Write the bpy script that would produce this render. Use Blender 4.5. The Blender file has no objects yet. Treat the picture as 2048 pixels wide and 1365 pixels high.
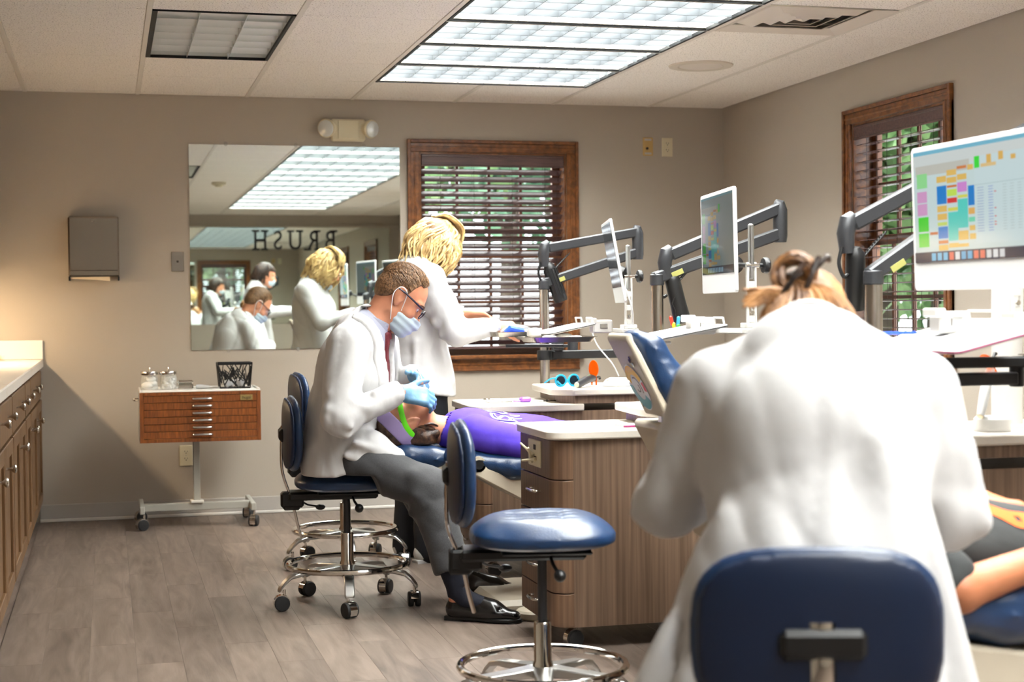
import bpy, bmesh, math, random
import numpy as np
from mathutils import Vector, Matrix
from mathutils.bvhtree import BVHTree
random.seed(7); RNG = np.random.RandomState(7)
S = bpy.context.scene; C = S.collection
PI = math.pi
def R_(d): return math.radians(d)
# ---------------------------------------------------------------- camera
CAM_H = 1.1743; YAW = 0.254749; PITCH = -0.0212297; ROLL = -0.0095218; FPX = 3104.95
cam = bpy.data.cameras.new('camera'); co = bpy.data.objects.new('camera', cam); C.objects.link(co)
_f = Vector((math.sin(YAW)*math.cos(PITCH), math.cos(YAW)*math.cos(PITCH), math.sin(PITCH)))
_r0 = Vector((math.cos(YAW), -math.sin(YAW), 0)); _u0 = _r0.cross(_f)
_r = math.cos(ROLL)*_r0 + math.sin(ROLL)*_u0; _u = -math.sin(ROLL)*_r0 + math.cos(ROLL)*_u0
mw = Matrix((( _r.x, _u.x, -_f.x, 0), (_r.y, _u.y, -_f.y, 0), (_r.z, _u.z, -_f.z, CAM_H), (0, 0, 0, 1)))
co.matrix_world = mw
cam.sensor_width = 36; cam.lens = 36*FPX/2048; cam.clip_start = .05; cam.clip_end = 200
cam.dof.use_dof = True; cam.dof.focus_distance = 6.1; cam.dof.aperture_fstop = 3.6
S.camera = co
# ---------------------------------------------------------------- world, exposure
w = bpy.data.worlds.new('world'); S.world = w; w.use_nodes = True
bg = w.node_tree.nodes['Background']; bg.inputs[0].default_value = (.86, .94, 1, 1); bg.inputs[1].default_value = 3.2
S.view_settings.view_transform = 'Standard'; S.view_settings.look = 'None'
S.view_settings.gamma = 1; S.view_settings.exposure = 0.36
try: S.view_settings.use_curve_mapping = False
except Exception: pass
sun = bpy.data.lights.new('sun', 'SUN'); sun.energy = 22.0; sun.angle = .05
so = bpy.data.objects.new('sun', sun); C.objects.link(so); so.rotation_euler = Vector((.22, -.62, -.75)).to_track_quat('-Z', 'Y').to_euler()
LIGHT_E = 27.0          # radiance of the ceiling diffusers
# ---------------------------------------------------------------- materials
def lin(c):
    return tuple(((v/255)/12.92 if v/255 <= .04045 else ((v/255+.055)/1.055)**2.4) for v in c[:3]) + (1,)
MATS = {}
def P(name, col, rough=.5, metal=0., col2=None, scale=(1, 1, 1), nscale=5., detail=4., bump=0., bscale=None, bvec=None,
      spec=.5, coat=0., trans=0., ior=1.45, sheen=0., sss=0., lo=.35, hi=.65, rand=0., emis=None, alpha=1., dist=0.):
    m = bpy.data.materials.new(name); m.use_nodes = True; nt = m.node_tree; N = nt.nodes; L = nt.links
    b = N['Principled BSDF']; I = b.inputs
    I['Base Color'].default_value = lin(col); I['Roughness'].default_value = rough; I['Metallic'].default_value = metal
    I['Specular IOR Level'].default_value = spec; I['Coat Weight'].default_value = coat
    I['Transmission Weight'].default_value = trans; I['IOR'].default_value = ior; I['Sheen Weight'].default_value = sheen
    I['Subsurface Weight'].default_value = sss; I['Alpha'].default_value = alpha
    if sss: I['Subsurface Radius'].default_value = (.01, .004, .002)
    tc = None
    def coord(vec):
        nonlocal tc
        if tc is None: tc = N.new('ShaderNodeTexCoord')
        mp = N.new('ShaderNodeMapping'); mp.inputs['Scale'].default_value = vec; L.new(tc.outputs['Object'], mp.inputs[0]); return mp
    src = None
    if col2 is not None:
        n = N.new('ShaderNodeTexNoise'); n.inputs['Scale'].default_value = nscale; n.inputs['Detail'].default_value = detail
        n.inputs['Distortion'].default_value = dist
        L.new(coord(scale).outputs[0], n.inputs['Vector'])
        if rand:
            oi = N.new('ShaderNodeObjectInfo'); n.noise_dimensions = '4D'
            mm = N.new('ShaderNodeMath'); mm.operation = 'MULTIPLY'; mm.inputs[1].default_value = 40
            L.new(oi.outputs['Random'], mm.inputs[0]); L.new(mm.outputs[0], n.inputs['W'])
        r = N.new('ShaderNodeValToRGB'); e = r.color_ramp.elements
        e[0].position = lo; e[1].position = hi; e[0].color = lin(col); e[1].color = lin(col2)
        L.new(n.outputs[0], r.inputs[0]); src = r.outputs[0]
        if rand:
            hs = N.new('ShaderNodeHueSaturation'); mr = N.new('ShaderNodeMapRange')
            mr.inputs[3].default_value = 1-rand; mr.inputs[4].default_value = 1+rand
            L.new(oi.outputs['Random'], mr.inputs[0]); L.new(mr.outputs[0], hs.inputs['Value']); L.new(src, hs.inputs['Color']); src = hs.outputs[0]
        L.new(src, I['Base Color'])
    if bump:
        n2 = N.new('ShaderNodeTexNoise'); n2.inputs['Scale'].default_value = bscale or nscale; n2.inputs['Detail'].default_value = 3
        L.new(coord(bvec or (1, 1, 1)).outputs[0], n2.inputs['Vector'])
        bp = N.new('ShaderNodeBump'); bp.inputs['Strength'].default_value = 1; bp.inputs['Distance'].default_value = bump
        L.new(n2.outputs[0], bp.inputs['Height']); L.new(bp.outputs[0], I['Normal'])
    if emis is not None:
        I['Emission Color'].default_value = lin(col); I['Emission Strength'].default_value = emis
    MATS[name] = m; return m
P('wall', (176, 166, 152), .7, bump=.0004, bscale=160)
P('ceil_back', (150, 142, 130), .9)
P('tile', (160, 150, 136), .95, col2=(247, 241, 232), nscale=150, detail=2, lo=.34, hi=.40, bump=.0012, bscale=230)
P('gridbar', (222, 215, 203), .5)
P('base', (172, 166, 158), .6); P('base_shoe', (210, 206, 198), .5)
P('plank', (86, 74, 66), .42, col2=(134, 118, 107), scale=(13, 1.5, 1), nscale=1.0, detail=8, dist=2.2, lo=.28, hi=.75, rand=.10, bump=.0003, bscale=3, bvec=(60, 3, 1))
P('cart_paint', (172, 170, 160), .4); P('shell_shaded', (13, 30, 58), .45)  # stool back navy, darkened to carry the shade on the backs
P('white_paint', (228, 226, 220), .45); P('black_gap', (14, 16, 17), .6)
P('blade', (84, 88, 91), .4, spec=.4); P('chrome_blade', (236, 238, 238), .28, 1.)
P('lamp_off', (222, 226, 224), .3, .4)
P('diffuser', (249, 251, 248), .5, emis=LIGHT_E)
P('vent', (214, 204, 192), .5); P('speaker', (206, 196, 180), .6)
P('trim', (92, 52, 24), .32, col2=(136, 84, 42), scale=(3, 3, 3), nscale=9, detail=6, dist=.6, coat=.25)
P('blind', (84, 64, 64), .24, col2=(100, 76, 74), scale=(3, 40, 40), nscale=2, coat=.3)
P('sash', (104, 62, 34), .35, coat=.2); P('cord', (60, 46, 40), .8)
P('glass', (255, 255, 255), .0, trans=1., ior=1.02, spec=.1)
P('clear', (240, 246, 246), .03, alpha=.16)
P('mirror', (232, 240, 234), .0, 1.); P('mirror_edge', (90, 120, 108), .2)
P('steel', (168, 160, 150), .24, 1., bump=.0001, bscale=300, bvec=(1, 60, 60)); P('chrome', (214, 210, 204), .08, 1.)
P('alu', (186, 186, 184), .28, 1.); P('nickel', (196, 190, 180), .22, 1.)
P('black', (18, 18, 19), .45); P('rubber', (34, 34, 35), .6); P('gunmetal', (52, 53, 56), .38, .25, bump=.0002, bscale=500)
P('ivory', (214, 204, 174), .45); P('gold_plate', (196, 164, 104), .4); P('slot', (52, 44, 34), .6)
P('cherry', (92, 46, 18), .38, col2=(158, 92, 42), scale=(13, 1, 1.2), nscale=3.0, detail=9, dist=3.2, lo=.28, hi=.78, coat=.2, rand=.06)
P('cab', (98, 70, 44), .42, col2=(114, 84, 54), scale=(3, 3, .6), nscale=6, detail=5)
P('quartz', (240, 236, 228), .22, col2=(206, 184, 150), scale=(1, 1.6, 2), nscale=3.2, detail=8, dist=2.2, lo=.62, hi=.74)
P('solid_top', (216, 211, 203), .3, col2=(222, 214, 202), nscale=160, detail=1, lo=.28, hi=.4)
P('laminate', (98, 78, 62), .45, col2=(136, 111, 92), scale=(38, 38, .7), nscale=2.4, detail=5, lo=.3, hi=.72)
P('laminate_front', (92, 68, 52), .42, col2=(126, 98, 76), scale=(30, 30, .7), nscale=2.4, detail=5, lo=.3, hi=.72)
P('vinyl', (18, 42, 74), .34, col2=(24, 51, 86), nscale=9, bump=.0006, bscale=260, coat=.15)
P('vinyl_dark', (13, 30, 58), .38, col2=(16, 36, 66), nscale=9, bump=.0004, bscale=260)
P('beige', (184, 174, 156), .45); P('offwhite', (188, 186, 181), .4); P('white', (198, 198, 197), .4)
P('screen_black', (10, 12, 14), .12)
P('paper', (214, 213, 214), .7)
P('coat', (192, 191, 191), .8, sheen=.1, bump=.003, bscale=14, bvec=(1, 1, .6))
P('coat_shade', (238, 236, 236), .8, sheen=.2)
P('shirt_grey', (150, 152, 168), .7); P('tie', (84, 16, 28), .5, col2=(106, 26, 36), nscale=300)
P('trousers', (46, 46, 48), .8, col2=(56, 56, 58), nscale=220, bump=.002, bscale=14, sheen=.2)
P('dark_cloth', (20, 21, 26), .8, bump=.002, bscale=16); P('sock', (16, 19, 32), .9); P('leather', (14, 13, 14), .22, coat=.3)
P('skin', (190, 126, 96), .48, col2=(204, 142, 112), nscale=14, sss=.12); P('skin_tan', (160, 98, 66), .5, col2=(174, 112, 78), nscale=12, sss=.12)
P('lips', (176, 98, 92), .45); P('eye', (30, 24, 22), .1); P('eye_white', (232, 228, 222), .15)
P('hair_brown', (84, 60, 40), .5, col2=(138, 102, 70), scale=(1, 1, .45), nscale=170, detail=3, bump=.004, bscale=110)
P('hair_blonde', (138, 104, 56), .45, col2=(216, 186, 128), nscale=26, detail=4, lo=.3, hi=.6, bump=.002, bscale=160)
P('hair_root_shade', (84, 60, 36), .5, col2=(130, 100, 62), nscale=40)  # dark roots, plus painted shade in the gaps between the blonde locks
P('hair_light', (92, 60, 34), .48, col2=(172, 124, 78), nscale=22, detail=4, bump=.002, bscale=140)
P('hair_dark', (30, 20, 16), .45, col2=(62, 42, 30), nscale=30, bump=.003, bscale=120)
P('hair_kid', (46, 30, 22), .45, col2=(92, 64, 44), scale=(1, 1, 1), nscale=60, bump=.002, bscale=140)
P('mask', (182, 198, 210), .8, bump=.0006, bscale=300); P('glove', (98, 140, 172), .45, bump=.0012, bscale=60); P('loop', (240, 240, 240), .7)
P('frame_navy', (24, 24, 48), .25); P('lens', (250, 250, 255), .0, trans=1., ior=1.05); P('lens_dark', (24, 40, 52), .1)
P('purple', (72, 48, 172), .85, col2=(80, 56, 184), nscale=8, bump=.002, bscale=18); P('lilac', (150, 132, 178), .8)
P('green_strap', (104, 224, 30), .5); P('tee_ink', (214, 210, 226), .8); P('tee_ink_grey', (120, 112, 136), .8)
P('charcoal', (42, 44, 44), .85, bump=.002, bscale=18); P('orange_ink', (232, 90, 30), .8)
P('orange_clear', (240, 104, 8), .15, trans=.55, ior=1.2); P('cyan_plastic', (30, 160, 200), .3); P('plum', (160, 100, 214), .4)
P('blue_pen', (28, 70, 210), .35); P('magenta', (150, 30, 96), .4); P('navy_bar', (52, 74, 128), .3, .6)
P('sticker_white', (222, 224, 230), .5); P('sticker_teal', (60, 148, 168), .5); P('sticker_yellow', (240, 186, 24), .5); P('sticker_red', (206, 30, 70), .5); P('sticker_line', (70, 50, 70), .5)
P('label_yellow', (150, 148, 84), .5); P('toy_red', (214, 60, 40), .4); P('toy_yellow', (220, 190, 50), .4); P('toy_blue', (60, 150, 190), .4); P('toy_green', (70, 160, 80), .4)
P('towel', (236, 216, 184), .85); P('cotton', (248, 246, 240), .95, bump=.003, bscale=70)
P('letter', (12, 12, 13), .5); P('plate_brass', (176, 152, 96), .35, .6)
P('leaf', (74, 112, 66), .6, col2=(150, 178, 122), nscale=3, rand=.1); P('leaf2', (58, 100, 78), .6, col2=(128, 166, 132), nscale=3); P('bark', (90, 78, 66), .9, col2=(60, 52, 46), nscale=8)
P('grass', (104, 138, 74), .9, col2=(140, 168, 96), nscale=2); P('concrete', (226, 226, 224), .9); P('siding', (176, 196, 196), .7); P('siding_trim', (226, 232, 230), .6)
P('warm_lamp', (255, 226, 186), .5, emis=100.)
# ---------------------------------------------------------------- mesh helpers
class MB:
    def __init__(s): s.v = []; s.f = []; s.mi = []; s.cur = 0; s.T = None
    def add(s, vs, fs):
        o = len(s.v)
        s.v += [tuple(s.T @ Vector(p)) if s.T is not None else tuple(p) for p in vs]
        s.f += [tuple(i+o for i in f) for f in fs]; s.mi += [s.cur]*len(fs); return s
    def convex(s, vs, fs):
        vs = [Vector(p) for p in vs]; c = sum(vs, Vector())/len(vs); out = []
        for f in fs:
            a, b, d = vs[f[0]], vs[f[1]], vs[f[2]]
            m = sum((vs[i] for i in f), Vector())/len(f)
            out.append(tuple(f) if (b-a).cross(d-a).dot(m-c) > 0 else tuple(reversed(f)))
        return s.add(vs, out)
    def box(s, c, size, b=.002, rot=None):
        h = [x/2 for x in size]; b = min([b]+[x*.9 for x in h]); vs = []; I = {}
        sg = (-1, 1)
        for sx in sg:
            for sy in sg:
                for sz in sg:
                    for a in range(3):
                        p = [sx*(h[0]-b), sy*(h[1]-b), sz*(h[2]-b)]; p[a] = (sx, sy, sz)[a]*h[a]
                        I[(sx, sy, sz, a)] = len(vs); vs.append(p)
        fs = []
        for a in range(3):
            o = [k for k in range(3) if k != a]
            for q in sg:
                r = []
                for p1, p2 in ((-1, -1), (1, -1), (1, 1), (-1, 1)):
                    t = [0, 0, 0]; t[a] = q; t[o[0]] = p1; t[o[1]] = p2; r.append(I[(t[0], t[1], t[2], a)])
                fs.append(r)
            for p1 in sg:
                for p2 in sg:
                    r = []
                    for q, k in ((-1, o[0]), (-1, o[1]), (1, o[1]), (1, o[0])):
                        t = [0, 0, 0]; t[a] = q; t[o[0]] = p1; t[o[1]] = p2; r.append(I[(t[0], t[1], t[2], k)])
                    fs.append(r)
        for sx in sg:
            for sy in sg:
                for sz in sg: fs.append([I[(sx, sy, sz, k)] for k in range(3)])
        M = rot if rot is not None else Matrix.Identity(3)
        return s.convex([Vector(c)+M @ Vector(p) for p in vs], fs)
    def b2(s, lo, hi, b=.002):
        return s.box([(a+c)/2 for a, c in zip(lo, hi)], [abs(c-a) for a, c in zip(lo, hi)], b)
    def tube(s, pts, r, n=10, closed=False, caps=True, flat=None):
        pts = [Vector(p) for p in pts]; N = len(pts); rs = r if isinstance(r, (list, tuple)) else [r]*N
        tan = []
        for i in range(N):
            a = pts[(i-1) % N] if (closed or i > 0) else pts[i]; b = pts[(i+1) % N] if (closed or i < N-1) else pts[i]
            tan.append((b-a).normalized())
        up = Vector((0, 0, 1)) if abs(tan[0].z) < .9 else Vector((1, 0, 0))
        x = (up - tan[0]*up.dot(tan[0])).normalized(); vs = []
        for i in range(N):
            x = (x - tan[i]*x.dot(tan[i])).normalized(); y = tan[i].cross(x)
            fx, fy = flat if flat else (1, 1)
            for k in range(n):
                a = 2*PI*k/n; vs.append(pts[i] + rs[i]*(math.cos(a)*x*fx + math.sin(a)*y*fy))
        fs = []
        for i in range(N if closed else N-1):
            j = (i+1) % N
            for k in range(n):
                l = (k+1) % n; fs.append((i*n+k, i*n+l, j*n+l, j*n+k))
        if caps and not closed:
            fs.append(tuple(reversed(range(n)))); fs.append(tuple((N-1)*n+k for k in range(n)))
        return s.add(vs, fs)
    def cyl(s, a, b, r, n=20, b_=.0, r2=None):
        a = Vector(a); b = Vector(b); r2 = r if r2 is None else r2
        if b_ > 0:
            d = (b-a).normalized(); return s.tube([a, a+d*b_, b-d*b_, b], [r-b_, r, r2, r2-b_], n)
        return s.tube([a, b], [r, r2], n)
    def lathe(s, prof, c=(0, 0, 0), n=24, M=None):
        M = M if M is not None else Matrix.Identity(3); c = Vector(c); vs = []; fs = []
        for r, z in prof:
            for k in range(n):
                a = 2*PI*k/n; vs.append(c + M @ Vector((r*math.cos(a), r*math.sin(a), z)))
        for i in range(len(prof)-1):
            for k in range(n):
                l = (k+1) % n; fs.append((i*n+k, i*n+l, (i+1)*n+l, (i+1)*n+k))
        fs.append(tuple(reversed(range(n)))); fs.append(tuple((len(prof)-1)*n+k for k in range(n)))
        return s.add(vs, fs)
    def torus(s, c, R, r, n=48, m=10, M=None):
        M = M if M is not None else Matrix.Identity(3)
        return s.tube([Vector(c)+M @ Vector((R*math.cos(2*PI*k/n), R*math.sin(2*PI*k/n), 0)) for k in range(n)], r, m, closed=True)
    def prism(s, poly, M, t, bev=0.):
        """poly: list of (u, v); M: 4x4 placing (u, v, w); extruded w = 0..t"""
        n = len(poly); P0 = [M @ Vector((u, v, 0)) for u, v in poly]; P1 = [M @ Vector((u, v, t)) for u, v in poly]
        fs = [tuple(range(n)), tuple(reversed(range(n, 2*n)))]
        for i in range(n): j = (i+1) % n; fs.append((i, n+i, n+j, j))
        return s.add(P0+P1, fs)
    def sphere(s, c, r, n=14, m=9, R=None):
        rr = r if isinstance(r, (list, tuple)) else (r, r, r); prof = []
        M = R if R is not None else Matrix.Identity(3); vs = []; fs = []
        for i in range(m+1):
            t = PI*(i+.0001)/(m+.0002)
            for k in range(n):
                a = 2*PI*k/n; vs.append(Vector(c)+M @ Vector((rr[0]*math.sin(t)*math.cos(a), rr[1]*math.sin(t)*math.sin(a), rr[2]*math.cos(t))))
        for i in range(m):
            for k in range(n):
                l = (k+1) % n; fs.append((i*n+k, (i+1)*n+k, (i+1)*n+l, i*n+l))
        fs.append(tuple(range(n))); fs.append(tuple(reversed(range(m*n, m*n+n))))
        return s.add(vs, fs)
    def mesh(s, name, mats, smooth=35):
        me = bpy.data.meshes.new(name); me.from_pydata(s.v, [], s.f)
        for m in (mats if isinstance(mats, (list, tuple)) else [mats]): me.materials.append(MATS[m] if isinstance(m, str) else m)
        me.polygons.foreach_set('material_index', s.mi)
        bm = bmesh.new(); bm.from_mesh(me); bmesh.ops.recalc_face_normals(bm, faces=bm.faces); bm.to_mesh(me); bm.free()
        if smooth:
            me.polygons.foreach_set('use_smooth', [True]*len(me.polygons)); me.set_sharp_from_angle(angle=R_(smooth))
        return me
BASE = {}
def obj(name, mb, mat='white', parent=None, loc=None, smooth=35, bev=0, world=False):
    """one mesh object. world=True: the mesh is in world coordinates, moved to the parent's frame"""
    me = mb if isinstance(mb, bpy.types.Mesh) else mb.mesh(name, mat, smooth)
    o = bpy.data.objects.new(name, me); C.objects.link(o)
    if parent is not None:
        o.parent = parent
        if world: me.transform(Matrix.Translation(-BASE.get(parent.name, Vector())))
        BASE[o.name] = BASE.get(parent.name, Vector())
    elif loc is not None:
        if world: me.transform(Matrix.Translation(-Vector(loc)))
        o.location = loc; BASE[o.name] = Vector(loc)
    if bev:
        m = o.modifiers.new('bevel', 'BEVEL'); m.width = bev; m.segments = 2; m.limit_method = 'ANGLE'; m.angle_limit = R_(40)
    return o
def tag(o, label, cat, group=None):
    o['label'] = label; o['category'] = cat
    if group: o['group'] = group
    return o
def thing(name, label, cat, loc=(0, 0, 0), rotz=0, group=None):
    o = bpy.data.objects.new(name, None); C.objects.link(o); o.empty_display_size = .05
    o.location = loc; o.rotation_euler = (0, 0, rotz); BASE[o.name] = Vector(loc)
    return tag(o, label, cat, group)
def struct(name, mb=None, mat='wall', parent=None, smooth=35):
    if mb is None:
        o = bpy.data.objects.new(name, None); C.objects.link(o); BASE[o.name] = Vector()
    else: o = obj(name, mb, mat, parent, smooth=smooth)
    if parent is None: o['kind'] = 'structure'
    return o
def dup(root, loc, rotz, label=None, group=None):
    def cp(o, par):
        c = o.copy(); C.objects.link(c)
        if par is not None: c.parent = par
        for ch in list(o.children): cp(ch, c)
        return c
    r = cp(root, None); r.location = loc; r.rotation_euler = (0, 0, rotz)
    if label: r['label'] = label
    if group: r['group'] = group
    return r
def link(name, me, parent, loc=(0, 0, 0), rot=(0, 0, 0)):
    o = bpy.data.objects.new(name, me); C.objects.link(o); o.parent = parent; o.location = loc; o.rotation_euler = rot; return o
def bez(pts, n=12):
    """Catmull-Rom through the points"""
    p = [Vector(q) for q in pts]; p = [p[0]*2-p[1]]+p+[p[-1]*2-p[-2]]; out = []
    for i in range(1, len(p)-2):
        for k in range(n):
            t = k/n; a, b, c, d = p[i-1:i+3]
            out.append(.5*((2*b)+(c-a)*t+(2*a-5*b+4*c-d)*t*t+(3*b-a-3*c+d)*t**3))
    return out+[p[-2]]
def rrect(w, h, r, n=6):
    out = []
    for cx, cy, a0 in ((w/2-r, h/2-r, 0), (-w/2+r, h/2-r, 90), (-w/2+r, -h/2+r, 180), (w/2-r, -h/2+r, 270)):
        for k in range(n+1):
            a = R_(a0+90*k/n); out.append((cx+r*math.cos(a), cy+r*math.sin(a)))
    return out
def MX(o, x, y, z):
    """4x4 with columns x, y, z and origin o"""
    return Matrix(((x[0], y[0], z[0], o[0]), (x[1], y[1], z[1], o[1]), (x[2], y[2], z[2], o[2]), (0, 0, 0, 1)))
def text_mesh(txt, size, ext, name):
    cu = bpy.data.curves.new(name, 'FONT'); cu.body = txt; cu.size = size; cu.extrude = ext; cu.align_x = 'CENTER'; cu.align_y = 'CENTER'
    o = bpy.data.objects.new(name, cu); C.objects.link(o)
    dg = bpy.context.evaluated_depsgraph_get(); me = bpy.data.meshes.new_from_object(o.evaluated_get(dg))
    bpy.data.objects.remove(o); return me
# ---------------------------------------------------------------- implicit surfaces (bodies, clothes, cushions)
def A(p): return np.array([float(q) for q in p], dtype=np.float64)
def rc(a, b, ra, rb=None, n=None, s=1.):
    """tapered capsule; n, s: thickness along n multiplied by s"""
    a = A(a); b = A(b); rb = ra if rb is None else rb; m = max(ra, rb)*max(1, s)
    ba = b-a; L2 = max(ba @ ba, 1e-9)
    if n is not None: n = A(n); n = n/np.linalg.norm(n)
    def f(X, Y, Z):
        px, py, pz = X-a[0], Y-a[1], Z-a[2]
        t = np.clip((px*ba[0]+py*ba[1]+pz*ba[2])/L2, 0, 1)
        wx, wy, wz = px-t*ba[0], py-t*ba[1], pz-t*ba[2]; q = wx*wx+wy*wy+wz*wz
        r = ra+(rb-ra)*t
        if n is None: return np.sqrt(q)-r
        wn = wx*n[0]+wy*n[1]+wz*n[2]; k = np.sqrt(q+wn*wn*(1/s**2-1))
        return (k-r)*(np.sqrt(q)+1e-6)/(k+1e-6)
    return (np.minimum(a, b)-m, np.maximum(a, b)+m, f)
def ell(c, r, R=None):
    c = A(c); r = A(r); Rm = np.array(R, dtype=float) if R is not None else np.eye(3); m = r.max()
    def f(X, Y, Z):
        px, py, pz = X-c[0], Y-c[1], Z-c[2]
        q = [Rm[i, 0]*px+Rm[i, 1]*py+Rm[i, 2]*pz for i in range(3)]
        k0 = np.sqrt(sum((q[i]/r[i])**2 for i in range(3))); k1 = np.sqrt(sum((q[i]/r[i]**2)**2 for i in range(3)))
        return k0*(k0-1)/np.maximum(k1, 1e-6)
    return (c-m, c+m, f)
def rbox(c, h, r, R=None):
    c = A(c); h = A(h); Rm = np.array(R, dtype=float) if R is not None else np.eye(3); m = np.linalg.norm(h)
    def f(X, Y, Z):
        px, py, pz = X-c[0], Y-c[1], Z-c[2]
        q = [np.abs(Rm[i, 0]*px+Rm[i, 1]*py+Rm[i, 2]*pz)-(h[i]-r) for i in range(3)]
        return np.sqrt(sum(np.maximum(u, 0)**2 for u in q))+np.minimum(np.maximum(np.maximum(q[0], q[1]), q[2]), 0)-r
    return (c-m, c+m, f)
def half(n, d):
    """the half space n.p > d is kept when intersected"""
    n = A(n); n = n/np.linalg.norm(n)
    return (None, None, lambda X, Y, Z: d-(n[0]*X+n[1]*Y+n[2]*Z))
class Vol:
    def __init__(s, lo, hi, res, fine=()):
        s.res = res; s.ax = []
        for a in range(3):
            x = lo[a]; out = [x]
            while x < hi[a]:
                r = res
                for (ax, p, q, rr) in fine:
                    if ax == a and p <= x <= q: r = min(r, rr)
                x += r; out.append(x)
            s.ax.append(np.array(out))
        s.f = np.full([len(q) for q in s.ax], 1., dtype=np.float32)
    def sub_(s, p, m):
        if p[0] is None: sl = [slice(0, len(q)) for q in s.ax]
        else: sl = [slice(max(0, np.searchsorted(q, p[0][i]-m)-1), np.searchsorted(q, p[1][i]+m)+1) for i, q in enumerate(s.ax)]
        X, Y, Z = s.ax[0][sl[0]][:, None, None], s.ax[1][sl[1]][None, :, None], s.ax[2][sl[2]][None, None, :]
        return tuple(sl), X, Y, Z
    def add(s, p, k=.02):
        sl, X, Y, Z = s.sub_(p, k+2*s.res)
        if 0 in s.f[sl].shape: return s
        d = p[2](X, Y, Z); g = s.f[sl]
        h = np.clip(.5+.5*(g-d)/k, 0, 1); s.f[sl] = g+(d-g)*h-k*h*(1-h); return s
    def cut(s, p, k=.004):
        sl, X, Y, Z = s.sub_(p, k+2*s.res); d = -p[2](X, Y, Z); g = s.f[sl]
        if 0 in g.shape: return s
        h = np.clip(.5-.5*(g-d)/k, 0, 1); s.f[sl] = g+(d-g)*h+k*h*(1-h); return s
    def keep(s, p, k=.004):
        X, Y, Z = s.ax[0][:, None, None], s.ax[1][None, :, None], s.ax[2][None, None, :]
        d = p[2](X, Y, Z); g = s.f; h = np.clip(.5-.5*(g-d)/k, 0, 1); s.f = (g+(d-g)*h+k*h*(1-h)).astype(np.float32); return s
    def disp(s, fn):
        X, Y, Z = s.ax[0][:, None, None], s.ax[1][None, :, None], s.ax[2][None, None, :]
        s.f = (s.f+fn(X, Y, Z)).astype(np.float32); return s
    def clone(s):
        c = Vol.__new__(Vol); c.res = s.res; c.ax = s.ax; c.f = s.f.copy(); return c
    def mesh(s, name, mat, smooth_it=0):
        f = s.f; f[0] = f[-1] = 1; f[:, 0] = f[:, -1] = 1; f[:, :, 0] = f[:, :, -1] = 1
        g = f < 0; n = np.array(f.shape)
        cnt = np.zeros(n-1, np.uint8); offs = [(i, j, k) for i in (0, 1) for j in (0, 1) for k in (0, 1)]
        for i, j, k in offs: cnt += g[i:n[0]-1+i, j:n[1]-1+j, k:n[2]-1+k]
        I = np.nonzero((cnt > 0) & (cnt < 8)); idx = np.full(n-1, -1, np.int64); idx[I] = np.arange(len(I[0]))
        V = {}; Pp = {}
        for o in offs:
            q = (I[0]+o[0], I[1]+o[1], I[2]+o[2]); V[o] = f[q]
            Pp[o] = np.stack([s.ax[a][q[a]] for a in range(3)], 1)
        acc = np.zeros((len(I[0]), 3)); w = np.zeros(len(I[0]))
        for o in offs:
            for a in range(3):
                if o[a] == 0:
                    o2 = list(o); o2[a] = 1; o2 = tuple(o2); va, vb = V[o], V[o2]; m = (va < 0) != (vb < 0)
                    t = va[m]/(va[m]-vb[m]); acc[m] += Pp[o][m]+t[:, None]*(Pp[o2][m]-Pp[o][m]); w[m] += 1
        verts = acc/w[:, None]; faces = []
        for a in range(3):
            sl0 = [slice(1, n[q]-1) for q in range(3)]; sl0[a] = slice(0, n[a]-1); sl1 = list(sl0); sl1[a] = slice(1, n[a])
            g0 = g[tuple(sl0)]; g1 = g[tuple(sl1)]; E = np.nonzero(g0 != g1)
            e = [E[q]+(0 if q == a else 1) for q in range(3)]; b, c = (a+1) % 3, (a+2) % 3
            def cell(db, dc):
                q = list(e); q[b] = e[b]-1+db; q[c] = e[c]-1+dc; return idx[tuple(q)]
            Q = np.stack([cell(0, 0), cell(1, 0), cell(1, 1), cell(0, 1)], 1)
            fl = ~g0[E]; Q[fl] = Q[fl][:, ::-1]; faces.append(Q)
        faces = np.concatenate(faces)
        for _ in range(smooth_it):
            a2 = np.zeros_like(verts); c2 = np.zeros(len(verts))
            for k in range(4):
                i, j = faces[:, k], faces[:, (k+1) % 4]
                np.add.at(a2, i, verts[j]); np.add.at(c2, i, 1); np.add.at(a2, j, verts[i]); np.add.at(c2, j, 1)
            verts = .5*verts+.5*a2/c2[:, None]
        me = bpy.data.meshes.new(name); nv, nf = len(verts), len(faces)
        me.vertices.add(nv); me.vertices.foreach_set('co', verts.ravel()); me.loops.add(nf*4); me.loops.foreach_set('vertex_index', faces.ravel())
        me.polygons.add(nf); me.polygons.foreach_set('loop_start', np.arange(0, nf*4, 4)); me.polygons.foreach_set('loop_total', np.full(nf, 4))
        me.update(calc_edges=True); me.validate()
        me.polygons.foreach_set('use_smooth', [True]*len(me.polygons))
        for m in (mat if isinstance(mat, (list, tuple)) else [mat]): me.materials.append(MATS[m])
        return me
def bounds(ps, m=.03):
    lo = np.min([p[0] for p in ps if p[0] is not None], 0)-m; hi = np.max([p[1] for p in ps if p[1] is not None], 0)+m; return lo, hi
def sdf(name, ps, mat, res=.008, k=.02, fine=(), cuts=(), keeps=(), disp=None, sm=1):
    lo, hi = bounds(ps); v = Vol(lo, hi, res, fine)
    for p in ps:
        if isinstance(p[2], tuple): pass
        v.add(p, k if len(p) < 4 else p[3])
    for p in cuts: v.cut(p)
    for p in keeps: v.keep(p)
    if disp: v.disp(disp)
    return v.mesh(name, mat, sm)
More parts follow.
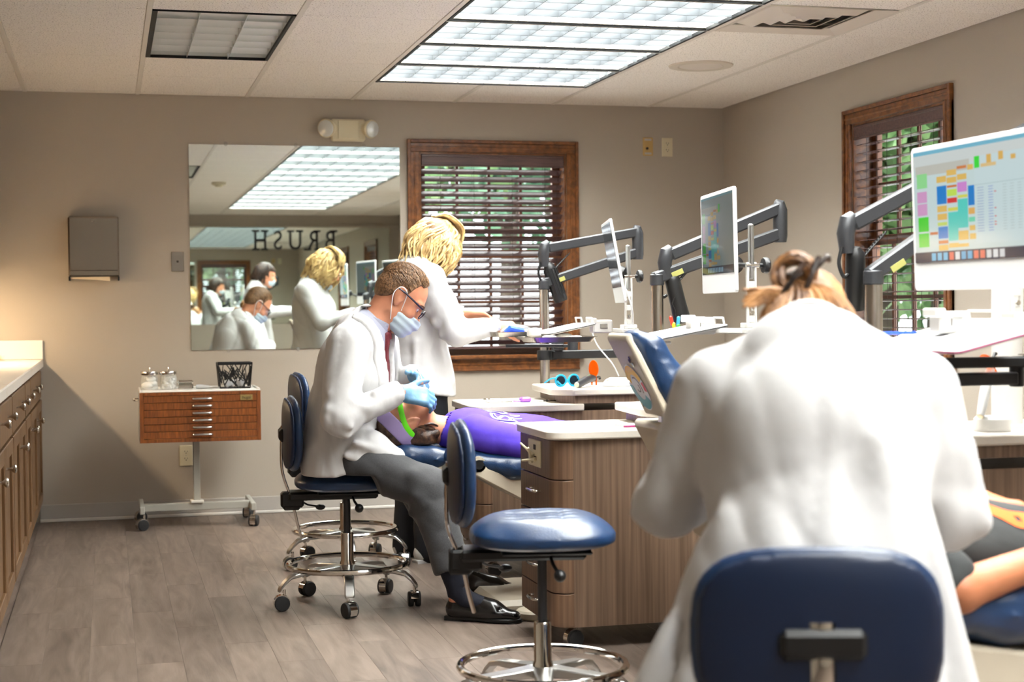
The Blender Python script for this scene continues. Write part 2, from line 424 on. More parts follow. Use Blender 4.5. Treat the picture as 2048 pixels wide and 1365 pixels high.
def folds(seed, amp, f0, stretch=(1, 1, 1), n=7):
    """cloth relief: creased, warped waves"""
    r = np.random.RandomState(seed); ks = [(r.normal(size=3)*np.array(stretch)*f0*(1+.35*i), r.rand()*6.28, 1/(1+.4*i)) for i in range(n)]
    def fn(X, Y, Z):
        t = 0
        wp = .03*np.sin(9*X+5*Z+seed)+.03*np.sin(11*Y-7*Z)
        for k, ph, a in ks: t = t+a*(2*np.sqrt(np.abs(np.sin(.5*(k[0]*(X+wp)+k[1]*(Y+wp)+k[2]*Z+ph)))+.004)-1.5)
        return -amp*t*.8
    return fn
# ================================================================ the room
D = 9.0456; XR = 3.7295; H = 2.404; XL = -.98; YF = -2.1; X0 = -.4266; G = .61; ROW0 = D-.715
def wall_holes(u0, u1, z0, z1, holes):
    """rectangles (u, z) of a wall around the holes"""
    us = sorted({u0, u1}|{h[0] for h in holes}|{h[1] for h in holes}); out = []
    for a, b in zip(us[:-1], us[1:]):
        cuts = sorted([(h[2], h[3]) for h in holes if h[0] <= a and h[1] >= b]); z = z0
        for c, d in cuts: out.append((a, b, z, c)); z = d
        out.append((a, b, z, z1))
    return out
WIN_B = (1.797, 2.704, .895, 2.105)                     # opening in the back wall: x, z
WIN_R = [(6.40, 7.32, 1.0-.105, 2.105), (2.35, 3.27, .895, 2.105), (-.35, .57, .895, 2.105)]
m = MB()
for a, b, c, d in wall_holes(XL-.15, XR+.15, 0, H+.25, [WIN_B]): m.b2((a, D, c), (b, D+.15, d), 0)
struct('wall_back', m, 'wall', smooth=0)
m = MB()
for a, b, c, d in wall_holes(YF-.15, D+.15, 0, H+.25, WIN_R): m.b2((XR, a, c), (XR+.15, b, d), 0)
struct('wall_right', m, 'wall', smooth=0)
struct('wall_left', MB().b2((XL-.15, YF-.15, 0), (XL, D+.15, H+.25), 0), 'wall', smooth=0)
struct('wall_front', MB().b2((XL-.15, YF-.15, 0), (XR+.15, YF, H+.25), 0), 'wall', smooth=0)
# floor: sub-floor and vinyl planks
fl = struct('floor', MB().b2((XL-.15, YF-.15, -.12), (XR+.15, D+.15, -.004), 0), 'plank', smooth=0)
PW, PL = .1525, .914
pm = MB().box((0, 0, -.003), (PW-.0004, PL-.0004, .006), .0004).mesh('plank', 'plank', 0)
short = {}
for i in range(27):
    x = -.38+PW*(i+.5); off = (i*.37 % 1)*PL
    y = D-off
    segs = []
    if off > .02: segs.append((y+off/2, off))
    while y > 2.4: segs.append((y-PL/2, PL)); y -= PL
    for yc, ln in segs:
        if x > 3.3 and yc < 4 : continue
        if abs(ln-PL) < 1e-6: link('plank', pm, fl, (x, yc, 0))
        else:
            k = round(ln, 3)
            if k not in short: short[k] = MB().box((0, 0, -.003), (PW-.0004, ln-.0004, .006), .0008).mesh('plank', 'plank', 0)
            link('plank', short[k], fl, (x, yc, 0))
# baseboards
def baseboard(name, lo, hi, sh_lo, sh_hi):
    b = struct(name, MB().b2(lo, hi, .003), 'base'); obj('shoe', MB().b2(sh_lo, sh_hi, .004), 'base_shoe', b)
baseboard('baseboard_back', (-.38, D-.012, .018), (XR, D, .098), (-.38, D-.02, 0), (XR-.02, D, .018))
baseboard('baseboard_right', (XR-.012, YF, .018), (XR, D-.012, .098), (XR-.02, YF, 0), (XR, D-.02, .018))
# ceiling: deck, tiles, grid bars
ce = struct('ceiling', MB().b2((XL-.15, YF-.15, H+.20), (XR+.15, D+.15, H+.22), 0), 'ceil_back', smooth=0)
TZ = H
def tile_mesh(w, l): return MB().box((0, 0, .005), (w, l, .010), .003).mesh('ceiling_tile', 'tile', 0)
cols = [(X0+G*(k-2), X0+G*(k-1)) for k in range(10)]
rows = [(D, ROW0+G)]+[(ROW0-G*(j-1), ROW0-G*j) for j in range(0, 19)]
TM = {}
TROF = [(1, 3), (1, 8)]                         # (column, first row) of the two-row troffers
occupied = set()
for c_, r_ in TROF: occupied |= {(c_, r_), (c_, r_+1)}
BIG = range(2, 17)
for j in BIG: occupied |= {(3, j), (4, j)}
VENTC = (5, 5); occupied.add(VENTC)
for ci, (xa, xb) in enumerate(cols):
    k = ci-2
    xa = max(xa, XL); xb = min(xb, XR)
    if xb-xa < .03: continue
    for rj, (ya, yb) in enumerate(rows):
        yb = max(yb, YF)
        if ya-yb < .03 or (k, rj) in occupied: continue
        w_, l_ = round(xb-xa-.022, 3), round(ya-yb-.004, 3)
        if (w_, l_) not in TM: TM[(w_, l_)] = tile_mesh(w_, l_)
        link('ceiling_tile', TM[(w_, l_)], ce, ((xa+xb)/2, (ya+yb)/2, H))
for k in range(-1, 8):
    x = X0+G*k
    if x > XL+.02 and x < XR-.02:
        segs = [(D, YF)] if k != 4 else [(D, rows[2][0]), (rows[16][1], YF)]
        for ya, yb in segs: obj('grid_bar', MB().b2((x-.0115, yb, H-.003), (x+.0115, ya, H+.008), .001), 'gridbar', ce, smooth=0)
# ---------------------------------------------------------------- ceiling lights
bl_x = MB().box((0, 0, 0), (1.16, .0025, .066), .001).mesh('louver_blade', 'blade', 0)
bl_y = MB().box((0, 0, 0), (.0025, .55, .066), .001).mesh('louver_blade', 'blade', 0)
def big_light(j, loc, label):
    t = thing('ceiling_light', label, 'ceiling light', loc, 0, 'bright ceiling light row')
    w_, l_ = 1.190, .607
    m = MB()
    for a, b in (((-w_/2, -l_/2, -.001), (w_/2, -l_/2+.002, .006)), ((-w_/2, l_/2-.002, -.001), (w_/2, l_/2, .006)),
                 ((-w_/2, -l_/2+.01, -.004), (-w_/2+.014, l_/2-.01, .012)), ((w_/2-.014, -l_/2+.01, -.004), (w_/2, l_/2-.01, .012))): m.b2(a, b, .001)
    obj('frame', m, 'black_gap', t, smooth=0)  # black strips stand for the shadow gap around the fixture
    m = MB().b2((-w_/2, -l_/2+.0025, -.003), (w_/2, -l_/2+.010, .006), .001)
    obj('trim_strip', m, 'white_paint', t, smooth=0)
    m = MB()
    for a, b in (((-.6, -.3005, .008), (.6, -.291, .145)), ((-.6, .291, .008), (.6, .3005, .145)), ((-.6, -.285, .012), (-.585, .285, .145)), ((.585, -.285, .012), (.6, .285, .145))): m.b2(a, b, .001)
    obj('housing', m, 'white_paint', t, smooth=0)
    obj('diffuser', MB().box((0, 0, .110), (1.17, .57, .006), .001), 'diffuser', t, smooth=0)
    for k in range(1, 4): link('louver_blade', bl_x, t, (0, -l_/2+.01+k*(l_-.02)/4, .035))
    for k in range(1, 8): link('louver_blade', bl_y, t, (-w_/2+.014+k*(w_-.028)/8, 0, .035))
    return t
XB = X0+G*4
first = None
ORD = ['nearest the back wall']+[w_+' from the back wall' for w_ in 'second third fourth fifth sixth seventh eighth ninth tenth eleventh twelfth thirteenth fourteenth fifteenth sixteenth'.split()]
for n_, j in enumerate(BIG):
    y = (rows[j][0]+rows[j][1])/2
    lb = 'wide bright louvered ceiling light%s, %s' % ('' if n_ < 5 else ' seen in the mirror', ORD[n_])
    if first is None: first = big_light(j, (XB, y, H), lb)
    else: dup(first, (XB, y, H), 0, lb)
def troffer(c_, r_, label):
    xa, xb = X0+G*c_, X0+G*(c_+1); ya, yb = rows[r_][0], rows[r_+1][1]
    t = thing('ceiling_light', label, 'ceiling light', ((xa+xb)/2, (ya+yb)/2, H), 0, 'dim troffers on the left')
    w_, l_ = G-.024, ya-yb-.02
    m = MB()
    for a, b in (((-w_/2, -l_/2, -.004), (w_/2, -l_/2+.008, .010)), ((-w_/2, l_/2-.008, -.004), (w_/2, l_/2, .010)),
                 ((-w_/2, -l_/2, -.004), (-w_/2+.022, l_/2, .010)), ((w_/2-.014, -l_/2, -.004), (w_/2, l_/2, .010))): m.b2(a, b, .001)
    obj('frame', m, 'black_gap', t, smooth=0)
    m = MB().b2((-w_/2, -l_/2, .075), (w_/2, l_/2, .085), .001)
    for s_ in (-1, 1): m.b2((s_*w_/2-.004, -l_/2, .01), (s_*w_/2+.004, l_/2, .08), .001); m.b2((-w_/2, s_*l_/2-.004, .01), (w_/2, s_*l_/2+.004, .08), .001)
    obj('housing', m, 'lamp_off', t, smooth=0)
    for s_ in (-.16, 0, .16): obj('tube_lamp', MB().cyl((s_, -l_/2+.02, .055), (s_, l_/2-.02, .055), .0125, 12), 'white_paint', t)
    # parabolic blades: thin below, wide above
    def blade(L, wtop):
        n = 6; vs = []
        for k in range(n+1):
            u = k/n; ww = .0015+wtop*u*u; vs += [(-L/2, -ww, .05*u), (L/2, -ww, .05*u), (-L/2, ww, .05*u), (L/2, ww, .05*u)]
        fs = []
        for k in range(n): a = 4*k; b = a+4; fs += [(a, a+1, b+1, b), (a+2, b+2, b+3, a+3)]
        fs += [(0, 2, 3, 1)]
        mm = MB(); mm.add(vs, fs); return mm
    bm_ = blade(w_-.04, .016).mesh('louver_blade', 'chrome_blade', 60)
    for k in range(1, 7): link('louver_blade', bm_, t, (0, -l_/2+.01+k*(l_-.02)/7, 0))
    bm2 = blade(l_-.02, .006).mesh('louver_blade', 'chrome_blade', 60)
    for k in (-1, 1): link('louver_blade', bm2, t, (k*w_/6, 0, 0), (0, 0, PI/2))
troffer(*TROF[0], 'unlit chrome louvered ceiling light at the upper left')
troffer(*TROF[1], 'unlit chrome louvered ceiling light seen only at the left edge of the mirror')
# air vent: square rings stepping up to a centre
xa, xb = X0+G*5, X0+G*6; ya, yb = rows[5][0], rows[5][1]
t = thing('air_vent', 'square beige four-way ceiling air vent right of the lights', 'vent', ((xa+xb)/2, (ya+yb)/2, H))
def ring(o, i, z0, z1, th=.003):
    """a sloped square collar from half width o at z0 to i at z1"""
    m = MB(); vs = []
    for hw, z in ((o, z0), (i, z1), (i, z1+th), (o, z0+th)):
        vs += [(-hw, -hw, z), (hw, -hw, z), (hw, hw, z), (-hw, hw, z)]
    fs = []
    for a in range(4):
        b = (a+1) % 4
        for k in range(4): l = (k+1) % 4; fs.append((4*a+k, 4*a+l, 4*b+l, 4*b+k))
    return m.add(vs, fs)
obj('frame', ring(.297, .235, -.004, .016), 'vent', t, smooth=0)
for o, i in ((.222, .165), (.152, .108), (.095, .060)): obj('ring', ring(o, i, .024, -.004), 'vent', t, smooth=0)
obj('center_plate', ring(.045, .004, .016, -.004), 'vent', t, smooth=0)
obj('duct_box', MB().b2((-.29, -.29, .05), (.29, .29, .054), 0), 'black_gap', t, smooth=0)
t = thing('ceiling_speaker', 'round cream ceiling speaker between light and right wall', 'speaker', (2.95, 7.45, H))
obj('rim', MB().lathe([(.165, 0), (.163, -.006), (.150, -.009), (.118, -.008), (.112, -.003), (.112, 0)], n=40), 'speaker', t)
obj('grille', MB().lathe([(.112, -.001), (.110, -.006), (.06, -.009), (.002, -.010)], n=40), 'vent', t)
t = thing('smoke_detector', 'small round yellowed smoke detector seen in the mirror ceiling', 'smoke detector', (1.05, 2.99, H))
obj('body', MB().lathe([(.07, 0), (.07, -.018), (.06, -.028)], n=28), 'ivory', t); obj('sensor', MB().lathe([(.04, -.028), (.034, -.045), (.002, -.047)], n=24), 'ivory', t)
# ---------------------------------------------------------------- windows with blinds
def window(n, M, W, zb, zt, blind_label, tilt, group):
    """M maps (u along the wall, v outwards, z). Opening u 0..W, z zb..zt."""
    wd = struct('window_%d' % n)
    def part(name, boxes, mat, b=.002, par=None):
        m = MB(); m.T = M
        for lo, hi in boxes: m.b2(lo, hi, b)
        return obj(name, m, mat, par or wd, smooth=0)
    cw = .073
    # moulded casing: stepped profile (flat, cove, back band)
    def casing(lo, hi, axis):
        m = MB(); m.T = M
        return m
    for s_, u in ((-1, 0), (1, W)):
        part('casing', [((u, -.016, zb-.02) if s_ > 0 else (u-cw, -.016, zb-.02), (u+cw, 0, zt) if s_ > 0 else (u, 0, zt)),
                        ((u+cw-.02, -.026, zb-.02) if s_ > 0 else (u-cw, -.026, zb-.02), (u+cw, 0, zt+cw) if s_ > 0 else (u-cw+.02, 0, zt+cw)),
                        ((u+.022, -.021, zb-.02) if s_ > 0 else (u-.034, -.021, zb-.02), (u+.034, 0, zt) if s_ > 0 else (u-.022, 0, zt))], 'trim', .003)
    part('casing', [((-cw+.02, -.016, zt), (W+cw-.02, 0, zt+cw-.02)), ((-cw+.02, -.026, zt+cw-.02), (W+cw-.02, 0, zt+cw)), ((-cw+.02, -.021, zt+.022), (W+cw-.02, 0, zt+.034))], 'trim', .003)
    part('sill', [((-cw-.02, -.05, zb-.025), (W+cw+.02, 0, zb)), ((0, 0, zb-.025), (W, .10, zb))], 'trim', .006)
    part('apron', [((-cw, -.016, zb-.095), (W+cw, 0, zb-.025)), ((-cw, -.022, zb-.06), (W+cw, 0, zb-.045)), ((-cw, -.022, zb-.095), (W+cw, 0, zb-.084))], 'trim', .003)
    part('jamb', [((0, 0, zb), (.012, .15, zt)), ((W-.012, 0, zb), (W, .15, zt)), ((0, 0, zt-.012), (W, .15, zt))], 'trim')
    zm = zb+(zt-zb)*.50
    for k, (z0, z1, v) in enumerate(((zb, zm+.02, .095), (zm-.02, zt-.012, .125))):
        s0, s1 = .012, W-.012
        part('sash', [((s0, v-.015, z0), (s0+.045, v+.015, z1)), ((s1-.045, v-.015, z0), (s1, v+.015, z1)),
                      ((s0+.045, v-.015, z0), (s1-.045, v+.015, z0+.05)), ((s0+.045, v-.015, z1-.042), (s1-.045, v+.015, z1))], 'sash')
        a, b, c, d = s0+.045, s1-.045, z0+.05, z1-.042
        for i in range(1, 4): uu = a+(b-a)*i/4; part('muntin', [((uu-.009, v-.01, c), (uu+.009, v+.01, d))], 'sash', .003)
        zz = (c+d)/2
        part('muntin', [((a, v-.009, zz-.009), (b, v+.009, zz+.009))], 'sash', .003)
        for i in range(4):
            for q in range(2):
                part('pane', [((a+(b-a)*i/4+.009, v-.002, c if q == 0 else zz+.009), (a+(b-a)*(i+1)/4-.009, v+.002, zz-.009 if q == 0 else d))], 'glass', 0)
    # the blind: valance, head rail, slats, cords, bottom rail
    bt = thing('window_blind', blind_label, 'blind', M @ Vector((W/2, .03, zt)), 0, group); b0 = BASE[bt.name]
    def bpart(name, fn, mat, smooth=35):
        m = MB(); m.T = Matrix.Translation(-b0) @ M; fn(m); return obj(name, m, mat, bt, smooth=smooth)
    bpart('valance', lambda m: (m.b2((.014, .000, zt-.085), (W-.014, .012, zt-.014), .004), m.b2((.014, -.004, zt-.030), (W-.014, .004, zt-.014), .003), m.b2((.014, -.004, zt-.085), (W-.014, .004, zt-.074), .003)), 'blind')
    z = zt-.11; sl = []
    n_s = int((z-(zb+.05))/.0445)+1
    # one slat: slightly crowned strip
    def slat(m):
        prof = [(-.025, -.0022), (-.0125, .0002), (0, .0012), (.0125, .0002), (.025, -.0022)]; vs = []
        ct, st = math.cos(tilt), math.sin(tilt)
        for u in (.018, W-.018):
            for dz in (.0014, -.0014):
                for v, h in prof: vs.append((u, .04+v*ct-(h+dz)*st, v*st+(h+dz)*ct))
        fs = []
        for k in range(4): fs += [(k, k+1, 11+k, 10+k), (5+k, 15+k, 16+k, 6+k)]
        fs += [(0, 10, 15, 5), (4, 9, 19, 14), (0, 5, 6, 7, 8, 9, 4, 3, 2, 1), (10, 11, 12, 13, 14, 19, 18, 17, 16, 15)]
        m.add(vs, fs)
    mm = MB(); Mr = M.to_3x3().to_4x4(); mm.T = Mr; slat(mm); sm_ = mm.mesh('slat', 'blind', 30)
    o0 = M @ Vector((0, 0, 0))
    for k in range(n_s): link('slat', sm_, bt, Vector((o0.x, o0.y, z-.0445*k))-b0)
    zl = z-.0445*(n_s-1)-.03
    bpart('bottom_rail', lambda m: m.b2((.018, .018, zl-.012), (W-.018, .062, zl+.006), .003), 'blind')
    for uu in (.13, W*.37, W*.63, W-.13):
        bpart('ladder_cord', lambda m: (m.cyl((uu, .013, zl), (uu, .013, zt-.03), .0012, 5), m.cyl((uu, .067, zl), (uu, .067, zt-.03), .0012, 5)), 'cord')
    bpart('pull_cord', lambda m: (m.cyl((W-.06, .008, zb+.55), (W-.06, .008, zt-.03), .0014, 5), m.lathe([(.002, 0), (.007, .005), (.006, .03), (.002, .04)], (W-.06, .008, zb+.515), 8)), 'cord')
    return wd
window(1, MX((WIN_B[0], D, 0), (1, 0, 0), (0, 1, 0), (0, 0, 1)), WIN_B[1]-WIN_B[0], WIN_B[2], WIN_B[3], 'dark wooden slat blind in the back wall window', R_(-33), 'wooden window blinds')
for n_, (a, b, c, d) in enumerate(WIN_R):
    window(2+n_, MX((XR, b, 0), (0, -1, 0), (1, 0, 0), (0, 0, 1)), b-a, c, d,
           ['open dark slat blind in the right wall window beside the monitor', 'dark slat blind in the right wall window outside the frame, nearer the camera', 'dark slat blind in the right wall window farthest toward the camera'][n_], R_([-3, -27, -27][n_]), 'wooden window blinds')
# ---------------------------------------------------------------- front wall: the big mirror with letters, seen in the back wall mirror
t = thing('wall_mirror', 'wide mirror with BRUSH letters on the wall behind the camera', 'mirror', (1.4, YF, 1.0))
obj('glass', MB().b2((-2.2, .001, 0), (2.2, .007, 1.245), 0), 'mirror', t, smooth=0)
LET = 'BRUSH'
for i, ch in enumerate(LET):
    me = text_mesh(ch, .26, .012, 'letter'); me.materials.append(MATS['letter'])
    xs = [v.co.x for v in me.vertices]; cx = (max(xs)+min(xs))/2; ys = [v.co.y for v in me.vertices]
    h_ = max(ys)-min(ys)
    for v in me.vertices: v.co.x = (v.co.x-cx)*1.0; v.co.y = (v.co.y-(max(ys)+min(ys))/2)*.245/h_
    # slab serifs
    mb = MB(); w_ = (max(xs)-min(xs))
    foot = {'B': [], 'R': [(-w_/2, -1), (w_/2, -1)], 'U': [(-w_/2+.02, 1), (w_/2-.02, 1)], 'S': [], 'H': [(-w_/2+.02, 1), (w_/2-.02, 1), (-w_/2+.02, -1), (w_/2-.02, -1)]}[ch]
    if ch in 'BR': foot = foot+[(-w_/2+.01, 1)]
    if ch == 'B': foot = foot+[(-w_/2+.01, -1)]
    for x_, s_ in foot: mb.b2((x_-.045, s_*.1175-.012, -.012), (x_+.045, s_*.1175+.012, .012), .002)
    bm = bmesh.new(); bm.from_mesh(me)
    if mb.v:
        m2 = mb.mesh('serif', 'letter', 0); bm.from_mesh(m2)
    bm.to_mesh(me); bm.free()
    lo = tag(obj('wall_letter', me), 'black capital letter %s of BRUSH on the far mirror, seen reversed' % ch, 'letter', 'letters spelling BRUSH')
    px = 2.93-.115-i*.2245
    lo.matrix_world = MX((px, YF+.02, 2.078), (-1, 0, 0), (0, 0, 1), (0, 1, 0))
# soffit line above the mirror
struct('trim_1', MB().b2((XL, YF, 2.248), (XR, YF+.03, 2.278), .003), 'wall')
# ---------------------------------------------------------------- outside
g = struct('trim_2', MB().b2((-14, D+.3, -.6), (30, 60, -.35), 0), 'concrete', smooth=0); g['kind'] = 'structure'
g.name = 'ground'
tag(obj('lawn', MB().b2((-10, D+9, -.35), (30, 50, -.28), 0), 'grass', smooth=0), 'strip of green lawn outside beyond the pavement', 'lawn')
g2 = struct('ground', MB().b2((XR+.3, -8, -.6), (30, D+.3, -.35), 0), 'concrete', smooth=0)
def tree(x, y, h, r, zlo, n, mat, label, seed):
    rs = np.random.RandomState(seed); t = thing('tree', label, 'tree', (x, y, -.3), 0, 'trees outside the windows')
    m = MB(); m.tube([(0, 0, 0), (.05, .03, h*.35), (-.04, .02, h*.7)], [.16, .11, .04], 8)
    for k in range(7):
        a = rs.rand()*6.28; z = h*(.3+.08*k); m.tube([(0, 0, z), (math.cos(a)*r*.4, math.sin(a)*r*.4, z+.4), (math.cos(a)*r*.8, math.sin(a)*r*.8, z+.9)], [.05, .03, .01], 5)
    obj('trunk', m, 'bark', t)
    c = rs.normal(size=(n, 3)); c /= np.linalg.norm(c, axis=1)[:, None]; c *= (rs.rand(n, 1)**.4)
    blob = rs.normal(size=(24, 3))*.55; c = c*.55+blob[rs.randint(0, 24, n)]*.6
    c = c*np.array([r, r, (h-zlo)/2*.9])+np.array([0, 0, (h+zlo)/2])
    a = rs.normal(size=(n, 3)); a /= np.linalg.norm(a, axis=1)[:, None]; b = np.cross(a, rs.normal(size=(n, 3))); b /= np.linalg.norm(b, axis=1)[:, None]
    s = (.09+.10*rs.rand(n, 1)); vs = np.stack([c-a*s, c-b*s*.5, c+a*s, c+b*s*.5], 1).reshape(-1, 3)
    me = bpy.data.meshes.new('foliage'); me.from_pydata(vs.tolist(), [], [tuple(range(4*i, 4*i+4)) for i in range(n)]); me.materials.append(MATS[mat])
    f = obj('foliage', me, parent=t); f['kind'] = 'stuff'
k = 0
for x, y, h, r, zlo, mat in [(3.2, 20, 7.5, 2.2, 2.6, 'leaf'), (5.4, 18, 8, 2.0, 2.3, 'leaf2'), (7.6, 22, 9, 2.8, 2.8, 'leaf'), (1.2, 24, 8, 2.5, 3.0, 'leaf2'), (4.4, 27, 10, 3.0, 3.0, 'leaf2'), (2.6, 15, 6, 1.5, 1.9, 'leaf'), (4.0, 15.5, 6, 1.6, 1.9, 'leaf2')]:
    tree(x, y, h, r, zlo, 3600, mat, ['green tree behind the left half of the back window', 'blue-green tree behind the middle of the back window', 'bright green tree behind the right half of the back window', 'blue-green tree at the far left behind the back window', 'tall far tree behind the back window', 'bright tree close behind the back window top', 'blue-green tree close behind the back window top'][k], 30+k); k += 1
for x, y, h, r, zlo, mat in [(7.6, 10.2, 5.0, 1.5, -.2, 'leaf'), (9.6, 12.0, 6, 1.8, .2, 'leaf2'), (8.4, 14.6, 6, 1.9, .2, 'leaf'), (6.6, 12.4, 5, 1.2, .6, 'leaf')]:
    tree(x, y, h, r, zlo, 2600, mat, ['bright leafy tree nearest the right wall window', 'blue-green tree outside the right wall window', 'bright tree farther behind the right wall window', 'small bright tree beside the pale clapboard building'][k-7], 50+k); k += 1
t = thing('clapboard_building', 'pale clapboard building seen through the left part of the right window', 'building', (5.0, 11.2, -.35))  # clapboard building outside, read as this building's own wing
for k in range(28): obj('clapboard', MB().box((0, 0, .1+k*.125), (.9, .03, .13), .004, Matrix.Rotation(R_(6), 3, 'X')), 'siding', t, smooth=0)
obj('corner_board', MB().b2((.42, -.05, 0), (.52, .08, 3.6), .004), 'siding_trim', t, smooth=0)
obj('corner_board', MB().b2((-.52, -.05, 0), (-.42, .08, 3.6), .004), 'siding_trim', t, smooth=0)
obj('wall', MB().b2((-.45, .03, 0), (.45, 1.2, 3.6), .01), 'siding_trim', t, smooth=0)
# ================================================================ things on the back wall
t = thing('wall_mirror', 'frameless square mirror on the back wall left of the window', 'mirror', (1.07, D, .951))
obj('glass', MB().b2((-.609, -.0065, 0), (.609, -.0055, 1.176), 0), 'mirror', t, smooth=0)
obj('backing', MB().b2((-.609, -.0054, 0), (.609, -.0005, 1.176), 0), 'mirror_edge', t, smooth=0)
for x, z in ((-.40, 1.18), (.0, 1.18), (.40, 1.18), (-.40, -.004), (.0, -.004), (.40, -.004)):
    obj('clip', MB().b2((x-.009, -.012, z-.012), (x+.009, 0, z+.012), .003), 'clear', t)
t = thing('emergency_light', 'cream emergency light box with two lamp heads above mirror', 'emergency light', (1.372, D, 2.155))
obj('case', MB().b2((-.10, -.05, 0), (.10, 0, .128), .01), 'ivory', t)
obj('cover', MB().b2((-.062, -.056, .012), (.062, -.048, .122), .004), 'ivory', t)
for s_ in (-1, 1):
    Mr = Matrix.Rotation(R_(34*s_), 3, 'Z') @ Matrix.Rotation(R_(100), 3, 'X')
    c = Vector((s_*.125, -.055, .072))
    h = obj('lamp_head', MB().lathe([(.016, -.05), (.04, -.035), (.053, .0), (.055, .012), (.05, .018)], c, 24, Mr), 'ivory', t)
    obj('lens', MB().lathe([(.05, .014), (.046, .026), (.03, .034), (.002, .038)], c, 24, Mr), 'lamp_off', h)
t = thing('towel_dispenser', 'brushed steel paper towel dispenser on the back wall at left', 'towel dispenser', (-.068, D, 1.349))
obj('cabinet', MB().b2((-.137, -.10, .022), (.137, 0, .357), .008), 'steel', t)
obj('door_panel', MB().b2((-.131, -.106, .055), (.131, -.099, .350), .004), 'steel', t)
obj('lock', MB().lathe([(.008, 0), (.008, .006), (.005, .009)], (-.004, -.106, .333), 12, Matrix.Rotation(R_(90), 3, 'X')), 'chrome', t)
obj('lip', MB().b2((-.137, -.10, 0), (-.128, 0, .024), .002).b2((.128, -.10, 0), (.137, 0, .024), .002), 'black', t)
tag(obj('paper_towel', MB().add([(-.205+.068-.0, 0, 0)], [])if 0 else MB().prism([(-.127, .02), (.085, .026), (.085, .0), (.0, .008), (-.127, .014)], MX((0, 0, 0), (1, 0, 0), (0, 0, 1), (0, 1, 0)), .055), 'towel', loc=(-.068, D-.085, 1.347)),
    'folded cream paper towel hanging from the steel dispenser', 'paper towel')
def plate(name, label, cat, x, z, w, h, mat, kind, group=None):
    t = thing(name, label, cat, (x, D, z), 0, group)
    obj('plate', MB().b2((-w/2, -.006, -h/2), (w/2, 0, h/2), .003), mat, t)
    if kind == 'outlet':
        for s_ in (-1, 1):
            r = obj('receptacle', MB().prism(rrect(.034, .028, .011), MX((0, -.0058, s_*.02), (1, 0, 0), (0, 0, 1), (0, -1, 0)), .002), mat, t)
            obj('slots', MB().b2((-.0085, -.0085, s_*.02), (-.0060, -.0078, s_*.02+.009), 0).b2((.0060, -.0085, s_*.02), (.0085, -.0078, s_*.02+.008), 0).cyl((0, -.0085, s_*.02-.006), (0, -.0078, s_*.02-.006), .003, 10), 'slot', r)
        obj('screw', MB().cyl((0, -.0078, 0), (0, -.006, 0), .003, 10), 'alu', t)
    elif kind == 'jack':
        obj('jack', MB().b2((-.006, -.0075, -.006), (.006, -.0055, .006), .001), 'slot', t)
        for s_ in (-1, 1): obj('screw', MB().cyl((0, -.0085, s_*.041), (0, -.006, s_*.041), .0035, 10), 'chrome', t)
    else:
        obj('knob', MB().lathe([(.008, 0), (.0075, .006), (.005, .007)], (-.006, -.006, -.012), 14, Matrix.Rotation(R_(90), 3, 'X')), 'slot', t)
        for s_ in (-1, 1): obj('label_strip', MB().b2((-.022, -.0068, s_*.042-.006), (.022, -.0058, s_*.042+.006), .0005), 'offwhite', t)
plate('wall_jack', 'small steel phone jack plate left of the mirror', 'wall plate', .391, 1.457, .07, .114, 'steel', 'jack')
plate('wall_outlet', 'ivory outlet low on the wall behind the cart', 'outlet', .4235, .349, .074, .119, 'ivory', 'outlet')
plate('wall_control', 'golden wall plate with small dark knob right of the window', 'wall plate', 3.2295, 2.159, .066, .112, 'gold_plate', 'knob')
plate('wall_outlet', 'ivory double outlet high on the wall near the corner', 'outlet', 3.3555, 2.157, .071, .116, 'ivory', 'outlet')
# ================================================================ left base cabinets
FX = -.38
def knob(m, x, y, z):
    m.lathe([(.006, 0), (.005, .012), (.007, .018), (.0155, .026), (.0165, .031), (.012, .036), (.003, .038)], (x, y, z), 14, Matrix.Rotation(R_(90), 3, 'Y'))
def base_cabinet(y0, y1, doors, drawer_knobs, label):
    t = thing('base_cabinet', label, 'cabinet', (FX, (y0+y1)/2, 0), 0, 'brown cabinets along the left wall')
    obj('body', MB().b2((XL+.005, y0+.001, .10), (FX-.02, y1-.001, .862), .001).b2((XL+.03, y0+.001, 0), (FX-.07, y1-.001, .10), .001), 'cab', t, world=True, smooth=0)
    obj('face_frame', MB().b2((FX-.02, y0+.001, .10), (FX-.001, y0+.035, .862), .001).b2((FX-.02, y1-.035, .10), (FX-.001, y1-.001, .862), .001).b2((FX-.02, y0+.035, .825), (FX-.001, y1-.035, .862), .001).b2((FX-.02, y0+.035, .675), (FX-.001, y1-.035, .71), .001).b2((FX-.02, y0+.035, .10), (FX-.001, y1-.035, .14), .001), 'cab', t, world=True, smooth=0)
    dr = obj('drawer', MB().b2((FX-.001, y0+.02, .700), (FX+.017, y1-.02, .850), .004), 'cab', t, world=True)
    for yk in drawer_knobs:
        m = MB(); knob(m, FX+.017, yk, .79); obj('knob', m, 'nickel', dr, world=True)
    n = len(doors); yy = y0+.02; w_ = (y1-y0-.04)/n
    for i, side in enumerate(doors):
        a, b = yy+i*w_+.0015, yy+(i+1)*w_-.0015
        d = obj('door', MB().b2((FX-.001, a, .12), (FX+.019, a+.058, .69), .003).b2((FX-.001, b-.058, .12), (FX+.019, b, .69), .003).b2((FX-.001, a+.058, .632), (FX+.019, b-.058, .69), .003).b2((FX-.001, a+.058, .12), (FX+.019, b-.058, .178), .003), 'cab', t, world=True)
        obj('panel', MB().b2((FX-.001, a+.056, .176), (FX+.008, b-.056, .634), .004), 'cab', d, world=True)
        m = MB(); knob(m, FX+.019, b-.03 if side > 0 else a+.03, .61); obj('knob', m, 'nickel', d, world=True)
